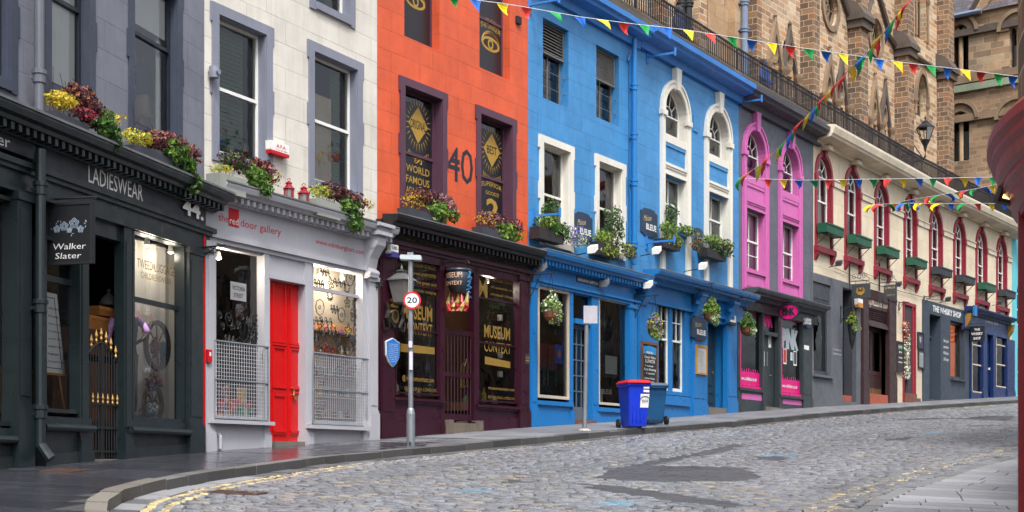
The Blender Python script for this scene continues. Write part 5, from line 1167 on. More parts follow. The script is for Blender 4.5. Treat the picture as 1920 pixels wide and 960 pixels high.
# slate whisky shop
f = FR[7]; M_ws = paint('slate_blue_render', lin(58, 68, 80), .55, grime=.25); M_nb = paint('navy_gloss', lin(22, 44, 92), .35, grime=.25)
SE = thing('shop', 'dark slate shop with white capital lettering and an orange lit display window', 'shop', f, f.U(1775), .02, gb(7, f.U(1775)))
a, b = f.U(1732, .08), f.U(1819, .08); zt = f.H(1732, 561, .08); g0 = gb(7, a) - .3; H1 = op(f, 1743, 1764, 588, 748, w=.08, d=.5); H2 = op(f, 1782, 1809, 600, 709, w=.08, d=.25)
wall(MB(f), a, b, g0, zt, [H1, H2], w=.08).build('wall', M_ws, SE); m = MB(f); m.quad((a, 0, zt), (b, 0, zt), (b, .08, zt), (a, .08, zt)); m.quad((a, 0, g0), (a, .08, g0), (a, .08, zt), (a, 0, zt)); m.build('wall_edge', M_ws, SE)
o = sash(f, SE, H2, M_ws, -.1, meet=0, fw=.08); m = MB(f); m.box(H2['u0'] + .3, H2['u1'] - .1, -.35, -.33, H2['z0'], H2['z1'] - .1); m.build('display_panel', plain('orange_glow_panel', lin(240, 110, 20), .6, emit=.25), SE); m = MB(f); m.box(H2['u0'], H2['u1'], .08, .2, H2['z0'] - .08, H2['z0'] - .01); m.build('sill', M_ws, SE)  # orange panel glows by itself, the display's light put into its material
m = MB(f); zz = H1['z0'] + 2.6; m.box(H1['u0'], H1['u1'], -.42, -.36, H1['z0'], zz); D = m.build('door', M_ddoor, SE); m = MB(f); m.box(H1['u0'] + .2, H1['u1'] - .5, -.36, -.355, H1['z0'] + 1.0, zz - .2); m.build('pane', plain('amber_glass', lin(140, 80, 50), .2), D); m = MB(f); m.lathe(H1['u0'] + .2, -.33, [(.001, H1['z0'] + .9), (.05, H1['z0'] + .93), (.001, H1['z0'] + 1)], 8); m.build('handle', plain('brass', lin(190, 160, 90), .3, .9), D); m = MB(f); m.box(H1['u0'], H1['u1'], -.42, -.3, zz, zz + .12); m.box(H1['u0'], H1['u1'], -.45, -.42, zz, H1['z1']); m.build('transom', M_ws, SE)
m = MB(f); ptext(m, 'THE WHISKY SHOP', 1749, 1802, 583, 11, .085, bold=.03, slope=-.0); m.build('lettering', M_wl, SE)
m = MB(f)
for k, s_ in enumerate(('Not just', 'another', 'Whisky', 'Shop.')): ptext(m, s_, 1769, 1779, 641 + k * 11.5, 6, .085, shear=.3)
m.build('script_lettering', M_wl, SE)
SF = thing('shop', 'navy blue shopfront with gilt brackets at the top of the street', 'shop', f, f.U(1862), .02, gb(7, f.U(1862)))
a, b = f.U(1820, .4), f.U(1903, .4); zt = f.H(1820, 574, .4); cornice(f, SF, a, b, zt, .3, .42, M_nb, dent=False, w=.12); m = MB(f); m.box(a - .02, a + .35, .5, .58, zt - .42, zt + .04); m.build('cornice_block', M_blg, SF)
zf = zt - .3; m = MB(f); m.box(a, b, 0, .15, zf - .65, zf); m.build('fascia', paint('navy_fascia', lin(40, 66, 110), .4), SF); m = MB(f); ptext(m, 'Cuttea Sark', 1848, 1872, 604, 7, .155); m.build('lettering', M_wl, SF)
for u in (a + .05, b - .3): m = MB(f); m.sweep([(0, zf), (.42, zf), (.36, zf - .3), (.2, zf - .55), (0, zf - .7)], u, u + .25); m.build('console', M_gold, SF)
zp = zf - .65
for x0, x1 in ((1820, 1823), (1843, 1851), (1862, 1868), (1888, 1903)): pil(f, SF, 7, x0, x1, zp, .14, M_nb, .3, neck=False, name='pilaster')
for x0, x1, yb_ in ((1823, 1843, 735), (1868, 1888, 725)): o, q = shopwin(f, SF, x0, x1, 617, yb_, .1, M_creamf, .06, bars=(645, 682), rw=.08); riser(f, SF, 7, x0, x1, yb_, .12, M_nb); m = MB(f); m.box(q[0], q[1], -.7, -.6, q[2], q[3]); m.build('display_back', plain('yellow_panel', lin(150, 140, 50), .7), SF)
x0, x1 = f.U(1851, .05), f.U(1862, .05); m = MB(f); m.box(x0, x1, -.1, -.05, gb(7, x0), zp); m.box(x0 + .15, x1 - .15, -.05, -.03, gb(7, x0) + .3, gb(7, x0) + 1.3); D = m.build('door', M_nb, SF); m = MB(f); m.box(x0 + .5, x0 + .6, -.05, .0, gb(7, x0) + 1.3, gb(7, x0) + 1.4); m.build('handle', M_white, D)
# turquoise neighbour at the far end
B8 = thing('terraced_building', 'turquoise building seen as a sliver at the far right end of the row', 'building', f, Lh, 0, gb(7, Lh)); M_tq = paint('turquoise_wall', lin(98, 190, 200), .5, grime=.15)
fe = FR[7]; h = [dict(u0=Lh + .6, u1=Lh + 1.7, z0=4.6, z1=9.0, d=.2, arch=True, rz=.55), dict(u0=Lh + .5, u1=Lh + 2.2, z0=3.9, z1=6.4, d=.2)]
h = [h[0] | dict(z0=6.9), dict(u0=Lh + .7, u1=Lh + 2.2, z0=3.4, z1=5.9, d=.2)]
wall(MB(fe), Lh - .245, Lh + 9, 2.5, 11.3, h).build('wall', M_tq, B8)
for q in h: sash(fe, B8, q, M_white, -.15, arch=bool(q.get('arch')), meet=.5)
shell(fe, B8, Lh, Lh + 9, 2.5, 11.3, M_int)

# ============================================================ TERRACE above the shops: deck, coping and iron railings
M_cop = stone('coping_stone', [lin(110, 96, 76), lin(88, 78, 62), lin(128, 112, 90)], (.05, .045, .04, 1), .9, .4, .012, .6)
NPT = [(PN[k][0], PN[k][1]) for k in range(3, len(PN))]
m = MB(); back = 18; dz_ = 11.62
L1 = [road_xy(s_, .02) for s_ in np.arange(SN[3] - .0, SN[-1] + 8, 1.5)]; L2 = [road_xy(s_, -back) for s_ in np.arange(SN[3], SN[-1] + 8, 1.5)]
for k in range(len(L1) - 1): m.poly([(float(L1[k][0]), float(L1[k][1]), dz_), (float(L1[k + 1][0]), float(L1[k + 1][1]), dz_), (float(L2[k + 1][0]), float(L2[k + 1][1]), dz_), (float(L2[k][0]), float(L2[k][1]), dz_)])
m.build('terrace_deck', paint('deck_stone', lin(120, 110, 98), .8), kind='structure')
BAL = None; M_rail = plain('railing_black', lin(26, 26, 30), .45)
cnt = 0
for k in range(3, 8):
    ff = FR[k]; LL = LEN[k] + (6 if k == 7 else 0)
    t = thing('coping_wall', ['weathered stone coping over the blue building beside the orange one', 'weathered stone coping over the blue building with arched bays', 'weathered stone coping over the grey and pink building', 'weathered stone coping over the left half of the cream building', 'weathered stone coping over the right half of the cream building'][k - 3], 'coping', ff, 0, 0, 11.4)
    m = MB(ff); m.box(.0, LL, -.45, .16, 11.40 if k < 5 else 11.5, 11.74); m.box(.0, LL, -.4, .10, 11.74, 11.86); m.build('coping', M_cop, t)
    npan = max(2, round(LL / 3.4)); pl = LL / npan
    for p in range(npan):
        where = ('the first blue building', 'the blue arched building', 'the grey and pink building', 'the cream building, left half', 'the cream building, right half')[k - 3]
        u0, u1 = p * pl, (p + 1) * pl; t = thing('railing', 'black iron railing panel, number %s from the left above %s' % (['one', 'two', 'three', 'four', 'five', 'six', 'seven', 'eight'][p], where), 'railing', ff, u0, -.05, 11.86, 'iron railing panels along the terrace')
        z0, z1 = 11.86, 12.66; m = MB(ff); m.box(u0 + .001, u1 - .001, -.08, -.02, z1 - .035, z1); m.build('top_rail', M_rail, t); m = MB(ff); m.box(u0 + .001, u1 - .001, -.065, -.035, z0 + .08, z0 + .105); m.build('bottom_rail', M_rail, t)
        m = MB(ff); m.box(u0, u0 + .04, -.075, -.035, z0, z1 - .036); m.build('post', M_rail, t)
        n = int(pl / .135)
        b0 = None
        for q in range(n):
            u = u0 + pl * (q + .5) / n
            if BAL is None:
                m = MB(ff); zb0 = z0 + .02; m.lathe(u, -.05, [(.019, zb0), (.019, zb0 + .12), (.032, zb0 + .14), (.020, zb0 + .17), (.020, z1 - .19), (.034, z1 - .16), (.020, z1 - .13), (.019, z1 - .04)], 5)
                b_ = m.build('baluster', M_rail, t); BAL = (b_.data, Matrix(MW[t.name]), Vector(ff.W(u, -.05, z0)), ff)
            else:
                b_ = bpy.data.objects.new('baluster', BAL[0]); COL.objects.link(b_); b_.parent = t
                # place a copy: original world transform moved and turned to this frame
                Mo = BAL[1]; F0 = BAL[3].M.copy(); F0.translation = BAL[2]; F1 = ff.M.copy(); F1.translation = ff.W(u, -.05, z0)
                b_.matrix_basis = MW[t.name].inverted() @ F1 @ F0.inverted() @ Mo; MW[b_.name] = MW[t.name]

# ============================================================ CHURCH-like stone building behind the terrace
c1 = [lin(214, 178, 138), lin(190, 150, 112), lin(206, 182, 150), lin(160, 122, 88), lin(226, 200, 164), lin(136, 106, 82), lin(206, 150, 98)]
M_s1 = stone('squared_rubble', c1, lin(216, 196, 168), .52, .23, .016, .3)
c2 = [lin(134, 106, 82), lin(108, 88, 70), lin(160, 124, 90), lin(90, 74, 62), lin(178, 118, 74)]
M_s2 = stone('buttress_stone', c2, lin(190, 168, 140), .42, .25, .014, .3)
M_s3 = stone('ashlar', [lin(202, 168, 128), lin(188, 150, 110), lin(212, 184, 148)], lin(150, 125, 95), .8, .5, .006, .5)
M_s4 = paint('dressed_stone', lin(146, 122, 96), .8, grime=.5, bump=.5); M_s5 = paint('sooty_stone', lin(92, 80, 70), .8, grime=.4, bump=.4)
def zfun(x): return 61.0 * 1400 / (2900 - x)
cp0 = np.array([(1040 - CX) / FP * zfun(1040), zfun(1040)]); cp1 = np.array([(1785 - CX) / FP * zfun(1785), zfun(1785)]); fc = Frame(cp0, cp1 - cp0); LC = float(np.linalg.norm(cp1 - cp0))
CH = thing('stone_church', 'tall sandstone Gothic building with buttresses and lancet windows behind the terrace railing', 'church', fc, LC / 2, 0, dz_)
M_redf = paint('red_frame', lin(160, 28, 40), .5); M_dkg = glassmat('leaded_glass', (.25, .26, .28, 1), .9)
holes = []; lanc = []
def px_h(x0, x1, yt, yb, **kw): h = op(fc, x0, x1, yt, yb, **kw); return h
PAIRS = [(1435, 1490, 32, 128), (1540, 1586, 92, 190), (1627, 1666, 142, 235)]
for (x0, x1, yt, yb) in PAIRS:
    a, b = fc.U(x0), fc.U(x1); zt = fc.H(x0, yt); zb = fc.H(x0, yb + 30); W_ = (b - a)
    for q in (0, 1):
        u0 = a + W_ * (.1 + q * .46); u1 = u0 + W_ * .34; zk = fc.H(x0, yb - 8); holes.append(dict(u0=u0, u1=u1, z0=max(dz_ + .3, zk - 2.6), z1=zk, d=.35, kind='low')); holes.append(dict(u0=u0 + .05, u1=u1 - .05, z0=zk + .25, z1=zk + 1.5, d=.25, arch=True, rz=(u1 - u0) * .7, kind='quat'))
for (x0, x1, yt, yb) in ((1718, 1736, -60, 68), (1717, 1736, 135, 214)): h = px_h(x0, x1, yt, yb, d=.35, arch=True); h['rz'] = (h['u1'] - h['u0']) * .95; h['kind'] = 'lancet'; holes.append(h)
for (xc, yc) in ((1556, 15), (1641, 68)):
    uc = fc.U(xc); zc_ = fc.H(xc, yc); r = .85; holes.append(dict(u0=uc - r, u1=uc + r, z0=zc_ - r * 1.1, z1=zc_ + r * 1.1, d=.4, kind='round'))
hw = [dict(u0=fc.U(1423), u1=fc.U(1434), z0=fc.H(1423, 12), z1=fc.H(1423, 12) + 3, d=.2, kind='low')]
hw = [dict(u0=fc.U(1352), u1=fc.U(1358), z0=fc.H(1352, 8), z1=fc.H(1352, -90), d=.3, kind='low')]
holes += hw
wall(MB(fc), 0, LC, dz_, 27, holes, reveal=True).build('wall', M_s1, CH)
m = MB(fc); m.box(fc.U(1325), fc.U(1373), .002, .05, dz_, 27) if False else None
xa, xb = fc.U(1325), fc.U(1395); mm = MB(fc); wall(mm, xa, xb, dz_, 27, [dict(h, u0=h['u0'], u1=h['u1']) for h in hw], w=.04, reveal=False); mm.build('ashlar_bay', M_s3, CH)
shell(fc, CH, .0, LC, dz_, 27, M_int, depth=5)
for h in holes:
    if h['kind'] == 'round':
        uc, zc_, r = (h['u0'] + h['u1']) / 2, (h['z0'] + h['z1']) / 2, (h['u1'] - h['u0']) / 2; n = 24; C_ = lambda rr: [(uc + rr * math.cos(2 * math.pi * k / n), zc_ + rr * 1.1 * math.sin(2 * math.pi * k / n)) for k in range(n)]
        m = MB(fc); sq = []
        for k in range(n):
            an = 2 * math.pi * k / n; cs, sn = math.cos(an), math.sin(an); q = max(abs(cs), abs(sn)); sq.append((uc + r * 1.02 * cs / q, zc_ + r * 1.12 * sn / q))
        m.ring(sq, C_(r * .86), -.1, .003); m.build('round_infill', M_s1, CH); m = MB(fc); m.ring(C_(r * 1.12), C_(r * .86), .003, .1); m.build('round_surround', M_s4, CH)
        m = MB(fc); m.ring(C_(r * .86), C_(r * .78), -.3, -.1)
        for k in range(3): an = math.pi * k / 3; m.tube([(uc - r * .8 * math.cos(an), -.2, zc_ - r * .85 * math.sin(an)), (uc + r * .8 * math.cos(an), -.2, zc_ + r * .85 * math.sin(an))], .05, 5)
        m.ring(C_(r * .4), C_(r * .32), -.25, -.15); o = m.build('round_window', M_s4, CH); m = MB(fc); m.poly([(u, -.22, z) for u, z in C_(r * .85)]); m.build('pane', GLASS, o)
    else:
        arch = bool(h.get('arch')); o = sash(fc, CH, h, M_redf if h['kind'] == 'low' else M_s4, -h['d'] + .05, arch=arch, rz=h.get('rz'), meet=0 if arch else .4, fw=.07, glass=M_dkg, name='lancet_window' if arch else 'window')
        if h['kind'] == 'lancet':
            uc = (h['u0'] + h['u1']) / 2; r = (h['u1'] - h['u0']) / 2; zs = h['z1'] - h['rz']; m = MB(fc); m.ring(arcpts(uc, zs, r + .22, h['rz'] + .3), arcpts(uc, zs, r + .04, h['rz'] + .04), .003, .14, closed=False)
            for u in (h['u0'] - .13, h['u1'] + .13): m.tube([(u, .06, h['z0']), (u, .06, zs)], .07, 8); m.lathe(u, .06, [(.07, zs - .25), (.14, zs - .08), (.15, zs)], 8)
            m.build('hood_mould', M_s4, CH)
# paired gabled hoods with a shaft between
for (x0, x1, yt, yb) in PAIRS:
    a, b = fc.U(x0), fc.U(x1); W_ = b - a; zt = fc.H(x0 + 12, yt); zb = fc.H(x0, yb - 14)
    for q in (0, 1):
        u0 = a + W_ * (.02 + q * .5); u1 = u0 + W_ * .48; um = (u0 + u1) / 2; m = MB(fc); t_ = .13
        m.ring([(u0 - .05, zb), (um, zt), (u1 + .05, zb)], [(u0 + t_, zb), (um, zt - .65), (u1 - t_, zb)], .003, .16, closed=False); m.lathe(um, .1, [(.08, zt - .2), (.05, zt), (.09, zt + .08), (.03, zt + .2)], 6); m.build('gable_hood', M_s5 if q else M_s4, CH)
        m = MB(fc); uc = um; zc_ = zb + .55; m.ring([(uc + .36 * math.cos(2 * math.pi * k / 12), zc_ + .5 * math.sin(2 * math.pi * k / 12)) for k in range(12)], [(uc + .22 * math.cos(2 * math.pi * k / 12), zc_ + .34 * math.sin(2 * math.pi * k / 12)) for k in range(12)], -.15, .08); m.build('tracery', M_s4, CH)
    for u, r in ((a + W_ * .5, .13), (a - .02, .11), (b + .02, .11)): m = MB(fc); m.tube([(u, .17, dz_), (u, .17, zb - .25)], r, 8); m.lathe(u, .17, [(r, zb - .35), (r * 1.8, zb - .12), (r * 2, zb)], 8); m.build('shaft', M_s4, CH)
# buttresses
def buttress(x0, x1, out, z1, cap=None, mat=M_s2, x2=None):
    a, b = fc.U(x0, out), fc.U(x1, out); m = MB(fc); m.box(a, b, 0, out, dz_, z1); o = m.build('buttress', mat, CH)
    if cap: m = MB(fc); m.box(a - .12, b + .12, 0, out + .14, cap - .35, cap); m.box(a - .22, b + .22, 0, out + .24, cap, cap + .22); m.sweep([(0, cap + .22), (out + .24, cap + .22), (out - .1, cap + .75), (0, cap + 1.0)], a - .2, b + .2); m.build('buttress_cap', M_s5, o)
buttress(1240, 1252, .5, 27); buttress(1418, 1424, .9, 27) if False else None
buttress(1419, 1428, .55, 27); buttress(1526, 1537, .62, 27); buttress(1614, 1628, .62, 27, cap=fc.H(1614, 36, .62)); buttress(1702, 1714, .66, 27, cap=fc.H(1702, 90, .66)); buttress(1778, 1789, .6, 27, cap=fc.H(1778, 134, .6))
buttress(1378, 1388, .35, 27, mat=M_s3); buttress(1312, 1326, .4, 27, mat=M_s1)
# sloping hood strings high up on the wall
m = MB(fc)
for (x0, y0, x1, y1) in ((1575, -20, 1592, 30), (1640, -20, 1626, 30), (1648, -10, 1668, 60), (1664, 62, 1680, 88), (1716, 105, 1757, 132)): m = MB(fc); m.tube([(fc.U(x0, .1), .1, fc.H(x0, y0, .1)), (fc.U(x1, .1), .1, fc.H(x1, y1, .1))], .13, 6); m.build('string_mould', M_s5, CH)
for x, r, mt in ((1396, .14, 'grey_pipe'), (1289, .12, 'black_iron'), (1302, .14, 'black_iron')):
    mtl = MATS[mt] if mt in MATS else paint('grey_pipe', lin(98, 100, 108), .5); downpipe(fc, CH, fc.U(x, .5), .5 if x == 1396 else .25, dz_, 27, r, plain('blue_grey_pipe', lin(112, 124, 145), .5) if x == 1396 else mtl, (fc.H(x, 60, .4), fc.H(x, 10, .4)))
# ---- Romanesque range closing the view on the right
rp0 = np.array([(1780 - CX) / FP * 80.0, 80.0]); Zr = lambda x: 80.0 * (1780 + 2340) / (x + 2340); rp1 = np.array([(1990 - CX) / FP * Zr(1990), Zr(1990)]); fr = Frame(rp0, rp1 - rp0); LR = float(np.linalg.norm(rp1 - rp0)) + 6
RB = thing('stone_hall', 'lower sandstone range with round arched windows and a slate roof behind the terrace at right', 'building', fr, LR / 2, 0, dz_)
M_s6 = stone('mixed_rubble', [lin(204, 168, 130), lin(178, 144, 108), lin(146, 120, 94), lin(214, 184, 146), lin(104, 90, 78)], lin(192, 168, 138), .75, .36, .016, .5)
M_s7 = stone('mixed_rubble_small', [lin(180, 148, 114), lin(160, 128, 98), lin(136, 110, 86), lin(194, 164, 130)], lin(172, 148, 120), .5, .24, .014, .45)
RH = []
for (x0, x1, yt, yb, dbl) in ((1784, 1816, 50, 145, 1), (1784, 1817, 212, 304, 1), (1893, 1925, 42, 150, 1), (1888, 1925, 205, 300, 1)): h = op(fr, x0, x1, yt, yb, d=.5, arch=True); h['rz'] = (h['u1'] - h['u0']) / 2; RH.append(h)
zm_ = fr.H(1790, 176)
ze = fr.H(1790, 34)
wall(MB(fr), -1, LR, dz_, zm_, [h for h in RH if h['z1'] < zm_]).build('lower_wall', M_s7, RB); wall(MB(fr), -1, LR, zm_, ze + .2, [h for h in RH if h['z1'] > zm_]).build('upper_wall', M_s6, RB)
# gable end rising right of the slate roof
u0 = fr.U(1838); m = MB(fr); m.poly([(u0, .0, ze + .2), (LR, .0, ze + .2), (LR, .0, ze + 9), (u0 + 5.5, .0, ze + 9)]); m.build('gable_wall', M_s6, RB); m = MB(fr); m.tube([(u0 - .1, .1, ze), (u0 + 5.6, .1, ze + 9.3)], .28, 4); m.build('gable_coping', M_s3, RB); m = MB(fr); m.tube([(u0 - .55, .15, ze), (u0 + 5.15, .15, ze + 9.3)], .16, 4); m.build('verge_gutter', M_s5, RB)
M_sl = stone('slates', [lin(92, 84, 92), lin(76, 70, 78), lin(110, 98, 104), lin(84, 82, 92)], (.02, .02, .022, 1), .35, .22, .012, .2, .6)
m = MB(fr); m.poly([(-1.5, .3, ze), (u0 + 6, .3, ze), (u0 + 6, -4.5, ze + 7), (-1.5, -4.5, ze + 7)]); m.build('roof', M_sl, RB); m = MB(fr); m.tube([(-1.2, .35, ze), (u0 + .2, .35, ze)], .14, 6); m.build('gutter', plain('blue_grey_pipe', lin(112, 124, 145), .5), RB)
shell(fr, RB, -1, LR, dz_, ze + .2, M_int, depth=4)
for h in RH:
    uc, r, zs = (h['u0'] + h['u1']) / 2, (h['u1'] - h['u0']) / 2, h['z1'] - h['rz']
    o = sash(fr, RB, h, M_black, -.4, up=(1, 1), lo=(2, 2), meet=0, arch=True, rz=h['rz'], fw=.1, name='arched_window', bar=.09, back=[('blind', plain('pale_blind', lin(150, 168, 172), .7), .05, .95, 0, .62)] if h is not RH[0] else None)
    m = MB(fr); m.ring(arcpts(uc, zs, r + .55, r + .55), arcpts(uc, zs, r, r), .003, .12, closed=False); m.ring(arcpts(uc, zs, r + .62, r + .62), arcpts(uc, zs, r + .42, r + .42), .12, .26, closed=False); m.build('arch_moulding', M_s4, RB)
    m = MB(fr); m.tube([(uc, -.15, h['z0']), (uc, -.15, zs)], .13, 8); m.plate([(uc - .13, zs), (uc + .13, zs), (uc + r * .7, zs + r * .55), (uc + r * .35, zs + r * .9), (uc, zs + r * .35), (uc - r * .35, zs + r * .9), (uc - r * .7, zs + r * .55)], -.3, -.1); m.build('mullion', M_s3, o)
for z, h_, mt, nm in ((zm_, .38, paint('copper_green', lin(140, 150, 125), .7, grime=.3), 'string_course'), (zm_ + .45, .4, M_s4, 'string_course'), (fr.H(1790, 72), .35, M_s5, 'string_course'), (fr.H(1790, 232), .4, M_s4, 'string_course')): m = MB(fr); m.box(-1, LR, .003 if nm else 0, .2 if h_ < .5 else .1, z, z + h_); m.build(nm, mt, RB)
m = MB(fr); m.box(3.3, LR, .0, 2.2, fr.H(1800, 340), fr.H(1800, 332)); m.box(3.4, LR, .0, 1.6, fr.H(1800, 352), fr.H(1800, 340)); m.build('lean_to_roof', M_s5, RB)

# ============================================================ right-hand side: round-cornered red shopfront and the terrace opposite
fq = Frame((0, 0), (1, 0)); ax, ay = 8.2, -9.37     # fq local: u = X, w = -Y
RS = thing('corner_building', 'round cornered stone building with a glossy dark red moulded shopfront at the right edge', 'building', fq, ax, ay, float(gz(-6, 11.5)) - .1)
M_dr = plain('dark_red_gloss', lin(140, 8, 16), .4, var=.25)
def ln(prof, name, mat, n=160): m = MB(fq); m.lathe(ax, ay, [(r + 3.32, z) for r, z in prof], n); return m.build(name, mat, RS)
ln([(1.26, 2.47), (1.49, 2.46), (1.53, 2.41), (1.535, 2.34), (1.50, 2.31), (1.505, 2.26), (1.47, 2.22), (1.46, 2.14), (1.415, 2.11), (1.42, 2.06), (1.37, 2.02), (1.36, 1.94), (1.31, 1.91), (1.30, 1.86), (1.24, 1.84)], 'cornice', M_dr)
m = MB(fq)
for k in range(9):
    an = math.radians(198.3 + (k - 3) * 15); uu, ww = ax + 4.53 * math.cos(an), ay + 4.53 * math.sin(an); c2_, s2_ = math.cos(an), math.sin(an); g0 = -1.2
    P = [(uu + 0.10 * c2_ - .13 * s2_, ww + .10 * s2_ + .13 * c2_), (uu + .10 * c2_ + .13 * s2_, ww + .10 * s2_ - .13 * c2_), (uu - .1 * c2_ + .13 * s2_, ww - .1 * s2_ - .13 * c2_), (uu - .1 * c2_ - .13 * s2_, ww - .1 * s2_ + .13 * c2_)]
    mm = MB(fq); I = [mm.pt(p[0], p[1], z) for z in (g0, 1.9) for p in P]
    for q in ((0, 1, 5, 4), (1, 2, 6, 5), (2, 3, 7, 6), (3, 0, 4, 7)): mm.face([I[j] for j in q])
    mm.build('pilaster', M_dr, RS)
ln([(1.19, -1.2), (1.24, -1.19), (1.24, -.5), (1.20, -.48), (1.19, -.47)], 'stall_riser', M_dr); ln([(1.14, -.5), (1.14, 1.9)], 'shop_window', GD); ln([(.9, -1.2), (.9, 2.4)], 'interior', M_int)
ln([(1.24, 2.44), (1.31, 2.6), (1.315, 5.2)], 'wall', M_s2)
# opposite terrace, seen only in the shop glass and from other viewpoints
OPPL = ['sandstone tenement opposite the charcoal building', 'sandstone tenement opposite the orange building', 'sandstone tenement opposite the blue buildings', 'sandstone tenement opposite the grey and cream buildings']
M_op = stone('tenement_stone', [lin(190, 168, 136), lin(170, 148, 118), lin(200, 180, 150)], lin(120, 104, 84), .8, .33, .008, .4)
for k, (s0, s1) in enumerate(((1, 13), (13, 26), (26, 40), (40, 56))):
    A = np.array([float(q) for q in road_xy(s1, 13.2)]); Bq = np.array([float(q) for q in road_xy(s0, 13.2)]); fo = Frame(A, Bq - A); Lo_ = float(np.linalg.norm(Bq - A)); g0 = float(gz(s0, 13)) - .5
    OB = thing('tenement', OPPL[k], 'building', fo, Lo_ / 2, 0, g0, 'tenements on the opposite side of the street'); hh = []
    nb = 4; NF = (1, 3, 2, 3)[k]; HO = 1.4 + 3.1 * NF
    for fl_ in range(NF):
        for q in range(nb): u = Lo_ * (q + .5) / nb; z = g0 + 1.2 + fl_ * 3.1 + (0.0 if fl_ else 0); hh.append(dict(u0=u - (.6 if fl_ else 1.0), u1=u + (.6 if fl_ else 1.0), z0=z, z1=z + 2.0, d=.2))
    wall(MB(fo), 0, Lo_, g0 - 1, g0 + HO, hh).build('wall', M_op, OB); m = MB(fo); m.quad((0, 0, g0 + HO), (Lo_, 0, g0 + HO), (Lo_, -5, g0 + HO + 2), (0, -5, g0 + HO + 2)); m.build('roof', M_sl, OB); m = MB(fo); m.box(0, Lo_, 0, .3, g0 + 3.7, g0 + 4.0); m.box(0, Lo_, 0, .35, g0 + HO - .2, g0 + HO + .1); m.build('cornice', M_s4, OB)
    for h in hh: sash(fo, OB, h, M_white, -.15, up=(2, 1), lo=(2, 1), meet=.5)
    m = MB(fo); m.box(0, Lo_, -5.2, -.4, g0 - 1, g0 + HO - .2); m.build('interior', M_int, OB)
# ============================================================ OBJECTS
M_trd = paint('charcoal_trough', lin(58, 60, 66), .6); M_trs = paint('sage_trough', lin(150, 152, 142), .6); M_grn = paint('green_trough', lin(24, 82, 58), .45, grime=.2); M_blk2 = paint('charcoal_trough2', lin(46, 50, 56), .5, grime=.2)
def flowerbox(fr, x0, x1, yt, yb, w0, w1, mat, label, plants, seed, group='flower troughs on the shop cornices', ivy=None, split=True, size=.035):
    """trough on columns x0..x1; plants = list of (col x, row y, rx_px, rz_px, n, colours, kind)"""
    random.seed(seed); a, b, zt, zb = fr.U(x0, w1), fr.U(x1, w1), fr.H(x0, yt, w1), fr.H(x0, yb, w1)
    t = thing('flower_trough', label, 'flower box', fr, (a + b) / 2, (w0 + w1) / 2, zb, group)
    m = MB(fr); q = .03; m.plate([(a + q, zb), (b - q, zb), (b, zt), (a, zt)], w0, w1); m.build('trough', mat, t); wc = (w0 + w1) / 2
    byk = {}
    for (px_, py_, rx, rz, n, cols, kind, *ex) in plants:
        uc = fr.U(px_, w1 - .05); zc_ = fr.H(px_, py_, w1 - .05); ru = max(.08, abs(fr.U(px_ + rx, w1) - fr.U(px_ - rx, w1)) / 2); rzm = fr.up(w1, rz, px_)
        byk.setdefault(kind, []).append((uc, wc + (ex[0] if ex else .03), zc_, ru, .20 if kind != 'trailing_ivy' else .12, rzm, n, cols))
    for kind, bl in byk.items():
        mb = leaves(MB(fr), bl, size * (1.2 if kind == 'trailing_ivy' else .7 if 'flower' in kind else 1)); mb.build(kind, LEAF, t)
    m = MB(fr)     # twiggy stems
    for k in range(10):
        u = random.uniform(a, b); z = zt; h = random.uniform(.2, .55); m.tube([(u, wc, z), (u + random.uniform(-.06, .06), wc + random.uniform(-.05, .1), z + h * .6), (u + random.uniform(-.15, .15), wc + random.uniform(-.05, .15), z + h)], .004, 3, (.08, .05, .04))
    m.build('stems', LEAF, t); return t
f = FR[0]
DK = [RED, BRN, PUR, lin(150, 90, 60)]; IV = [G1, G2, G1, G3]
flowerbox(f, 104, 168, 207, 243, .18, .46, M_trd, 'charcoal trough with yellow flowers and trailing ivy below the window beside the downpipe',
    [(122, 188, 22, 16, 260, [YEL, YEL, lin(200, 180, 40)], 'yellow_flowers'), (155, 180, 24, 22, 240, DK, 'purple_foliage'), (180, 212, 20, 24, 260, DK + [PIK], 'purple_foliage'), (150, 214, 14, 10, 90, [RED, lin(160, 40, 60)], 'flowers', .14), (192, 235, 18, 28, 330, IV, 'trailing_ivy', .14), (205, 262, 8, 24, 90, IV, 'trailing_ivy', .16), (221, 222, 10, 10, 60, [YEL], 'yellow_flowers')], 1)
flowerbox(f, 258, 340, 270, 308, .18, .46, M_trd, 'charcoal trough with yellow flowers and long trailing ivy above the number forty-four',
    [(266, 258, 20, 13, 240, [YEL, YEL, G4], 'yellow_flowers'), (296, 262, 16, 16, 160, DK, 'purple_foliage'), (330, 270, 24, 20, 280, DK + [PIK, PIK], 'purple_foliage'), (360, 290, 16, 20, 160, DK, 'purple_foliage'), (326, 288, 20, 26, 330, IV, 'trailing_ivy', .14), (345, 315, 9, 24, 110, IV, 'trailing_ivy', .16), (354, 345, 6, 20, 50, IV, 'trailing_ivy', .18)], 2)
f = FR[1]
flowerbox(f, 412, 463, 323, 358, .2, .48, M_trs, 'sage grey trough overflowing with ivy to the left of the red lanterns',
    [(420, 316, 12, 8, 70, [YEL, G4], 'yellow_flowers'), (448, 302, 26, 18, 280, [G3, BRN, PUR, G1], 'purple_foliage'), (495, 314, 22, 16, 260, DK + [PIK], 'purple_foliage'), (480, 332, 20, 22, 330, [G1, G2, G2], 'trailing_ivy', .12), (490, 356, 12, 14, 110, IV, 'trailing_ivy', .16), (518, 334, 9, 14, 90, [YEL, BRN], 'yellow_flowers')], 3)
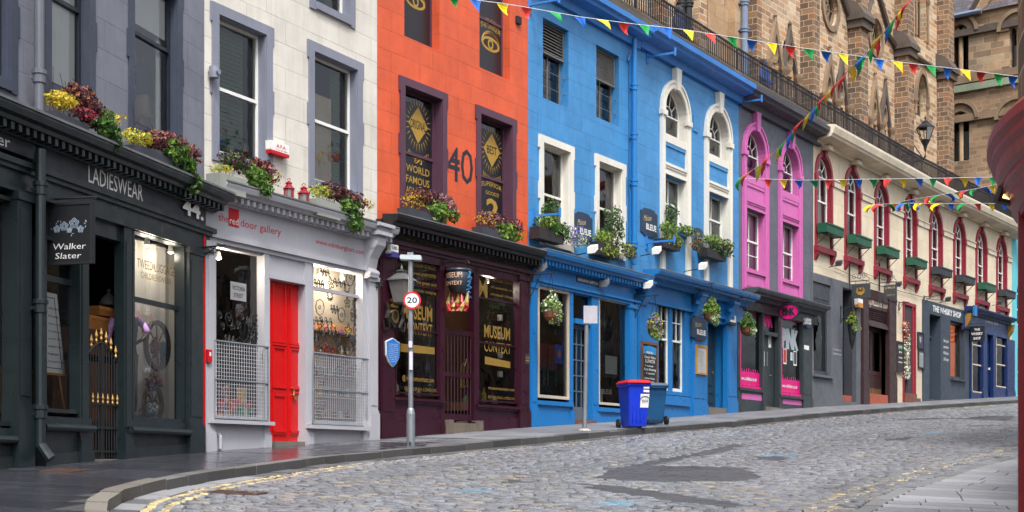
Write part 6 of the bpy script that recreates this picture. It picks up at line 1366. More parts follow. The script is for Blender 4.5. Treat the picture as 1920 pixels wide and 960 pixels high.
flowerbox(f, 594, 640, 371, 402, .2, .48, M_trs, 'sage grey trough overflowing with ivy to the right of the red lanterns',
    [(606, 358, 16, 14, 150, [YEL, G4, G2], 'yellow_flowers'), (632, 358, 22, 16, 240, [BRN, PUR, RED], 'purple_foliage'), (664, 374, 24, 16, 260, DK + [PIK], 'purple_foliage'), (655, 392, 20, 22, 330, IV, 'trailing_ivy', .12), (662, 418, 12, 18, 130, IV, 'trailing_ivy', .16), (690, 384, 7, 12, 60, [YEL, BRN], 'yellow_flowers')], 4)
for fr_, xs_, lab, sd in ((FR[1], (487, 517, 340, 372), 'short sage grey trough end showing under the ivy left of the lanterns', 31), (FR[1], (664, 690, 390, 420), 'short sage grey trough end showing under the ivy right of the lanterns', 32)):
    pass
f = FR[2]
flowerbox(f, 765, 826, 388, 418, .2, .46, M_trd, 'charcoal trough with yellow and purple plants under the orange building\'s left window',
    [(778, 376, 18, 16, 180, [YEL, lin(190, 130, 40), BRN], 'yellow_flowers'), (800, 368, 24, 14, 260, DK, 'purple_foliage'), (838, 384, 18, 18, 240, [BRN, PUR, PIK, lin(150, 120, 120)], 'purple_foliage'), (820, 396, 20, 20, 320, [G2, G1, G4], 'trailing_ivy', .12), (846, 405, 8, 12, 60, IV, 'trailing_ivy', .14)], 5)
flowerbox(f, 904, 950, 424, 452, .2, .46, M_trd, 'charcoal trough with orange and purple plants under the orange building\'s right window',
    [(914, 410, 16, 14, 150, [YEL, lin(200, 140, 40), BRN], 'yellow_flowers'), (934, 412, 20, 14, 220, DK + [lin(170, 130, 150)], 'purple_foliage'), (965, 424, 16, 14, 200, [BRN, PUR, PIK], 'purple_foliage'), (952, 436, 22, 18, 300, [G2, G1, G4], 'trailing_ivy', .12), (980, 438, 6, 12, 50, [YEL, ORG], 'yellow_flowers')], 6)
M_irn = paint('dark_trough', lin(44, 40, 40), .6)
for fi, x0, x1, yt, yb, lab, pl, sd in (
    (3, 1011, 1058, 424, 446, 'dark window box with violet flowers on the first white framed blue window', [(1030, 416, 20, 14, 220, [G2, G1, G4], 'foliage'), (1078, 440, 22, 20, 280, [VIO, VIO, G1, WHT], 'flowers'), (1090, 452, 12, 12, 110, [G4, WHT, G2], 'flowers'), (1036, 395, 10, 24, 170, [G3, G1], 'foliage'), (1048, 432, 22, 14, 200, IV, 'trailing_ivy', .1)], 7),
    (3, 1122, 1162, 452, 476, 'dark window box with tall green conifer on the second white framed blue window', [(1155, 425, 17, 38, 420, [G3, G3, G1], 'foliage'), (1134, 444, 14, 12, 160, [G2, G4], 'foliage'), (1140, 470, 18, 14, 200, [G4, BRN, G2], 'trailing_ivy', .1), (1178, 470, 12, 16, 160, [BRN, G1, G4], 'trailing_ivy', .1)], 8),
    (4, 1243, 1276, 446, 462, 'dark window box of brownish shrubs on the left arched bay of the blue building', [(1258, 428, 14, 14, 220, [G2, G1, G4], 'foliage'), (1290, 432, 16, 10, 200, [G1, G4, G3], 'foliage'), (1262, 400, 7, 26, 130, [G3, G1], 'foliage'), (1262, 450, 18, 14, 200, [BRN, G4, G1], 'trailing_ivy', .1), (1306, 458, 10, 16, 130, [BRN, G1, lin(150, 90, 60)], 'trailing_ivy', .1)], 9),
    (4, 1326, 1362, 464, 480, 'dark window box of brownish shrubs on the right arched bay of the blue building', [(1340, 450, 16, 10, 200, [G4, G2, G1], 'foliage'), (1364, 458, 16, 10, 190, [BRN, G4, G1], 'foliage'), (1352, 470, 22, 14, 220, [G1, G3, BRN], 'trailing_ivy', .1)], 10)):
    flowerbox(FR[fi], x0, x1, yt, yb, .06, .32, M_irn, lab, pl, sd, 'window boxes on the blue buildings')
COLN = ['green', 'green', 'green', 'green', 'charcoal', 'charcoal', 'green', 'charcoal']; ORD = ['first', 'second', 'third', 'fourth', 'fifth', 'sixth', 'seventh', 'eighth']
for k, (ff, h) in enumerate(OP):
    m = MB(ff); a, b, z = h['u0'] - .14, h['u1'] + .14, h['z0']; t = thing('window_planter', 'empty %s planter on iron stays at the %s red arched window from the left' % (COLN[k], ORD[k]), 'planter', ff, (a + b) / 2, .3, z - .25, 'empty planters on the red arched windows')
    m.box(a, b, .10, .13, z - .26, z + .05); m.box(a, b, .42, .45, z - .26, z + .05); m.box(a, a + .03, .13, .42, z - .26, z + .05); m.box(b - .03, b, .13, .42, z - .26, z + .05); m.box(a + .03, b - .03, .13, .42, z - .26, z - .22); m.box(a - .02, b + .02, .455, .475, z - .0, z + .06); m.build('trough', M_grn if COLN[k] == 'green' else M_blk2, t)
    for u in (a + .15, b - .15): m = MB(ff); m.tube([(u, .42, z - .27), (u, .06, z - .6)], .014, 5); m.tube([(u, .44, z - .275), (u, .06, z - .275)], .014, 5); m.build('iron_stay', M_black, t)
# ---- iron wall bar + hanging baskets
def basket(fi, x, yt, yb, rpx, label, cols, seed, w=.75, cone=False, arm=(None,), bar=True):
    random.seed(seed); f = FR[fi]; u = f.U(x, w); r = f.up(w, rpx, x) * .62; zt, zb = f.H(x, yt, w), f.H(x, yb, w); zr = zb + (zt - zb) * .38 if not cone else zt - .15
    t = thing('hanging_basket', label, 'hanging basket', f, u, w, zb, 'hanging baskets over the pavement')
    m = MB(f)
    if cone: m.lathe(u, w, [(.02, zb), (.10, zb + .3), (r * .9, zr)], 12)
    else: m.lathe(u, w, [(.02, zr - .24), (r * .55, zr - .22), (r * .85, zr - .14), (r, zr)], 14)
    m.build('basket', M_black if cone else paint('coir', lin(120, 74, 44), .9, grime=.4, bump=.8), t)
    if not cone:
        m = MB(f)
        for q in (.1, .5, .9): m.ring([(0, 0)] * 3, [(0, 0)] * 3, 0, 0) if False else None
        for k in range(10): an = 2 * math.pi * k / 10; m.tube([(u + r * 1.01 * math.cos(an), w + r * 1.01 * math.sin(an), zr), (u + r * .86 * math.cos(an), w + r * .86 * math.sin(an), zr - .14), (u + r * .3 * math.cos(an), w + r * .3 * math.sin(an), zr - .24)], .006, 3)
        m.build('wire_frame', M_black, t)
    ztop = zt + .45; m = MB(f)
    for k in range(3): an = 2 * math.pi * k / 3; m.tube([(u + r * .9 * math.cos(an), w + r * .9 * math.sin(an), zr), (u, w, ztop)], .006, 3)
    m.build('chain', M_black, t)
    bl = [(u, w, zr + .10, r * 1.15, r * 1.15, .20, 420, cols), (u + .05, w, zr + .26, r * .6, r * .6, .18, 160, cols)]; leaves_ = leaves(MB(f), bl, .036); leaves_.build('foliage', LEAF, t)
    tr_ = [(u + r * random.uniform(-1.2, 1.2), w + r * random.uniform(.2, 1.1), zr - .08 - random.uniform(0, .12), .10, .1, random.uniform(.10, .18), 40, [G1, G2, WHT, G4]) for _ in range(5)]; leaves(MB(f), tr_, .03).build('trailing_foliage', LEAF, t)
    tb = thing('basket_bracket', label.split(' hanging')[0] + ' basket\'s black iron wall bracket' if False else 'black iron bracket holding the ' + label.split(',')[0], 'bracket', f, u, .1, ztop, 'iron brackets for the hanging baskets')
    m = MB(f); m.box(u - .02, u + .02, .17, .2, ztop - .55, ztop + .08); m.build('wall_plate', M_black, tb); m = MB(f); m.tube([(u, .2, ztop), (u, w + .06, ztop), (u, w + .09, ztop + .04)], .014, 5); m.tube([(u, .2, ztop - .5), (u, w * .5 + .1, ztop - .02)], .011, 5); m.build('arm', M_black, tb)
basket(3, 1034, 550, 604, 27, 'hanging basket of ivy and white flowers, by the first blue shop window', [G1, G2, G4, WHT], 21)
basket(4, 1228, 587, 634, 22, 'hanging basket of yellow and violet pansies, over the chalk menu board', [G1, G4, YEL, VIO], 22)
basket(4, 1334, 562, 604, 24, 'hanging basket of ivy, beside the dark teal door', [G1, G2, G4], 23)
basket(5, 1402, 586, 632, 22, 'hanging basket of ivy, in front of the left magenta framed window', [G1, G2, G3], 24)
basket(6, 1598, 600, 655, 16, 'black cone hanging planter of yellow flowers, on the grey rendered shop', [YEL, G2, G2, G1], 25, cone=True, w=.6)
# ---- flat bars (flag and awning arms) on the blue buildings
for fi, x0, y0, x1, lab in ((3, 992, 12, 1055, 'blue painted flag arm at the top left of the blue building'), (3, 1000, 408, 1056, 'blue painted arm beside the first white framed window'), (4, 1213, 109, 1270, 'blue painted arm under the eaves left of the arched bays'), (4, 1211, 457, 1268, 'blue painted arm under the shield sign of the arched building'), (5, 1387, 194, 1430, 'blue painted arm at the top corner of the grey building')):
    f = FR[fi]; u = f.U(x0, 0); fp = f.at(u, 0, True); z = f.H(x0, y0); L = abs(f.UY(x0)[1]) * (x1 - x0) / FP
    t = thing('wall_arm', lab, 'bracket', f, u, 0, z, 'painted wall arms on the blue facades'); m = MB(fp); m.box(.01, L, -.03, .03, z, z + .05); m.build('arm', M_blo, t); m = MB(fp); m.box(-.0, .03, -.05, .05, z - .15, z + .2); m.build('wall_plate', M_blo, t); m = MB(fp); m.box(L, L + .03, -.035, .035, z - .05, z + .16); m.build('end_plate', M_blo, t)
# ---- hanging signs, standing square to the wall
def frp(fi, x, w=0): f = FR[fi]; return f.at(f.U(x, w), w, True)
fp = frp(0, 84); t = thing('hanging_sign', 'square black hanging board with white roses and script lettering on the dark green shop', 'sign', FR[0], FR[0].U(84), .1, fp.H(90, 497))
m = MB(fp).px(89, 174, 384, 496, -.03, .03); m.build('board', plain('sign_black', lin(26, 27, 30), .5), t)
a, b, zt, zb = fp.U(89), fp.U(174), fp.H(89, 384), fp.H(89, 496); m = MB(fp); q = .012
m.ring([(a - q, zb - q), (b + q, zb - q), (b + q, zt + q), (a - q, zt + q)], [(a + .02, zb + .02), (b - .02, zb + .02), (b - .02, zt - .02), (a + .02, zt - .02)], -.035, .04); m.build('frame', M_black, t)
W_, H_ = b - a, zt - zb; m = MB(fp); add_text(m, 'Walker', a + .16 * W_, a + .88 * W_, zb + .235 * H_, .10 * H_ , .034, bold=-.004, shear=.1); add_text(m, 'Slater', a + .20 * W_, a + .78 * W_, zb + .08 * H_, .10 * H_, .034, bold=-.004, shear=.1); m.build('lettering', M_wl, t)
m = MB(fp); random.seed(5)
for (fx, fz, r) in ((.24, .58, .07), (.40, .62, .085), (.62, .66, .10), (.76, .56, .065), (.52, .55, .05)):
    for k in range(3):
        rr = r * (1 - k * .3) * W_; m.ring([(a + fx * W_ + rr * (1 + .14 * math.sin(5 * t_)) * math.cos(t_), zb + fz * H_ + rr * (1 + .14 * math.sin(5 * t_)) * math.sin(t_)) for t_ in [2 * math.pi * j / 22 for j in range(22)]], [(a + fx * W_ + (rr - .007) * (1 + .14 * math.sin(5 * t_)) * math.cos(t_), zb + fz * H_ + (rr - .007) * (1 + .14 * math.sin(5 * t_)) * math.sin(t_)) for t_ in [2 * math.pi * j / 22 for j in range(22)]], .03, .034)
for k in range(14): x_, z_ = a + random.uniform(.1, .9) * W_, zb + random.uniform(.46, .72) * H_; an = random.uniform(0, 6); m.poly([(x_ - .02 * math.cos(an), .034, z_ - .02 * math.sin(an)), (x_ + .006 * math.sin(an), .034, z_ - .006 * math.cos(an)), (x_ + .02 * math.cos(an), .034, z_ + .02 * math.sin(an)), (x_ - .006 * math.sin(an), .034, z_ + .006 * math.cos(an))])
m.build('rose_drawing', plain('chalk_blue', lin(150, 165, 180), .6), t)
m = MB(fp); z = fp.H(89, 374); m.tube([(-.0, 0, z), (fp.U(180), 0, z)], .014, 6); m.plate([(fp.U(178), z - .03), (fp.U(186), z), (fp.U(178), z + .03)], -.012, .012)
for x in (108, 158): m.tube([(fp.U(x), 0, z), (fp.U(x), 0, zt)], .006, 4)
m.build('bracket', M_black, t)
# cauldron sign with flames
fp = frp(2, 838, .1); t = thing('hanging_sign', 'black cauldron shaped hanging sign with red and gold carved flames beneath', 'sign', FR[2], FR[2].U(838), .1, fp.H(840, 585)); uc, zt, zb = fp.U(860), fp.H(860, 505), fp.H(860, 541); r = (fp.U(880) - fp.U(840)) / 2
m = MB(fp); m.lathe(uc, 0, [(.02, zb - .12), (r * .6, zb - .08), (r * .95, zb + .1), (r * 1.0, (zt + zb) / 2 + .02), (r * .92, zt - .08), (r * .88, zt - .06), (r * 1.0, zt - .05), (r * 1.0, zt), (r * .8, zt)], 24); m.build('cauldron', plain('cauldron_grey', lin(52, 58, 68), .35), t, smooth=True)
m = MB(fp)
for k in range(15):
    fx = -1 + 2 * k / 14; hh_ = .30 + .12 * math.sin(k * 2.1); u = uc + fx * r * 1.0; base = fp.H(860, 584); cl = (.40, .015, .02) if k % 2 == 0 else (.42, .30, .09)
    m.tube([(u * .3 + uc * .7 + fx * r * .5, .0 + .05 * (k % 3), base), (u, .05 * (k % 3), base + hh_ * .45), (u - .03 + .06 * (k % 2), .03 * (k % 3), base + hh_)], [.05, .05, .008], 7, cl)
m.build('flames', colmat('gloss_coloured', .3), t)
m = MB(fp)
for x_, txt, z_, h_ in ((0, 'MUSEUM', .50, .11), (0, 'CONTEXT', .12, .08)):
    vs, fs = text_geo(txt, .0); x0_ = min(v[0] for v in vs); x1_ = max(v[0] for v in vs); base = len(m.v)
    for x, y in vs: an = ((x - x0_) / (x1_ - x0_) - .5) * 1.7; rr = r * 1.01 + .004; m.pt(uc + rr * math.sin(an), rr * math.cos(an), zb + (zt - zb) * z_ + y / .7 * h_)
    for q in fs: m.face([base + i_ for i_ in q])
m.build('lettering', plain('peach_letters', lin(225, 180, 140), .5), t)
m = MB(fp); z = fp.H(870, 490); m.tube([(0, 0, z), (fp.U(878), 0, z), (fp.U(880), 0, z - .05)], .014, 6)
for u in (uc - r * .6, uc + r * .6): m.tube([(u, 0, z), (u, 0, zt)], .01, 4)
m.build('bracket', M_black, t)
m = MB(fp)
for k in range(6): m.tube([(uc + r * .9, 0, zt - .05 - .1 * k), (uc + r * 1.15 + .03 * (k % 2), .02, zt - .1 - .1 * k), (uc + r * (1.0 - .05 * k), .04, zt - .2 - .08 * k)], .018, 5)
m.build('drips', plain('potion_blue', lin(40, 130, 180), .3), t)
# oval pink sign
fp = frp(5, 1458, .1); t = thing('hanging_sign', 'oval magenta hanging sign with black dripping letters over the dark green door', 'sign', FR[5], FR[5].U(1458), .1, fp.H(1479, 600)); uc, zc_ = fp.U(1479), fp.H(1479, 585); ra, rb = fp.up(0, 20, 1479), fp.up(0, 14.5, 1479)
E_ = lambda k_: [(uc + ra * k_ * math.cos(2 * math.pi * j / 28), zc_ + rb * k_ * math.sin(2 * math.pi * j / 28)) for j in range(28)]
m = MB(fp); m.plate(E_(.93), -.025, .025); m.build('board', M_pks, t); m = MB(fp); m.ring(E_(1.02), E_(.92), -.035, .035); m.build('frame', M_black, t); m = MB(fp); add_text(m, 'PINK', uc - ra * .62, uc + ra * .62, zc_ - rb * .3, rb * .75, .03, bold=.10)
for k in range(8): u = uc + ra * (-.6 + 1.2 * k / 7); m.box(u - .012, u + .012, .025, .03, zc_ - rb * random.uniform(.5, .75), zc_ - rb * .25)
m.build('lettering', M_black, t); m = MB(fp); m.tube([(0, 0, zc_ + rb * 1.25), (fp.U(1498), 0, zc_ + rb * 1.25)], .02, 5); m.tube([(uc - ra * .5, 0, zc_ + rb * .9), (uc - ra * .5, 0, zc_ + rb * 1.25)], .01, 4); m.tube([(uc + ra * .5, 0, zc_ + rb * .9), (uc + ra * .5, 0, zc_ + rb * 1.25)], .01, 4); m.build('bracket', M_black, t)
def sqsign(fi, xw, x0, x1, yt, yb, lab, rows, col=lin(62, 66, 70), disc_=None, scroll=True, lm=None):
    fp = frp(fi, xw, .06); t = thing('hanging_sign', lab, 'sign', FR[fi], FR[fi].U(xw), .06, fp.H(x0, yb)); m = MB(fp).px(x0, x1, yt, yb, -.03, .03); m.build('board', plain('board_%d' % x0, col, .5), t); a, b, zt, zb = fp.U(x0), fp.U(x1), fp.H(x0, yt), fp.H(x0, yb)
    if disc_: m = MB(fp); uc, zc_ = (a + b) / 2, (zt + zb) / 2; r = (zt - zb) * .30; m.plate([(uc + r * (1 + .06 * math.sin(8 * t_)) * math.cos(t_), zc_ + r * (1 + .06 * math.sin(8 * t_)) * math.sin(t_)) for t_ in [2 * math.pi * j / 32 for j in range(32)]], .03, .036); m.build('emblem', M_ochre, t); m = MB(fp); add_text(m, 'MELLIS', uc - r * .7, uc + r * .7, zc_ - r * .15, r * .35, .04, bold=.02); m.ring([(uc + .09 * math.cos(t_), zc_ + .09 * math.sin(t_) + r * .55) for t_ in [2 * math.pi * j / 8 for j in range(8)]], [(uc + .05 * math.cos(t_), zc_ + .05 * math.sin(t_) + r * .55) for t_ in [2 * math.pi * j / 8 for j in range(8)]], .036, .04); m.build('emblem_marks', M_brn, t)
    if rows: m = MB(fp); [add_text(m, s_, a + (b - a) * p, a + (b - a) * q, zb + (zt - zb) * z_, h_ * (zt - zb), .034, bold=bo) for s_, p, q, z_, h_, bo in rows]; m.build('lettering', lm or M_gl, t)
    z = zt + .10; m = MB(fp); m.tube([(0, 0, z), (b, 0, z)], .015, 5); m.box(-.02, .02, -.02, .02, z - .3, z + .75 if scroll else z + .1)
    for u in (a + (b - a) * .2, b - (b - a) * .2): m.tube([(u, 0, z), (u, 0, zt)], .008, 4)
    if scroll:
        m.tube([(0, 0, z + .6), (b * .5, 0, z + .38), (b, 0, z + .05)], .012, 5)
        for c_ in (.25, .5, .72): R = .12; m.tube([(b * c_ + R * (1 - j / 16) * math.cos(j * .6), 0, z + .16 + R * (1 - j / 16) * math.sin(j * .6)) for j in range(14)], .008, 4)
    m.build('bracket', M_black, t)
sqsign(6, 1593, 1597, 1631, 533, 560, 'grey hanging board with a round ochre emblem beside the brown shopfront', [], disc_=True)
sqsign(6, 1649, 1657, 1681, 535, 560, 'small grey hanging board with fine gold lettering over the brown shopfront', [('I.J. MELLIS', .1, .9, .72, .13, .01), ('CHEESEMONGER', .25, .9, .2, .07, .0)])
sqsign(7, 1815, 1819, 1846, 612, 641, 'dark square hanging board with white capitals between the slate and navy shops', [('THE', .3, .7, .70, .14, .03), ('WHISKY', .1, .9, .42, .16, .03), ('SHOP', .25, .75, .13, .15, .03)], col=lin(30, 32, 42), scroll=False, lm=M_wl)
# empty scroll brackets
for fi, x0, x1, y, lab in ((1, 373, 436, 464, 'black wrought iron scroll bracket on the red edged pilaster'), (1, 701, 722, 530, 'small black iron bracket on the pale grey pilaster beside the plum shop'), (6, 1686, 1705, 567, 'black iron bracket on the cream wall over the red framed doorway'), (7, 1733, 1760, 556, 'black scroll bracket at the left corner of the slate shop')):
    fp = frp(fi, x0, .18 if fi < 2 else .05); z = fp.H(x0 + 5, y); L = fp.up(0, x1 - x0, x0); t = thing('wall_bracket', lab, 'bracket', FR[fi], FR[fi].U(x0), .1, z, 'empty iron sign brackets'); m = MB(fp); m.tube([(0, 0, z), (L, 0, z)], .014, 5); m.box(-.02, .01, -.02, .02, z - .32, z + .05); m.tube([(0, 0, z - .3), (L * .25, 0, z - .12), (L * .6, 0, z - .02)], .010, 4)
    for c_ in (.2, .42, .62): R = .06; m.tube([(L * c_ + R * (1 - j / 16) * math.cos(j * .6), 0, z - .07 + R * (1 - j / 16) * math.sin(j * .6)) for j in range(14)], .006, 4)
    m.build('arm', M_black, t)
# ---- boxes, lamps, plates on walls
def wallbox(name, fi, x0, x1, yt, yb, w0, w1, mat, label, cat, text=None, tm=None, extra=None, taper=.0, group=None):
    f = FR[fi]; a, b, zt, zb = f.U(x0, w1), f.U(x1, w1), f.H(x0, yt, w1), f.H(x0, yb, w1); t = thing(name, label, cat, f, (a + b) / 2, w0, zb, group); m = MB(f); q = (b - a) * taper; m.plate([(a + q, zb), (b - q, zb), (b, zb + (zt - zb) * .3), (b, zt), (a, zt), (a, zb + (zt - zb) * .3)], w0, w1); m.build('case', mat, t)
    if text: m = MB(f); [add_text(m, s_, a + (b - a) * p, a + (b - a) * q_, zb + (zt - zb) * z_, (zt - zb) * h_, w1 + .004, bold=.01) for s_, p, q_, z_, h_ in text]; m.build('lettering', tm or M_black, t)
    if extra: m = MB(f); m.box(a + .01, b - .01, w0, w1 + .012, zb - .01, zb + (zt - zb) * extra[0]); m.build('base', extra[1], t)
    return t
wallbox('alarm_box', 1, 508, 542, 262, 285, .002, .12, M_white, 'white alarm box with red lettering between the gallery\'s upper windows', 'alarm box', [('A.F.A', .3, .8, .55, .28), ('01 4 F 505 0405', .25, .9, .32, .10)], M_redl, (.22, M_redl), .08)
wallbox('fire_box', 1, 390, 398, 655, 679, .182, .23, M_redl, 'small red box on the pale grey pilaster beside the red strip', 'fire box', [('I', .3, .7, .5, .3)], M_wl)
wallbox('alarm_box', 2, 733, 747, 457, 480, .17, .30, M_white, 'white and violet alarm box above the lantern on the plum shopfront', 'alarm box', [('UBS', .15, .85, .6, .25)], M_black, (.4, plain('violet_plastic', lin(70, 60, 130), .4)), .2)
wallbox('alarm_box', 4, 1370, 1380, 590, 608, .152, .26, M_white, 'white alarm box on the blue pilaster right of the teal door', 'alarm box', [('ADT', .2, .8, .5, .2)], M_board, (.25, M_blk2), .2)
wallbox('alarm_box', 5, 1512, 1521, 596, 613, .142, .25, M_white, 'white and navy alarm box on the dark green pilaster', 'alarm box', [('ADT', .2, .8, .5, .2)], M_board, (.35, plain('navy_plastic', lin(40, 56, 90), .4)), .2)
wallbox('alarm_box', 6, 1609, 1618, 559, 575, .062, .2, M_white, 'cream and orange alarm box between the grey and brown shops', 'alarm box', None, None, (.5, plain('orange_plastic', lin(200, 130, 50), .4)), .15)
wallbox('bronze_plate', 2, 985, 993, 664, 682, .172, .19, plain('bronze', lin(96, 84, 66), .4, .6), 'small bronze plate on the right plum pilaster', 'plate', [('EST 1999', .1, .9, .6, .1), ('PLEASE RING', .1, .9, .3, .1)], M_gl)
# blue pointed plaque
f = FR[2]; w = .2; a, b, zt, zb = f.U(723, w), f.U(748, w), f.H(723, 632, w), f.H(723, 687, w); c = (a + b) / 2; H_ = zt - zb
t = thing('plaque', 'blue pointed heritage plaque on the left plum pilaster', 'plaque', f, c, .18, zb); P = [(c, zb), (c + (c - a) * .55, zb + H_ * .14), (b - .01, zb + H_ * .38), (b, zt - H_ * .14), (c, zt), (a, zt - H_ * .14), (a + .01, zb + H_ * .38), (c - (c - a) * .55, zb + H_ * .14)]
m = MB(f); m.plate(P, .18, .215); m.build('rim', M_wl, t); m = MB(f); m.plate([(c + (u - c) * .93, zb + H_ / 2 + (z - zb - H_ / 2) * .95) for u, z in P], .215, .222); m.build('face', plain('plaque_blue', lin(28, 112, 190), .4), t); m = MB(f)
for k, s_ in enumerate(('VICTORIA STREET', 'WEST BOW', 'formerly a steep', 'winding lane of', 'old tall houses', 'was laid out', 'in the years', '1829 to 1834', 'by the city', 'architect')): hw = (b - a) * (.36 - .02 * max(0, k - 4) ** 1.2); add_text(m, s_, c - hw, c + hw, zt - H_ * (.24 + .065 * k), H_ * .035, .225)
m.build('lettering', M_wl, t)
# coat of arms
w = .2; uc, zc_ = f.U(737, w), f.H(737, 593, w); t = thing('coat_of_arms', 'black and gold carved coat of arms above the blue plaque', 'crest', f, uc, .18, zc_ - .3); m = MB(f); random.seed(3)
m.plate([(uc - .14, zc_ + .12), (uc - .14, zc_ - .1), (uc, zc_ - .24), (uc + .14, zc_ - .1), (uc + .14, zc_ + .12)], .18, .24); m.build('shield', M_black, t); m = MB(f)
for sg in (-1, 1): m.tube([(uc + sg * .16, .22, zc_ - .22), (uc + sg * .25, .24, zc_ - .05), (uc + sg * .22, .24, zc_ + .1), (uc + sg * .27, .24, zc_ + .24)], [.04, .06, .05, .035], 6); m.tube([(uc + sg * .25, .24, zc_), (uc + sg * .13, .27, zc_ + .08)], .025, 5); m.tube([(uc + sg * .2, .23, zc_ - .25), (uc + sg * .32, .23, zc_ - .28), (uc + sg * .36, .23, zc_ - .1)], .02, 5)
m.build('supporters', plain('antique_black', lin(52, 46, 40), .4, .4), t); m = MB(f); m.lathe(uc, .22, [(.09, zc_ + .16), (.10, zc_ + .20), (.05, zc_ + .24), (.10, zc_ + .30), (.03, zc_ + .38), (.001, zc_ + .4)], 10); m.ring([(uc + .12 * math.cos(k * .52), zc_ + .14 * math.sin(k * .52)) for k in range(12)], [(uc + .08 * math.cos(k * .52), zc_ + .10 * math.sin(k * .52)) for k in range(12)], .24, .26); m.build('crown', plain('antique_gold', lin(150, 120, 60), .35, .7), t)
# four sided lantern on the plum shopfront
f = FR[2]; fp = frp(2, 735, .17); uc = fp.U(753); z1, z2, z3 = fp.H(753, 567), fp.H(753, 526), fp.H(753, 503); t = thing('wall_lantern', 'old four sided copper lantern on the plum shopfront behind the lamp post', 'lantern', f, f.U(735), .2, z1)
m = MB(fp)
def frus(m, uc, r0, r1, z0, z1_, col=None, n=4):
    A = [[m.pt(uc + r * math.cos(math.pi / 4 + math.pi / 2 * k), r * math.sin(math.pi / 4 + math.pi / 2 * k), z) for k in range(4)] for r, z in ((r0, z0), (r1, z1_))]
    for k in range(4): m.face((A[0][k], A[0][(k + 1) % 4], A[1][(k + 1) % 4], A[1][k]), col)
    m.face(A[0][::-1], col); m.face(A[1], col)
frus(m, uc, .14, .25, z1, z2); m.build('glass_body', plain('smoky_glass', lin(120, 116, 112), .15), t)
m = MB(fp)
for k in range(4): an = math.pi / 4 + math.pi / 2 * k; m.tube([(uc + .145 * math.cos(an), .145 * math.sin(an), z1), (uc + .255 * math.cos(an), .255 * math.sin(an), z2)], .012, 4)
frus(m, uc, .30, .28, z2, z2 + .03); frus(m, uc, .27, .10, z2 + .03, z2 + .14); frus(m, uc, .11, .11, z2 + .14, z2 + .18); frus(m, uc, .14, .04, z2 + .18, z3 - .03); m.lathe(uc, 0, [(.02, z3 - .04), (.03, z3), (.001, z3 + .08)], 6); frus(m, uc, .12, .15, z1 - .03, z1); m.build('frame', paint('lantern_copper', lin(120, 118, 116), .5, metal=.4), t); m = MB(fp); m.tube([(0, 0, z3 - .05), (uc, 0, z3 + .08)], .014, 5); m.tube([(0, 0, z3 - .35), (uc - .2, 0, z3)], .01, 5); m.build('arm', M_black, t)
# two red lanterns on the gallery cornice
f = FR[1]
for x0, x1, yt, yb, lab in ((530, 553, 338, 379, 'red metal lantern with cone top on the gallery cornice, the left one'), (557, 582, 348, 386, 'red metal lantern with cone top on the gallery cornice, the right one')):
    w = .36; fa = Frame(f.W(f.U((x0 + x1) / 2, w), w, 0).to_2d(), (1, 0)); uc = 0; zb, zt = f.H((x0 + x1) / 2, yb, w), f.H((x0 + x1) / 2, yt, w); r = f.up(w, (x1 - x0) / 2, x0); H_ = zt - zb; t = thing('red_lantern', lab, 'lantern', fa, 0, 0, zb, 'red lanterns on the gallery cornice'); C_ = lambda m, pr: m.lathe(0, 0, pr, 8)
    m = MB(fa); C_(m, [(r, zb), (r, zb + .03), (r * .85, zb + .05)]); C_(m, [(r * .95, zb + H_ * .58), (r * 1.05, zb + H_ * .60), (r * .5, zb + H_ * .76), (r * .45, zb + H_ * .84), (r * .62, zb + H_ * .86), (r * .2, zb + H_ * .96), (.001, zt)])
    for k in range(4): an = math.pi / 4 + k * math.pi / 2; m.tube([(r * .88 * math.cos(an), r * .88 * math.sin(an), zb + .04), (r * .88 * math.cos(an), r * .88 * math.sin(an), zb + H_ * .59)], .014, 4)
    m.build('frame', plain('lantern_red', lin(150, 18, 40), .35), t); m = MB(fa); C_(m, [(r * .78, zb + .05), (r * .78, zb + H_ * .58)]); m.build('glass', plain('smoky_glass', lin(120, 116, 112), .15), t); m = MB(fa); m.tube([(r * .3 * math.cos(k * .35), 0, zt + r * .3 * math.sin(k * .35)) for k in range(10)], .006, 4); m.build('ring_handle', plain('lantern_red', lin(150, 18, 40), .35), t)
# chalk menu board, menu case and others
def board(fi, x0, x1, yt, yb, w0, label, frame_m, rows, head=None, arch=False, cat='menu board', face=lin(40, 42, 46)):
    f = FR[fi]; w1 = w0 + .04; a, b, zt, zb = f.U(x0, w1), f.U(x1, w1), f.H(x0, yt, w1), f.H(x0, yb, w1); t = thing('menu_board', label, cat, f, (a + b) / 2, w0, zb); q = (b - a) * .07; m = MB(f); m.ring([(a, zb), (b, zb), (b, zt), (a, zt)], [(a + q, zb + q), (b - q, zb + q), (b - q, zt - q), (a + q, zt - q)], w0, w1 + .02); m.build('frame', frame_m, t); m = MB(f); m.box(a + q, b - q, w0, w1, zb + q, zt - q); m.build('face', plain('face_%d' % x0, face, .7), t)
    if head: m = MB(f); c = (a + b) / 2; m.plate([(a + q * 1.5, zt - (zt - zb) * .28), (b - q * 1.5, zt - (zt - zb) * .28), (b - q * 1.5, zt - (zt - zb) * .12), (c, zt - q * 1.3), (a + q * 1.5, zt - (zt - zb) * .12)], w1, w1 + .004); m.build('heading_panel', head, t)
    m = MB(f); [add_text(m, s_, a + (b - a) * p, a + (b - a) * q_, zb + (zt - zb) * z_, (zt - zb) * h_, w1 + .008, bold=.01) for s_, p, q_, z_, h_ in rows]; m.build('lettering', M_wl, t); return t
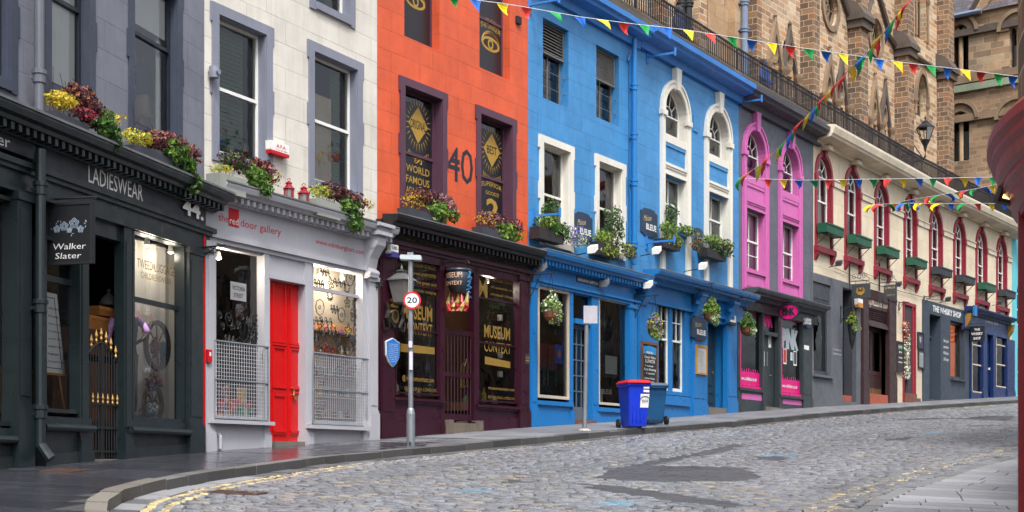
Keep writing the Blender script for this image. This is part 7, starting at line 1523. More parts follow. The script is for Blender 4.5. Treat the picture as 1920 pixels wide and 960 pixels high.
board(4, 1203, 1233, 639, 721, .15, 'tall chalk menu board with blue heading behind the wheelie bins', M_wood, [('MENU', .3, .7, .73, .05), ('Great Value', .16, .86, .62, .06), ('LUNCH', .22, .8, .52, .075), ('2 courses', .2, .7, .43, .04), ('Early Evening', .14, .88, .34, .055), ('3 courses', .25, .8, .26, .04), ('Sunday Roast', .16, .8, .14, .045), ('served all day', .2, .75, .07, .035)], head=plain('menu_blue', lin(40, 130, 190), .5))
board(4, 1306, 1325, 646, 701, .15, 'yellow wooden menu case beside the dark teal door', paint('pine', lin(200, 140, 60), .5), [('MENU', .3, .7, .8, .06)] + [('soup of the day 5', .22, .78, .72 - k * .08, .03) for k in range(7)], face=lin(190, 190, 185))
board(6, 1682, 1694, 639, 697, .04, 'narrow green topped chalk board on the cream wall by the red doorway', M_brn, [('SIT', .2, .8, .78, .08), ('IN', .3, .7, .62, .07), ('tea', .2, .8, .45, .07), ('cake', .2, .8, .3, .07)], head=M_grn)
board(7, 1733 - 12, 1732, 622, 654, .03, 'small poster with white figure and orange patch on the cream wall', M_black, [('W', .25, .55, .35, .4)], face=lin(60, 56, 78), cat='poster')
t = board(7, 1722, 1733, 656, 690, .03, 'dark wooden menu case on the cream wall beside the slate shop', M_brn, [('MENU', .3, .7, .75, .06)], face=lin(130, 140, 140), cat='menu case')
# spotlights and small cameras
def spot(fi, x, y, w, L, label, mat=None, ang=-.3, r=.09, group='small floodlights over the blue shopfronts'):
    f = FR[fi]; u, z = f.U(x, w), f.H(x, y, w); t = thing('floodlight', label, 'floodlight', f, u, 0, z, group); m = MB(f); m.plate([(u - r, z - .05), (u + r, z + .06), (u + r * .9, z + .18), (u - r, z + .10)], w - .08, w + .12); m.build('lamp_head', mat or M_white, t); m = MB(f); m.tube([(u, .05, z - .05), (u, w, z)], .014, 5); m.build('arm', M_black, t)
for fi, x, y, w, lab, mt in ((3, 1110, 472, .5, 'white floodlight on the first blue shop cornice', None), (4, 1214, 538, .45, 'white floodlight above the shield sign', None), (4, 1230, 474, .5, 'white floodlight in front of the left arched bay', None), (4, 1317, 503, .6, 'white floodlight on a long arm before the right arched bay', None), (3, 1014, 506, .3, 'small grey lamp at the left end of the blue fascia', M_galv), (3, 1132, 535, .3, 'small grey lamp right of the restaurant name plate', M_galv), (6, 1572, 497, .4, 'black lamp on the cream wall above the grey shop', M_blk2), (6, 1684, 536, .4, 'black lamp over the brown shopfront', M_blk2), (7, 1777, 564, .4, 'black lamp over the slate shop sign', M_blk2), (7, 1874, 570, .4, 'black lamp over the navy cornice', M_blk2)):
    spot(fi, x, y, w, .1, lab, mt)
# warm floodlight by the red cornice
fq = Frame((0, 0), (1, 0)); Zl = 10.9; X0 = (1889 - CX) / FP * Zl; z0 = (HY - 361) / FP * Zl; fl_ = Frame((X0, Zl), (1, .15)); t = thing('floodlight', 'lit warm floodlight in a black case under the dark red cornice', 'floodlight', fl_, 0, 0, z0); m = MB(fl_); m.plate([(-.09, -.07 + z0), (.06, -.09 + z0), (.1, .03 + z0), (-.03, .09 + z0)], -.06, .02); m.build('case', M_black, t); m = MB(fl_); m.plate([(-.05, -.045 + z0), (.035, -.06 + z0), (.06, .015 + z0), (-.02, .05 + z0)], .02, .024); m.build('lamp_glass', plain('warm_lamp', (1.0, .55, .18, 1), .4, emit=3.5), t); m = MB(fl_); m.tube([(.05, -.02, z0), (.3, 0, z0 + .1)], .015, 5); m.build('arm', M_black, t)
# old street lamp on the church buttress
u = fc.U(1714, .9); fpl = fc.at(u, 1.0, True); uc = fpl.U(1735); z1, z2, z3 = fpl.H(1735, 262), fpl.H(1735, 241), fpl.H(1735, 229); t = thing('street_lamp', 'black six sided street lamp on an iron arm fixed to the church buttress', 'street lamp', fc, u, 1.0, z1 - .9)
m = MB(fpl); m.lathe(uc, 0, [(.22, z1), (.42, z2)], 6); m.build('glass_body', GLASS, t); m = MB(fpl); m.lathe(uc, 0, [(.46, z2), (.46, z2 + .05), (.2, z2 + .25), (.2, z2 + .3), (.1, z3 + .05), (.03, z3 + .1), (.05, z3 + .2), (.001, z3 + .35)], 6); m.lathe(uc, 0, [(.05, z1 - .5), (.1, z1 - .3), (.24, z1 - .03), (.24, z1)], 6)
for k in range(6): an = k * math.pi / 3; m.tube([(uc + .22 * math.cos(an), .22 * math.sin(an), z1), (uc + .42 * math.cos(an), .42 * math.sin(an), z2)], .02, 4)
m.build('frame', M_black, t); m = MB(fpl); m.tube([(-.1, 0, z1 - 1.0), (uc * .7, 0, z1 - .95), (uc, 0, z1 - .8), (uc, 0, z1 - .45)], .05, 6); m.tube([(-.1, 0, z1 - .2), (uc * .8, 0, z1 - .9)], .03, 5); m.build('arm', M_black, t)
# ---- posts and bins on the pavement
def ground_at(x, y): s_, t_ = px2st(x, y, 0.004); X, Y = road_xy(s_, t_); return Frame((float(X), float(Y)), (1, 0.0)), float(gz(s_, t_)) + .004, float(Y)
fa, g, Y = ground_at(771, 835); s_ = Y / FP; t = thing('sign_post', 'grey galvanised lamp post with a flat lamp head carrying the round speed sign', 'post', fa, 0, 0, g)
Hp = lambda y: (HY - y) * s_
m = MB(fa); m.lathe(0, 0, [(8 * s_, g - .05), (8 * s_, Hp(776)), (6.5 * s_, Hp(768)), (4.6 * s_, Hp(765)), (4.4 * s_, Hp(488))], 16); m.build('pole', M_galv, t, smooth=False); m = MB(fa); m.plate([(-20 * s_, Hp(482)), (-18 * s_, Hp(479)), (19 * s_, Hp(480)), (21 * s_, Hp(484)), (20 * s_, Hp(489)), (-19 * s_, Hp(487))], -.11, .11); m.build('lamp_head', paint('lamp_grey', lin(188, 195, 198), .5), t); m = MB(fa); m.box(-6 * s_, 5 * s_, -.07, .07, Hp(479), Hp(474)); m.build('sensor', M_galv, t)
m = MB(fa); uc, zc_, w = 3 * s_, Hp(564), .075; R = 16.5 * s_; C_ = lambda r: [(uc + r * math.cos(2 * math.pi * k / 36), zc_ + r * math.sin(2 * math.pi * k / 36)) for k in range(36)]
m.plate(C_(R), w - .01, w); o = m.build('sign_plate', plain('sign_white', lin(235, 235, 235), .4), t); m = MB(fa); m.ring(C_(R * 1.0), C_(R * .80), w + .001, w + .003); m.build('red_ring', plain('sign_red', lin(200, 24, 34), .4), o); m = MB(fa); add_text(m, '20', uc - R * .58, uc + R * .58, zc_ - R * .31, R * .66, w + .003, bold=.02); m.build('lettering', M_black, o)
m = MB(fa); m.box(-3.2 * s_, 3.2 * s_, .055, .058 + .015, Hp(652), Hp(640)); m.box(-2.0 * s_, 4 * s_, .055, .075, Hp(694), Hp(660)); m.build('sticker', plain('sticker_white', lin(205, 200, 220), .5), t); m = MB(fa); m.box(-8.4 * s_, -2 * s_, .05, .125, Hp(822), Hp(815)) if False else m.box(-2 * s_, 2 * s_, .10, .152, Hp(834), Hp(829)); m.build('base_door', M_dark, t)
fa, g, Y = ground_at(1096, 808); s_ = Y / FP; t = thing('sign_post', 'thin leaning grey post with a blank square sign seen from the back', 'post', fa, 0, 0, g); m = MB(fa); m.tube([(0, 0, g - .05), (4.5 * s_, 0, Hp(578))], 4.2 * s_, 12); m.build('pole', M_galv, t); m = MB(fa); m.box(-2 * s_, 24 * s_, .06, .075, Hp(607), Hp(574)); m.build('sign_plate', paint('plate_grey', lin(176, 172, 178), .6, grime=.3), t); m = MB(fa); m.lathe(0, 0, [(.14, g), (.13, g + .03), (.07, g + .05)], 10); m.build('base_collar', paint('mortar_white', lin(190, 180, 170), .8, grime=.5), t)
def bin_(x, y, ang, wd, body, lid, label, plate=True, H=1.08):
    fa, g, Y = ground_at(x, y); f = Frame(fa.p, (math.cos(ang), math.sin(ang))); t = thing('wheelie_bin', label, 'wheelie bin', f, 0, 0, g, 'wheelie bins on the pavement'); w = wd / 2; d = .36; z0, z1 = g + .03, g + H - .10
    def lo(m, secs):
        R = [[m.pt(u, ww, z) for u, ww in ((-a + .03, -b), (a - .03, -b), (a, -b + .03), (a, c - .03), (a - .03, c), (-a + .03, c), (-a, c - .03), (-a, -b + .03))] for a, b, c, z in secs]
        for A, B in zip(R[:-1], R[1:]):
            for k in range(8): m.face((A[k], A[(k + 1) % 8], B[(k + 1) % 8], B[k]))
        m.face(R[0][::-1]); m.face(R[-1])
    m = MB(f); lo(m, [(w * .76, d * .6, d * .72, z0), (w * .80, d * .66, d * .74, z0 + .05), (w * .94, d * .95, d * .95, z1 - .06), (w * .94, d * .95, d * .95, z1 - .05), (w * 1.04, d * 1.06, d * 1.04, z1 - .045), (w * 1.04, d * 1.06, d * 1.04, z1)])
    for k in (-.5, -.17, .17, .5): m.box(w * k - .008, w * k + .008, d * .70, d * .86, z0 + .1, z0 + .45)
    m.build('body', body, t, bevel=.008); m = MB(f); lo(m, [(w * 1.05, d * 1.1, d * 1.08, z1 + .002), (w * 1.05, d * 1.1, d * 1.08, z1 + .03), (w * .9, d * .95, d * .9, z1 + .075), (w * .6, d * .6, d * .6, z1 + .09)]); m.box(-w * .9, w * .9, d * 1.0, d * 1.16, z1 + .01, z1 + .035); m.build('lid', lid, t, bevel=.008); m = MB(f); m.tube([(-w * .7, -d * 1.1, z1 - .02), (-w * .7, -d * 1.3, z1 + .01), (w * .7, -d * 1.3, z1 + .01), (w * .7, -d * 1.1, z1 - .02)], .017, 6); m.build('handle', body, t)
    for sg in (-1, 1):
        m = MB(f); uc = sg * (w * .80 + .04); R = .105
        P = [(R * math.cos(2 * math.pi * k / 20), R * math.sin(2 * math.pi * k / 20)) for k in range(20)]; A = [m.pt(uc - .025, -d * .78 + a, g + R + b) for a, b in P]; B = [m.pt(uc + .025, -d * .78 + a, g + R + b) for a, b in P]
        for k in range(20): m.face((A[k], A[(k + 1) % 20], B[(k + 1) % 20], B[k]))
        m.face(A); m.face(B[::-1]); wh = m.build('wheel', plain('rubber', lin(30, 30, 32), .7), t); m = MB(f); P = [(.05 * math.cos(2 * math.pi * k / 12), .05 * math.sin(2 * math.pi * k / 12)) for k in range(12)]
        A = [m.pt(uc - .032, -d * .78 + a, g + R + b) for a, b in P]; B = [m.pt(uc + .032, -d * .78 + a, g + R + b) for a, b in P]
        for k in range(12): m.face((A[k], A[(k + 1) % 12], B[(k + 1) % 12], B[k]))
        m.face(A); m.face(B[::-1]); m.build('hub', M_dark, wh)
    m = MB(f); m.tube([(-w * .85, -d * .78, g + .105), (w * .85, -d * .78, g + .105)], .012, 5); m.build('axle', M_dark, t)
    if plate: m = MB(f); m.poly([(w * .1, d * .865, z0 + .42), (w * .82, d * .865, z0 + .42), (w * .88, d * .965, z0 + .72), (w * .1, d * .965, z0 + .72)]); o = m.build('label', M_wl, t); m = MB(f); m.tube([(w * .48 + .10 * math.cos(a_), d * .965 + .004, z0 + .60 + .07 * math.sin(a_)) for a_ in [math.pi * k / 10 for k in range(11)]], .007, 4); add_text(m, 'BLEUE', w * .25, w * .75, z0 + .55, .04, d * .955, bold=.02); m.build('label_print', M_dark, o); m = MB(f); m.box(w * .35, w * .85, d * .90, d * .985, z0 + .76, z0 + .81); m.box(w * .35, w * .85, d * .90, d * .99, z0 + .84, z0 + .88); m.build('sticker', M_wl, t)
bin_(1188, 803, math.radians(17), .54, plain('bin_blue', lin(16, 52, 190), .4), plain('bin_red', lin(205, 30, 40), .4), 'bright blue wheelie bin with a red lid and white label, in front')
bin_(1221, 797, math.radians(200), .56, plain('bin_steel_blue', lin(24, 78, 120), .45), plain('bin_teal', lin(70, 84, 96), .5), 'dull steel blue wheelie bin turned sideways behind the bright blue one', False, 1.0)
# ---- shop window displays
f = FR[0]; a, b, zb, zt, g = q2
def wheel(x, y, rpx, w, label, spk):
    u, z = f.U(x, w), f.H(x, y, w); r = f.up(w, rpx, x); t = thing('spinning_wheel', label, 'wooden wheel', f, u, w, z - r, 'old wooden wheels in the green shop window'); m = MB(f); C_ = lambda q: [(u + q * math.cos(2 * math.pi * k / 32), z + q * math.sin(2 * math.pi * k / 32)) for k in range(32)]
    m.ring(C_(r), C_(r * .85), w - .03, w + .03); m.build('rim', M_wood2, t); m = MB(f)
    for k in range(spk): an = 2 * math.pi * k / spk + .1; m.tube([(u + .05 * math.cos(an), w, z + .05 * math.sin(an)), (u + r * .9 * math.cos(an), w, z + r * .9 * math.sin(an))], .012, 5)
    m.lathe(u, w, [(.001, z - .07), (.06, z - .05), (.06, z + .05), (.001, z + .07)], 8); m.build('spokes', M_wood2, t)
    return u, z, r
M_wood2 = paint('dark_oak', lin(96, 62, 44), .5, grime=.3)
u, z, r = wheel(295, 648, 47, -.22, 'larger old wooden spoked wheel hanging in the green shop window', 8)
t = thing('wool_hank', 'red wool tied to the hub of the larger wooden wheel', 'wool', f, u, -.2, z); m = leaves(MB(f), [(u - .04, -.24, z - .04, .09, .05, .14, 120, [lin(190, 30, 30), lin(150, 60, 50)])], .03); m.build('wool', LEAF, t)
t = thing('wool_hank', 'teal wool hanging from a spoke of the larger wooden wheel', 'wool', f, u + .3, -.2, z); m = leaves(MB(f), [(u + .24, -.24, z - .03, .09, .05, .10, 110, [lin(20, 110, 150)]), (u + .22, -.24, z - .22, .05, .04, .14, 60, [lin(20, 110, 150)])], .03); m.build('wool', LEAF, t)
u, z, r = wheel(287, 757, 36, -.24, 'smaller old wooden spoked wheel low in the green shop window', 8)
t = thing('wool_pile', 'pile of red, blue and white wool over the smaller wooden wheel', 'wool', f, u, -.2, z); m = leaves(MB(f), [(u - .02, -.22, z + .32, .20, .08, .10, 160, [lin(190, 40, 30), lin(60, 80, 120), lin(110, 60, 50)]), (u - .12, -.22, z - .08, .14, .08, .12, 120, [lin(20, 100, 150), WHT]), (u - .3, -.24, z - .2, .1, .08, .12, 80, [lin(150, 90, 60), lin(90, 80, 70)])], .035); m.build('wool', LEAF, t); m = MB(f); m.tube([(u - .1, -.24, z - .35), (u - .06, -.24, z + .45)], [.03, .02], 6); m.build('distaff', M_wood2, t)
# mannequin in violet shirt and waistcoat
M_shirt = plain('violet_shirt', lin(205, 160, 215), .8); M_vest = plain('teal_waistcoat', lin(54, 74, 92), .85); M_trs2 = plain('brown_tweed', lin(88, 66, 52), .9)
fm = Frame(f.W(f.U(236, -.3), -.3, 0).to_2d(), (1, .0)); zg = gb(0, f.U(236, -.3)); t = thing('mannequin', 'shop mannequin in violet shirt and grey waistcoat reaching towards the wooden wheel', 'mannequin', fm, 0, 0, zg)
def ell(m, secs, n=14, col=None):
    R = [[m.pt(c + a_ * math.cos(2 * math.pi * k / n), w_ + b_ * math.sin(2 * math.pi * k / n), z) for k in range(n)] for c, w_, a_, b_, z in secs]
    for A, B in zip(R[:-1], R[1:]):
        for k in range(n): m.face((A[k], A[(k + 1) % n], B[(k + 1) % n], B[k]), col)
    m.face(R[0][::-1], col); m.face(R[-1], col)
zs = f.H(236, 590, -.3)
m = MB(fm); ell(m, [(0, 0, .17, .12, zs - .62), (0, 0, .15, .11, zs - .45), (0, 0, .18, .13, zs - .25), (0, 0, .19, .12, zs - .10), (0, 0, .12, .09, zs - .0), (0, 0, .06, .06, zs + .03)]); m.build('waistcoat', M_vest, t, smooth=True)
m = MB(fm); m.tube([(-.17, 0, zs - .07), (-.25, .03, zs - .22), (-.27, .1, zs - .42)], [.075, .075, .06], 8); m.tube([(.16, 0, zs - .06), (.26, .03, zs - .15), (.34, .06, zs - .27)], [.058, .056, .05], 8); ell(m, [(0, 0, .07, .07, zs - .02), (0, 0, .065, .065, zs + .06)]); m.build('shirt', M_shirt, t, smooth=True)
m = MB(fm); m.tube([(.34, .06, zs - .27), (.28, .12, zs - .38), (.16, .16, zs - .46)], [.035, .03, .028], 6); m.tube([(-.27, .1, zs - .4), (-.2, .2, zs - .55)], [.035, .03], 6); ell(m, [(0, 0, .05, .05, zs + .05), (0, 0, .05, .06, zs + .12), (0, .02, .08, .1, zs + .2), (0, .02, .08, .1, zs + .28), (0, 0, .03, .04, zs + .34)]); m.build('figure', plain('mannequin_dark', lin(60, 48, 44), .6), t, smooth=True)
m = MB(fm); m.tube([(-.09, 0, zs - .6), (-.1, .02, zs - 1.0), (-.11, 0, zs - 1.45)], [.1, .08, .06], 8); m.tube([(.09, 0, zs - .6), (.1, .02, zs - 1.0), (.11, 0, zs - 1.45)], [.1, .08, .06], 8); m.build('trousers', M_trs2, t, smooth=True)
# baskets on a shelf, glass cloche
def wbox(x0, x1, yt, yb, w, lab, col):
    a, b, zt_, zb_ = f.U(x0, w), f.U(x1, w), f.H(x0, yt, w), f.H(x0, yb, w); t = thing('wicker_basket', lab, 'basket', f, (a + b) / 2, w, zb_, 'wicker hampers stacked inside the green doorway'); m = MB(f); m.box(a, b, w - .35, w, zb_, zt_ - .05); n = int((b - a) / .03)
    for k in range(n): u = a + (b - a) * (k + .5) / n; m.box(u - .008, u + .008, w, w + .008, zb_, zt_ - .05)
    m.build('basket', col, t); m = MB(f); m.box(a - .01, b + .01, w - .36, w + .01, zt_ - .05, zt_); m.build('lid', col, t)
M_wick = paint('wicker', lin(176, 116, 52), .7, grime=.4, bump=.6); wbox(168, 203, 590, 616, -.5, 'long wicker hamper lower in the stack inside the green doorway', M_wick); wbox(186, 222, 573, 590, -.5, 'small wicker hamper on top of the stack inside the green doorway', M_wick)
w = -.5; u = f.U(204, w - .15); z = f.H(204, 573, w - .15); t = thing('glass_cloche', 'glass dome with a knob on top of the wicker hampers', 'cloche', f, u, w - .15, z); m = MB(f); m.lathe(u, w - .15, [(.15, z), (.15, z + .03), (.10, z + .12), (.03, z + .18), (.02, z + .20), (.04, z + .23), (.001, z + .26)], 16); m.build('dome', plain('cloche_glass', lin(130, 128, 126), .1), t, smooth=True)
m = MB(f); a_, z_ = f.U(166, -.5), f.H(168, 616, -.5); t = thing('shelf_cabinet', 'dark wooden cabinet carrying the wicker hampers', 'cabinet', f, a_, -.6, gb(0, a_)); m.box(a_ - .3, f.U(222, -.5), -.9, -.49, gb(0, a_) + 1.5, z_); m.box(a_ - .3, f.U(222, -.5), -.9, -.5, gb(0, a_), gb(0, a_) + 1.4); m.build('cabinet', M_wood2, t)
# easel and poster in the left window
w = -.12; u0, u1, z0, z1 = f.U(79, w), f.U(122, w), f.H(79, 697, w), f.H(79, 546, w); t = thing('easel_poster', 'large white framed notice on a wooden easel in the left green window', 'notice', f, (u0 + u1) / 2, w, gb(0, u0)); m = MB(f); P = [(u0, z0), (u1, z0), (u1 - .2, z1), (u0, z1)]; m.plate(P, w - .02, w); m.build('board', plain('paper', lin(242, 243, 245), .7, var=.02), t); m = MB(f); m.ring([(u0 + .06, z0 + .06), (u1 - .07, z0 + .06), (u1 - .26, z1 - .06), (u0 + .06, z1 - .06)], [(u0 + .07, z0 + .07), (u1 - .085, z0 + .07), (u1 - .27, z1 - .07), (u0 + .07, z1 - .07)], w, w + .002)
for k, s_ in enumerate(('OPENING TIMES', 'Monday to Saturday', 'ten until six', 'Sunday eleven', 'until five', 'tailoring', 'luggage', 'accessories')): add_text(m, s_, u0 + .14, u0 + .14 + .035 * len(s_), z1 - .22 - k * .1, .028, w + .003)
m.build('print', M_black, t); m = MB(f)
m.tube([((u0 + u1) / 2 - .1, w - .05, z1), (u1 + .02, w + .0, z0 - .65)], .022, 5); m.tube([((u0 + u1) / 2 - .1, w - .05, z1), (u0 - .1, w, z0 - .65)], .022, 5); m.box(u0 - .02, u1 + .02, w, w + .03, z0 - .03, z0); m.build('easel', paint('pine', lin(200, 140, 60), .5), t)
# small mannequin in the upper window
h0 = op(f, 250, 331, -60, 232, d=.26); w = -.5; u, z = f.U(268, w), f.H(268, 232, w); t = thing('dress_form', 'small dress form in navy jacket and tweed skirt in the upper window', 'mannequin', f, u, w, z); fm = f.at(u, w)
m = MB(fm); ell(m, [(0, 0, .14, .10, z + .42), (0, 0, .12, .09, z + .55), (0, 0, .17, .11, z + .78), (0, 0, .15, .09, z + .88), (0, 0, .05, .05, z + .93)]); m.tube([(-.15, 0, z + .84), (-.2, .02, z + .6), (-.18, .06, z + .42)], [.06, .05, .04], 6); m.tube([(.15, 0, z + .84), (.2, .02, z + .6), (.18, .06, z + .42)], [.06, .05, .04], 6); m.build('jacket', plain('navy_cloth', lin(40, 50, 66), .9), t, smooth=True); m = MB(fm); ell(m, [(0, 0, .22, .15, z + .12), (0, 0, .13, .10, z + .44)]); m.build('skirt', plain('tweed', lin(150, 128, 104), .9), t, smooth=True); m = MB(fm); m.tube([(-.05, 0, z - .2), (-.05, 0, z + .15)], .03, 6); m.tube([(.05, 0, z - .2), (.05, 0, z + .15)], .03, 6); ell(m, [(0, 0, .04, .04, z + .92), (0, 0, .035, .035, z + 1.0)]); m.build('form', plain('tan', lin(150, 96, 70), .7), t)
# gallery display: white doodle drawings on the glass, shelves with toys, backdrop
f = FR[1]
def doodles(W, q, fx0, fx1, fz0, fz1, n, seed, r0=.09):
    random.seed(seed); a, b, zb, zt, g = q; m = MB(f); placed = []
    for k in range(n * 12):
        if len(placed) >= n: break
        r = r0 * random.uniform(.6, 1.3); u = a + (b - a) * random.uniform(fx0, fx1); z = zb + (zt - zb) * random.uniform(fz0, fz1)
        if any((u - p[0]) ** 2 + (z - p[1]) ** 2 < (r + p[2]) ** 2 * .8 for p in placed): continue
        placed.append((u, z, r)); kind = random.choice('sfbwce'); ph = random.uniform(0, 6); N = 40
        if kind == 's': F_ = lambda t_: r * (1 - .45 * (math.floor(t_ / (2 * math.pi) * 24) % 2))
        elif kind == 'f': F_ = lambda t_: r * (.8 + .3 * math.cos(5 * t_))
        elif kind == 'b': F_ = lambda t_: r * (.8 + .2 * math.cos(3 * t_ + 1) + .1 * math.sin(2 * t_))
        elif kind == 'c': F_ = lambda t_: r * (.95 + .06 * math.cos(8 * t_))
        elif kind == 'e': F_ = lambda t_: r * (.65 + .35 * abs(math.cos(t_)))
        else: F_ = None
        if F_: m.tube([(u + F_(2 * math.pi * j / N) * math.cos(2 * math.pi * j / N + ph), g + .006, z + F_(2 * math.pi * j / N) * math.sin(2 * math.pi * j / N + ph) * 1.1) for j in range(N + 1)], .009, 3)
        else:
            for o_ in (-.03, .03): m.tube([(u + (j / 20 - .5) * r * 3, g + .006, z + o_ + .05 * math.sin(j * .9)) for j in range(21)], .009, 3)
        if kind in 'fbce': m.tube([(u + r * .25 * math.cos(2 * math.pi * j / 10), g + .006, z + r * .25 * math.sin(2 * math.pi * j / 10)) for j in range(11)], .008, 3)
        if kind in 'be':
            for e_ in (-.3, .3): m.tube([(u + r * e_ + .012 * math.cos(2 * math.pi * j / 6), g + .006, z + r * .4 + .012 * math.sin(2 * math.pi * j / 6)) for j in range(7)], .008, 3)
    m.build('window_drawing', M_black, W)
G2W = [o for o in bpy.data.objects if o.name.startswith('shop_window') and o.parent == B2]
doodles(G2W[1], r2, .1, .95, .32, .97, 34, 3, .13); doodles(G2W[1], r2, .05, .3, .02, .32, 8, 4, .10); doodles(G2W[0], r1, .15, .95, .42, .62, 14, 6, .09); doodles(G2W[0], r1, .08, .35, .02, .45, 12, 8, .1)
m = MB(f); a, b, zb, zt, g = r1; uu = a + (b - a) * .4; m.box(uu, uu + .42, g + .003, g + .007, zt - .85, zt - .55); o = m.build('notice', plain('notice_grey', lin(150, 150, 148), .6), G2W[0]); m = MB(f); add_text(m, 'VICTORIA', uu + .04, uu + .38, zt - .68, .07, g + .01, bold=.01); add_text(m, 'STREET', uu + .08, uu + .34, zt - .80, .07, g + .01, bold=.01); m.build('lettering', M_black, o)
m = MB(f); add_text(m, 'edinburghart.com', a + .05, b - .25, zb + .22, .10, g + .01, bold=.01); m.build('lettering', M_redl, G2W[0])
M_peach = paint('peach_board', lin(224, 186, 150), .7, grime=.1); a, b, zb, zt, g = r2; t = thing('display_shelves', 'pale wooden shelf unit full of small toys behind the right gallery window', 'shelves', f, (a + b) / 2, -.5, zb); m = MB(f); m.box(a + .1, b + .9, -.5, -.46, zb, zb + 1.95); m.build('back_panel', M_peach, t); m = MB(f); m.box(a + .1, b + 1.0, -.56, -.52, zb - .2, zt + .1)
m.build('white_backdrop', M_intw, t)
for k in range(5): m = MB(f); z = zb + .12 + k * .40; m.box(a + .1, b + .7, -.46, -.25, z, z + .025); m.build('shelf', M_peach if k < 4 else plain('glass_shelf', lin(150, 160, 160), .2), t)
random.seed(12); GC = [lin(220, 60, 60), lin(60, 140, 200), lin(240, 200, 60), lin(70, 170, 110), lin(180, 80, 160), lin(230, 230, 225), lin(40, 60, 110), lin(240, 140, 60)]
m = None
for k in range(5):
    for q in range(7):
        u = a + .35 + q * (b - a) / 7 + random.uniform(-.03, .03); z = zb + .146 + k * .40; c = random.choice(GC)[:3]; hh_ = random.uniform(.07, .17); t = thing('toy', '%s toy figure, number %s along the %s shelf of the right gallery window' % (random.choice(['small', 'round', 'little']), ['one', 'two', 'three', 'four', 'five', 'six', 'seven'][q], ['lowest', 'second', 'third', 'fourth', 'top'][k]), 'toy', f, u, -.32, z, 'toys on the gallery shelves'); m = MB(f); m.lathe(u, -.32, [(.04, z), (.05, z + hh_ * .3), (.035, z + hh_ * .6), (.045, z + hh_ * .8), (.001, z + hh_)], 7, c); m.build('body', CMAT, t)
a, b, zb, zt, g = r1; t = thing('display_column', 'white column painted with doodles at the left of the gallery window', 'display', f, a + .2, -.4, zb); m = MB(f); m.box(a - .1, a + .22, -.5, -.3, zb, zb + 2.1); m.build('column', M_creamf if False else plain('doodle_white', lin(222, 205, 180), .6), t)
for k in range(4): m = MB(f); z = zb + .5 + k * .48; m.box(a - .1, a + .42, -.5, -.2, z, z + .04); m.build('shelf', M_intw, t)
m = MB(f); m.box(a + .5, a + .62, -.55, -.45, zb, zt + .2); m.build('post', M_grey, t)
m = MB(f); m.box(a - .1, b + .3, -.62, -.12, zb - .12, zb - .01); m.build('plinth', M_intw, t)
random.seed(15)
for q in range(16):
    u = a + .15 + (q % 8) * (b - a) / 8; z = zb; c = random.choice(GC)[:3]; s_ = random.uniform(.14, .3); w_ = -.22 - .16 * (q // 8); t = thing('toy', 'coloured box shaped toy, %s along the %s row of the left gallery window floor' % (ORD[q % 8], ['front', 'back'][q // 8]), 'toy', f, u, w_, z, 'toys on the gallery window floor'); m = MB(f); m.box(u, u + .15, w_ - .1, w_, z, z + s_ * (1 + q // 8), c); m.box(u + .03, u + .12, w_, w_ + .005, z + .03, z + s_ * .7, random.choice(GC)[:3]); m.build('box', CMAT, t)
t = thing('red_door_panel', 'dark red panel standing inside the left gallery window', 'panel', f, b - .4, -1.2, zb); m = MB(f); m.box(b - .55, b - .2, -1.3, -1.2, zb - .1, zt - .6); m.build('panel', M_redp, t); t = thing('fill_backboard', 'white screen standing at the back of the left gallery window', 'screen', f, a, -1.0, zb); m = MB(f); m.box(a + .1, a + 1.1, -1.1, -1.05, zb - .1, zt); m.build('screen', M_intw, t)  # white board at the back is added so the window interior looks bright
# museum shop goods
f = FR[2]; random.seed(44)
for wi, (q, nm) in enumerate(((p1, 'left'), (p2, 'right'))):
    a, b, zb, zt, g = q; t = thing('display_counter', 'dark display counter behind the %s window of the plum shop' % nm, 'counter', f, (a + b) / 2, -.5, zb - .3); m = MB(f); m.box(a - .2, b + .3, -.8, -.02, zb - .2, zb - .01); m.build('counter', M_wood2, t); m = MB(f); m.box(a - .1, b + .5, -1.3, -1.25, zb, zt); m.build('back_board', M_wood2, t)
    for k in range(9):
        u = a + .12 + k * (b - a - .1) / 9; w_ = -.2 - random.uniform(0, .3); z = zb; c = random.choice([lin(60, 120, 70), lin(190, 185, 170), lin(150, 60, 60), lin(170, 140, 60), lin(50, 60, 90), lin(110, 80, 60)])[:3]; hh_ = random.uniform(.14, .34); t = thing('bottle', 'glass or pottery bottle, %s in the %s window of the plum shop' % ((ORD + ['ninth'])[k], nm), 'bottle', f, u, w_, z, 'bottles and jars in the plum shop windows'); m = MB(f); r = random.uniform(.04, .075); m.lathe(u, w_, [(r, z), (r, z + hh_ * .55), (r * .4, z + hh_ * .72), (r * .35, z + hh_ * .95), (.001, z + hh_)], 8, c); m.build('bottle', colmat('gloss_coloured', .3), t)
a, b, zb, zt, g = p2; u = a + .45; z = zb + .35; t = thing('bird_cage', 'brass wire bird cage in the right window of the plum shop', 'cage', f, u, -.4, z); m = MB(f)
for k in range(14): an = 2 * math.pi * k / 14; m.tube([(u + .2 * math.cos(an), -.4 + .2 * math.sin(an), z), (u + .2 * math.cos(an), -.4 + .2 * math.sin(an), z + .42), (u + .1 * math.cos(an), -.4 + .1 * math.sin(an), z + .58), (u, -.4, z + .62)], .006, 3)
m.lathe(u, -.4, [(.21, z - .03), (.21, z)], 14); m.build('cage', M_gold, t)
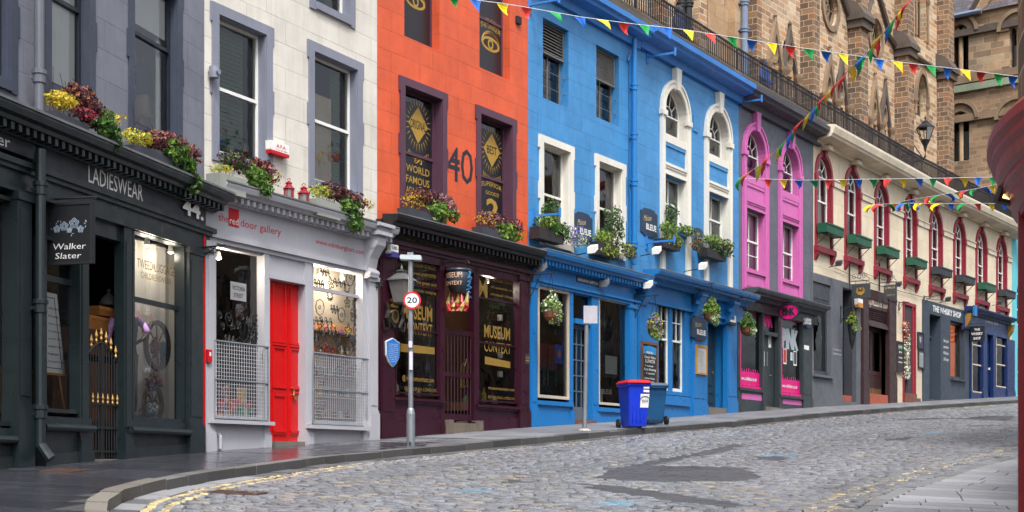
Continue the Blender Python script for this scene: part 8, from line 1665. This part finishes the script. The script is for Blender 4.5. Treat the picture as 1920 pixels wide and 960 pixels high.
for k in range(4): u = b - .25; z = zb + .6 + .42 * k; t = thing('mug', 'white mug, %s up the cord at the right of the plum shop window' % ORD[k], 'mug', f, u, -.3, z, 'white mugs hanging in the plum shop window'); m = MB(f); m.lathe(u, -.22, [(.06, z), (.065, z + .13), (.05, z + .12)], 10); m.build('cup', M_white, t); m = MB(f); m.tube([(u - .06 - .035 * math.sin(j * .5), -.22, z + .02 + .09 * j / 6) for j in range(7)], .01, 4); m.build('handle', M_white, t)
f = FR[3]
# papers and lettering in the restaurant windows
W3 = [o for o in bpy.data.objects if o.name.startswith('shop_window') and o.parent == B4]
a, b, zb, zt, g = qa; m = MB(f).px(1041, 1055, 645, 681, g + .004, g + .008); o = m.build('poster', plain('poster_blue', lin(30, 80, 190), .5), W3[0]); m = MB(f); u, z = f.U(1048, g), f.H(1048, 664, g); m.plate([(u + .08 * math.cos(k * .6), z + .1 * math.sin(k * .6)) for k in range(10)], g + .008, g + .012); m.build('poster_print', plain('orange_plastic', lin(200, 130, 50), .4), o)
m = MB(f).px(1135, 1157, 666, 700, g + .004, g + .008); m.build('notice', plain('paper_grey', lin(190, 198, 198), .7), W3[1]); m = MB(f).px(1124, 1130, 729, 753, g + .004, g + .008); m.build('notice', plain('paper_grey', lin(190, 198, 198), .7), W3[1])
m = MB(f); ptext(m, 'BLEUE', 1130, 1147, 738, 9, g + .01, bold=.01); m.build('lettering', M_wl, W3[1])
curtain(f, B4, qb[0] + .7, qb[1] + .4, -.5, qb[2], qb[3], plain('dark_curtain', lin(50, 58, 72), .9))
# dining chairs and tables just inside the restaurant
for k, x in enumerate((1015, 1036)):
    u = f.U(x, -.7); z = qa[2] - .4; t = thing('dining_chair', '%s red leather dining chair inside the blue restaurant window' % ('left' if k == 0 else 'right'), 'chair', f, u, -.7, z, 'dining chairs in the restaurant window'); m = MB(f); m.plate([(u - .22, z + .45), (u + .22, z + .45), (u + .26, z + 1.0), (u - .26, z + 1.0)], -.75, -.68); m.build('backrest', plain('chair_red', lin(120, 50, 48), .6), t); m = MB(f); m.box(u - .22, u + .22, -1.1, -.7, z + .40, z + .47); m.build('seat', plain('chair_red', lin(120, 50, 48), .6), t)
    for du in (-.2, .2):
        for dw in (-1.08, -.72): m = MB(f); m.tube([(u + du, dw, z), (u + du, dw, z + .4)], .02, 5); m.build('leg', M_wood2, t)
# white flowers garland in the red framed doorway
f = FR[6]; random.seed(8); u = f.U(1699, .1); z0, z1 = f.H(1699, 705, .1), f.H(1699, 610, .1); t = thing('flower_garland', 'garland of white and pink flowers hanging down the red framed doorway', 'garland', f, u, .1, z0); leaves(MB(f), [(u + .05 * math.sin(k), .12, z0 + (z1 - z0) * k / 11, .22, .12, .14, 60, [WHT, WHT, WHT, PIK, G2] if k < 9 else [PIK, ORG, WHT, BRN]) for k in range(12)], .05).build('blossoms', LEAF, t); m = MB(f); m.tube([(u, .1, z0 - .7), (u + .15, .1, z0)], .05, 6); m.build('stem', M_dark, t)
# cables sagging along the cream wall
def cable(pts, label, r=.012):
    t = thing('cable', label, 'cable', pts[0][0], pts[0][0].U(pts[0][1], .05), .05, pts[0][0].H(pts[0][1], pts[0][2], .05)); m = MB()
    P = [tuple(ff.W(ff.U(x, .06), .06, ff.H(x, y, .06))) for ff, x, y in pts]; m.tube(P, r, 4); m.build('cable', M_dark, t)
cable([(FR[6], 1565, 502), (FR[6], 1600, 518), (FR[6], 1650, 536), (FR[6], 1700, 549), (FR[7], 1745, 561), (FR[7], 1800, 566)], 'dark cable sagging along the cream wall above the small shops')
cable([(FR[6], 1612, 507), (FR[6], 1640, 520), (FR[6], 1690, 532), (FR[6], 1715, 546)], 'second dark cable looping under the red window brackets', .009)
cable([(FR[3], 1012, 470), (FR[3], 1080, 492), (FR[3], 1150, 512), (FR[3], 1190, 524)], 'black cable along the lead of the first blue shop cornice', .01)
# ---- people behind the terrace railing
def person(fr, u, w, z, label, coat, trs, hair, face=1):
    t = thing('person', label, 'person', fr, u, w, z); J = {'pel': (0, 0, .95), 'sp': (0, .01, 1.2), 'ch': (0, 0, 1.4), 'nk': (0, 0, 1.52), 'hd': (0, .03, 1.66), 'sL': (-.19, 0, 1.42), 'eL': (-.25, .02, 1.14), 'wL': (-.2, .2, .98), 'hL': (-.16, .27, .98), 'sR': (.19, 0, 1.42), 'eR': (.26, .02, 1.14), 'wR': (.2, .2, .98), 'hR': (.16, .27, .98), 'kL': (-.11, .02, .5), 'fL': (-.12, -.02, .08), 'tL': (-.13, .16, .04), 'kR': (.11, .02, .5), 'fR': (.12, -.02, .08), 'tR': (.13, .16, .04), 'hpL': (-.1, 0, .88), 'hpR': (.1, 0, .88), 'top': (0, .02, 1.76)}
    R = dict(pel=.15, sp=.145, ch=.16, nk=.06, hd=.105, sL=.075, eL=.05, wL=.035, hL=.04, sR=.075, eR=.05, wR=.035, hR=.04, kL=.065, fL=.045, tL=.04, kR=.065, fR=.045, tR=.04, hpL=.1, hpR=.1, top=.08)
    E_ = [('pel', 'sp'), ('sp', 'ch'), ('ch', 'nk'), ('nk', 'hd'), ('hd', 'top'), ('ch', 'sL'), ('sL', 'eL'), ('eL', 'wL'), ('wL', 'hL'), ('ch', 'sR'), ('sR', 'eR'), ('eR', 'wR'), ('wR', 'hR'), ('pel', 'hpL'), ('hpL', 'kL'), ('kL', 'fL'), ('fL', 'tL'), ('pel', 'hpR'), ('hpR', 'kR'), ('kR', 'fR'), ('fR', 'tR')]
    ks = list(J); me = bpy.data.meshes.new('body'); M = MW[t.name].inverted(); me.from_pydata([M @ fr.W(u + J[k][0], w + J[k][1] * face, z + J[k][2]) for k in ks], [(ks.index(a), ks.index(b)) for a, b in E_], [])
    o = bpy.data.objects.new('body', me); COL.objects.link(o); o.parent = t; MW[o.name] = MW[t.name]; md = o.modifiers.new('skin', 'SKIN'); md.use_smooth_shade = True
    for k, v in zip(ks, me.skin_vertices[0].data if me.skin_vertices else []): v.radius = (R[k], R[k])
    if not me.skin_vertices:
        bpy.context.view_layer.objects.active = o
    sub = o.modifiers.new('sub', 'SUBSURF'); sub.levels = 1; sub.render_levels = 2; me.materials.append(trs)
    m = MB(fr); ell(m, [(u, w, .2, .17, z + .78), (u, w, .21, .17, z + 1.0), (u, w, .19, .16, z + 1.2), (u, w, .22, .16, z + 1.4), (u, w, .10, .09, z + 1.5)])
    for sg in (-1, 1): m.tube([(u + sg * .2, w, z + 1.42), (u + sg * .27, w + .02, z + 1.14), (u + sg * .22, w + .18 * face, z + 1.0)], [.085, .075, .055], 8)
    m.build('jacket', coat, t, smooth=True); m = MB(fr); m.lathe(u, w - .02 * face, [(.10, z + 1.62), (.122, z + 1.70), (.10, z + 1.78), (.001, z + 1.82)], 10); m.build('hair', hair, t, smooth=True)
M_skin = plain('skin', lin(200, 150, 125), .6)
ff = FR[5]; person(ff, ff.U(1432, -.9), -.9, 11.63, 'person in a bright blue jacket standing behind the railing above the pink windows', plain('blue_jacket', lin(40, 80, 160), .8), plain('dark_jeans', lin(50, 56, 80), .8), plain('dark_hair', lin(50, 36, 28), .8))
ff = FR[4]; person(ff, ff.U(1273, -.9), -.9, 11.63, 'person in a navy coat standing behind the railing above the blue arched building', plain('navy_coat', lin(28, 40, 84), .8), plain('dark_jeans', lin(50, 56, 80), .8), plain('dark_hair', lin(50, 36, 28), .8))
# ---- bunting
FLC = {'r': plain('flag_red', lin(225, 60, 50), .7), 'g': plain('flag_green', lin(20, 150, 70), .7), 'b': plain('flag_blue', lin(35, 110, 205), .7), 'y': plain('flag_yellow', lin(240, 205, 20), .7)}
M_cord = plain('cord_white', lin(225, 225, 225), .7)
def bunting(pts, Z0, Z1, flags, wpx, hpx, label, seed, wild=.25, tilt=0.0, cord=.006):
    random.seed(seed); t = None; W3_ = lambda x, y: Vector(((x - CX) / FP * zz(x, y), zz(x, y), (HY - y) / FP * zz(x, y)))
    tot = [0]
    for p, q in zip(pts[:-1], pts[1:]): tot.append(tot[-1] + math.dist(p, q))
    def at(d):
        for k in range(len(pts) - 1):
            if d <= tot[k + 1] or k == len(pts) - 2: f_ = (d - tot[k]) / (tot[k + 1] - tot[k]); return (pts[k][0] + (pts[k + 1][0] - pts[k][0]) * f_, pts[k][1] + (pts[k + 1][1] - pts[k][1]) * f_)
    def P3(d): x, y = at(d); z = 1 / (1 / Z0 + (1 / Z1 - 1 / Z0) * d / tot[-1]); return Vector(((x - CX) / FP * z, z, (HY - y) / FP * z))
    fa = Frame((0, 0), (1, 0)); p0 = P3(0); t = thing('bunting', label, 'bunting', fa, p0.x, -p0.y, p0.z); m = MB()
    n = 50; m.tube([tuple(P3(tot[-1] * k / n)) for k in range(n + 1)], cord, 4); m.build('cord', M_cord, t)
    for d, c in flags:
        w_ = wpx if not isinstance(wpx, tuple) else wpx[0] + (wpx[1] - wpx[0]) * d / tot[-1]
        A, Bp = P3(max(0, d - w_ / 2)), P3(min(tot[-1], d + w_ / 2)); L = (Bp - A).length; x = (Bp - A).normalized(); H_ = hpx / FP * A.y
        sw = random.uniform(-wild, wild) + tilt; bl = random.uniform(-.5, .5); dn = (Vector((0, 0, -1)) + x * sw * .6 + Vector((0, 1, 0)) * random.uniform(-.3, .3)).normalized(); nrm = x.cross(dn).normalized(); m = MB(); rows = []
        for k in range(6):
            v = k / 5; hw = (1 - v) / 2; cv = nrm * bl * L * math.sin(v * 2.4) * .5 + x * sw * L * v * v * .5; c0 = A + (Bp - A) * .5 + dn * H_ * v + cv; cc = nrm * L * .10 * math.sin(v * 3)
            rows.append([len(m.v) + j for j in range(3)]); m.v += [c0 - (Bp - A) * hw, c0 + cc, c0 + (Bp - A) * hw]
        for r0, r1 in zip(rows[:-1], rows[1:]):
            for j in range(2): m.face((r0[j], r0[j + 1], r1[j + 1], r1[j]))
        m.build('pennant', FLC[c], t)
def seq(d0, dd, n, s_, jit=0): return [(d0 + k * dd, s_[k % len(s_)]) for k in range(n)]
PA = [(830, -12), (905, 2), (940, 6), (1000, 16), (1090, 32), (1180, 44), (1280, 55), (1395, 73), (1505, 90), (1600, 104), (1700, 118), (1810, 131), (1912, 144)]
bunting(PA, 24, 33, [(d, c) for d, c in zip([22, 62, 114, 160, 212, 260, 303, 345, 383, 425, 465, 506, 548, 588, 624, 660, 694, 728, 760, 794, 828, 862, 893, 926, 958, 990, 1022, 1054, 1082], 'gbyrgbyrgbyrgbyrgbygbyrgbyrgb')], (23, 19), 22, 'long string of pennants crossing from the orange building to the far right', 1, tilt=.45)
PB = [(1716, -8), (1692, 16), (1665, 50), (1640, 85), (1612, 112), (1585, 138), (1560, 168), (1540, 190), (1515, 214), (1490, 242), (1465, 272), (1430, 306), (1384, 336)]
bunting(PB, 26, 42, seq(12, 17, 28, 'ryrgbyrgbgyr'), (21, 15), 27, 'steep string of crowded pennants dropping to the pink window bays', 2, .5, tilt=.5)
bunting([(1384, 334), (1500, 338), (1640, 336), (1770, 334), (1912, 331)], 42, 32, seq(56, 28.2, 17, 'rybgrybg'), 16, 18, 'upper level string of pennants across the red arched windows', 3, .1)
bunting([(1628, 384), (1700, 381), (1780, 382), (1912, 381)], 50, 32, seq(8, 14.5, 8, 'yrgybbyr') + seq(130, 25, 7, 'ybgrybg'), 13, 15, 'lowest level string of pennants across the red arched windows', 4, .2)
bunting([(1655, 388), (1700, 376), (1760, 366), (1830, 354), (1912, 336)], 50, 32, seq(22, 17, 14, 'rgbyrgby'), 12, 15, 'gently rising string of pennants in front of the cream eaves', 5, .3)

# ---- lamps that are lit inside the gallery and clothing shop windows
def shoplamp(f, u, w, z, label, e, group='small lit spot lamps inside the shop windows'):
    t = thing('spot_lamp', label, 'lamp', f, u, w, z, group); m = MB(f); m.lathe(u, w, [(.03, z + .12), (.05, z + .02), (.05, z)], 8); m.build('shade', M_white, t); m = MB(f); m.lathe(u, w, [(.001, z - .02), (.035, z - .005), (.035, z + .005)], 8); m.build('bulb', plain('bulb', (1, .85, .65, 1), .4, emit=12), t)
    l = bpy.data.lights.new('bulb_light', 'POINT'); l.energy = e; l.color = (1, .86, .70); l.shadow_soft_size = .12; o = bpy.data.objects.new('bulb_light', l); COL.objects.link(o); o.location = f.W(u, w + .03, z - .06)
for f, q, fu, w, e, lab in ((FR[0], q2, .5, -.08, 8, 'lit spot lamp at the top of the green shop\'s right window, left of two'), (FR[0], q2, .95, -.08, 8, 'lit spot lamp at the top of the green shop\'s right window, right of two'), (FR[1], r1, .45, -.3, 25, 'lit spot lamp at the top of the left gallery window'), (FR[1], r2, .35, -.16, 16, 'lit spot lamp at the top of the right gallery window, left of two'), (FR[1], r2, .8, -.16, 16, 'lit spot lamp at the top of the right gallery window, right of two'), (FR[2], p2, .6, -.3, 8, 'lit spot lamp at the top of the right plum shop window')):
    a, b, zb, zt, g = q; shoplamp(f, a + (b - a) * fu, w, zt - .15, lab, e)
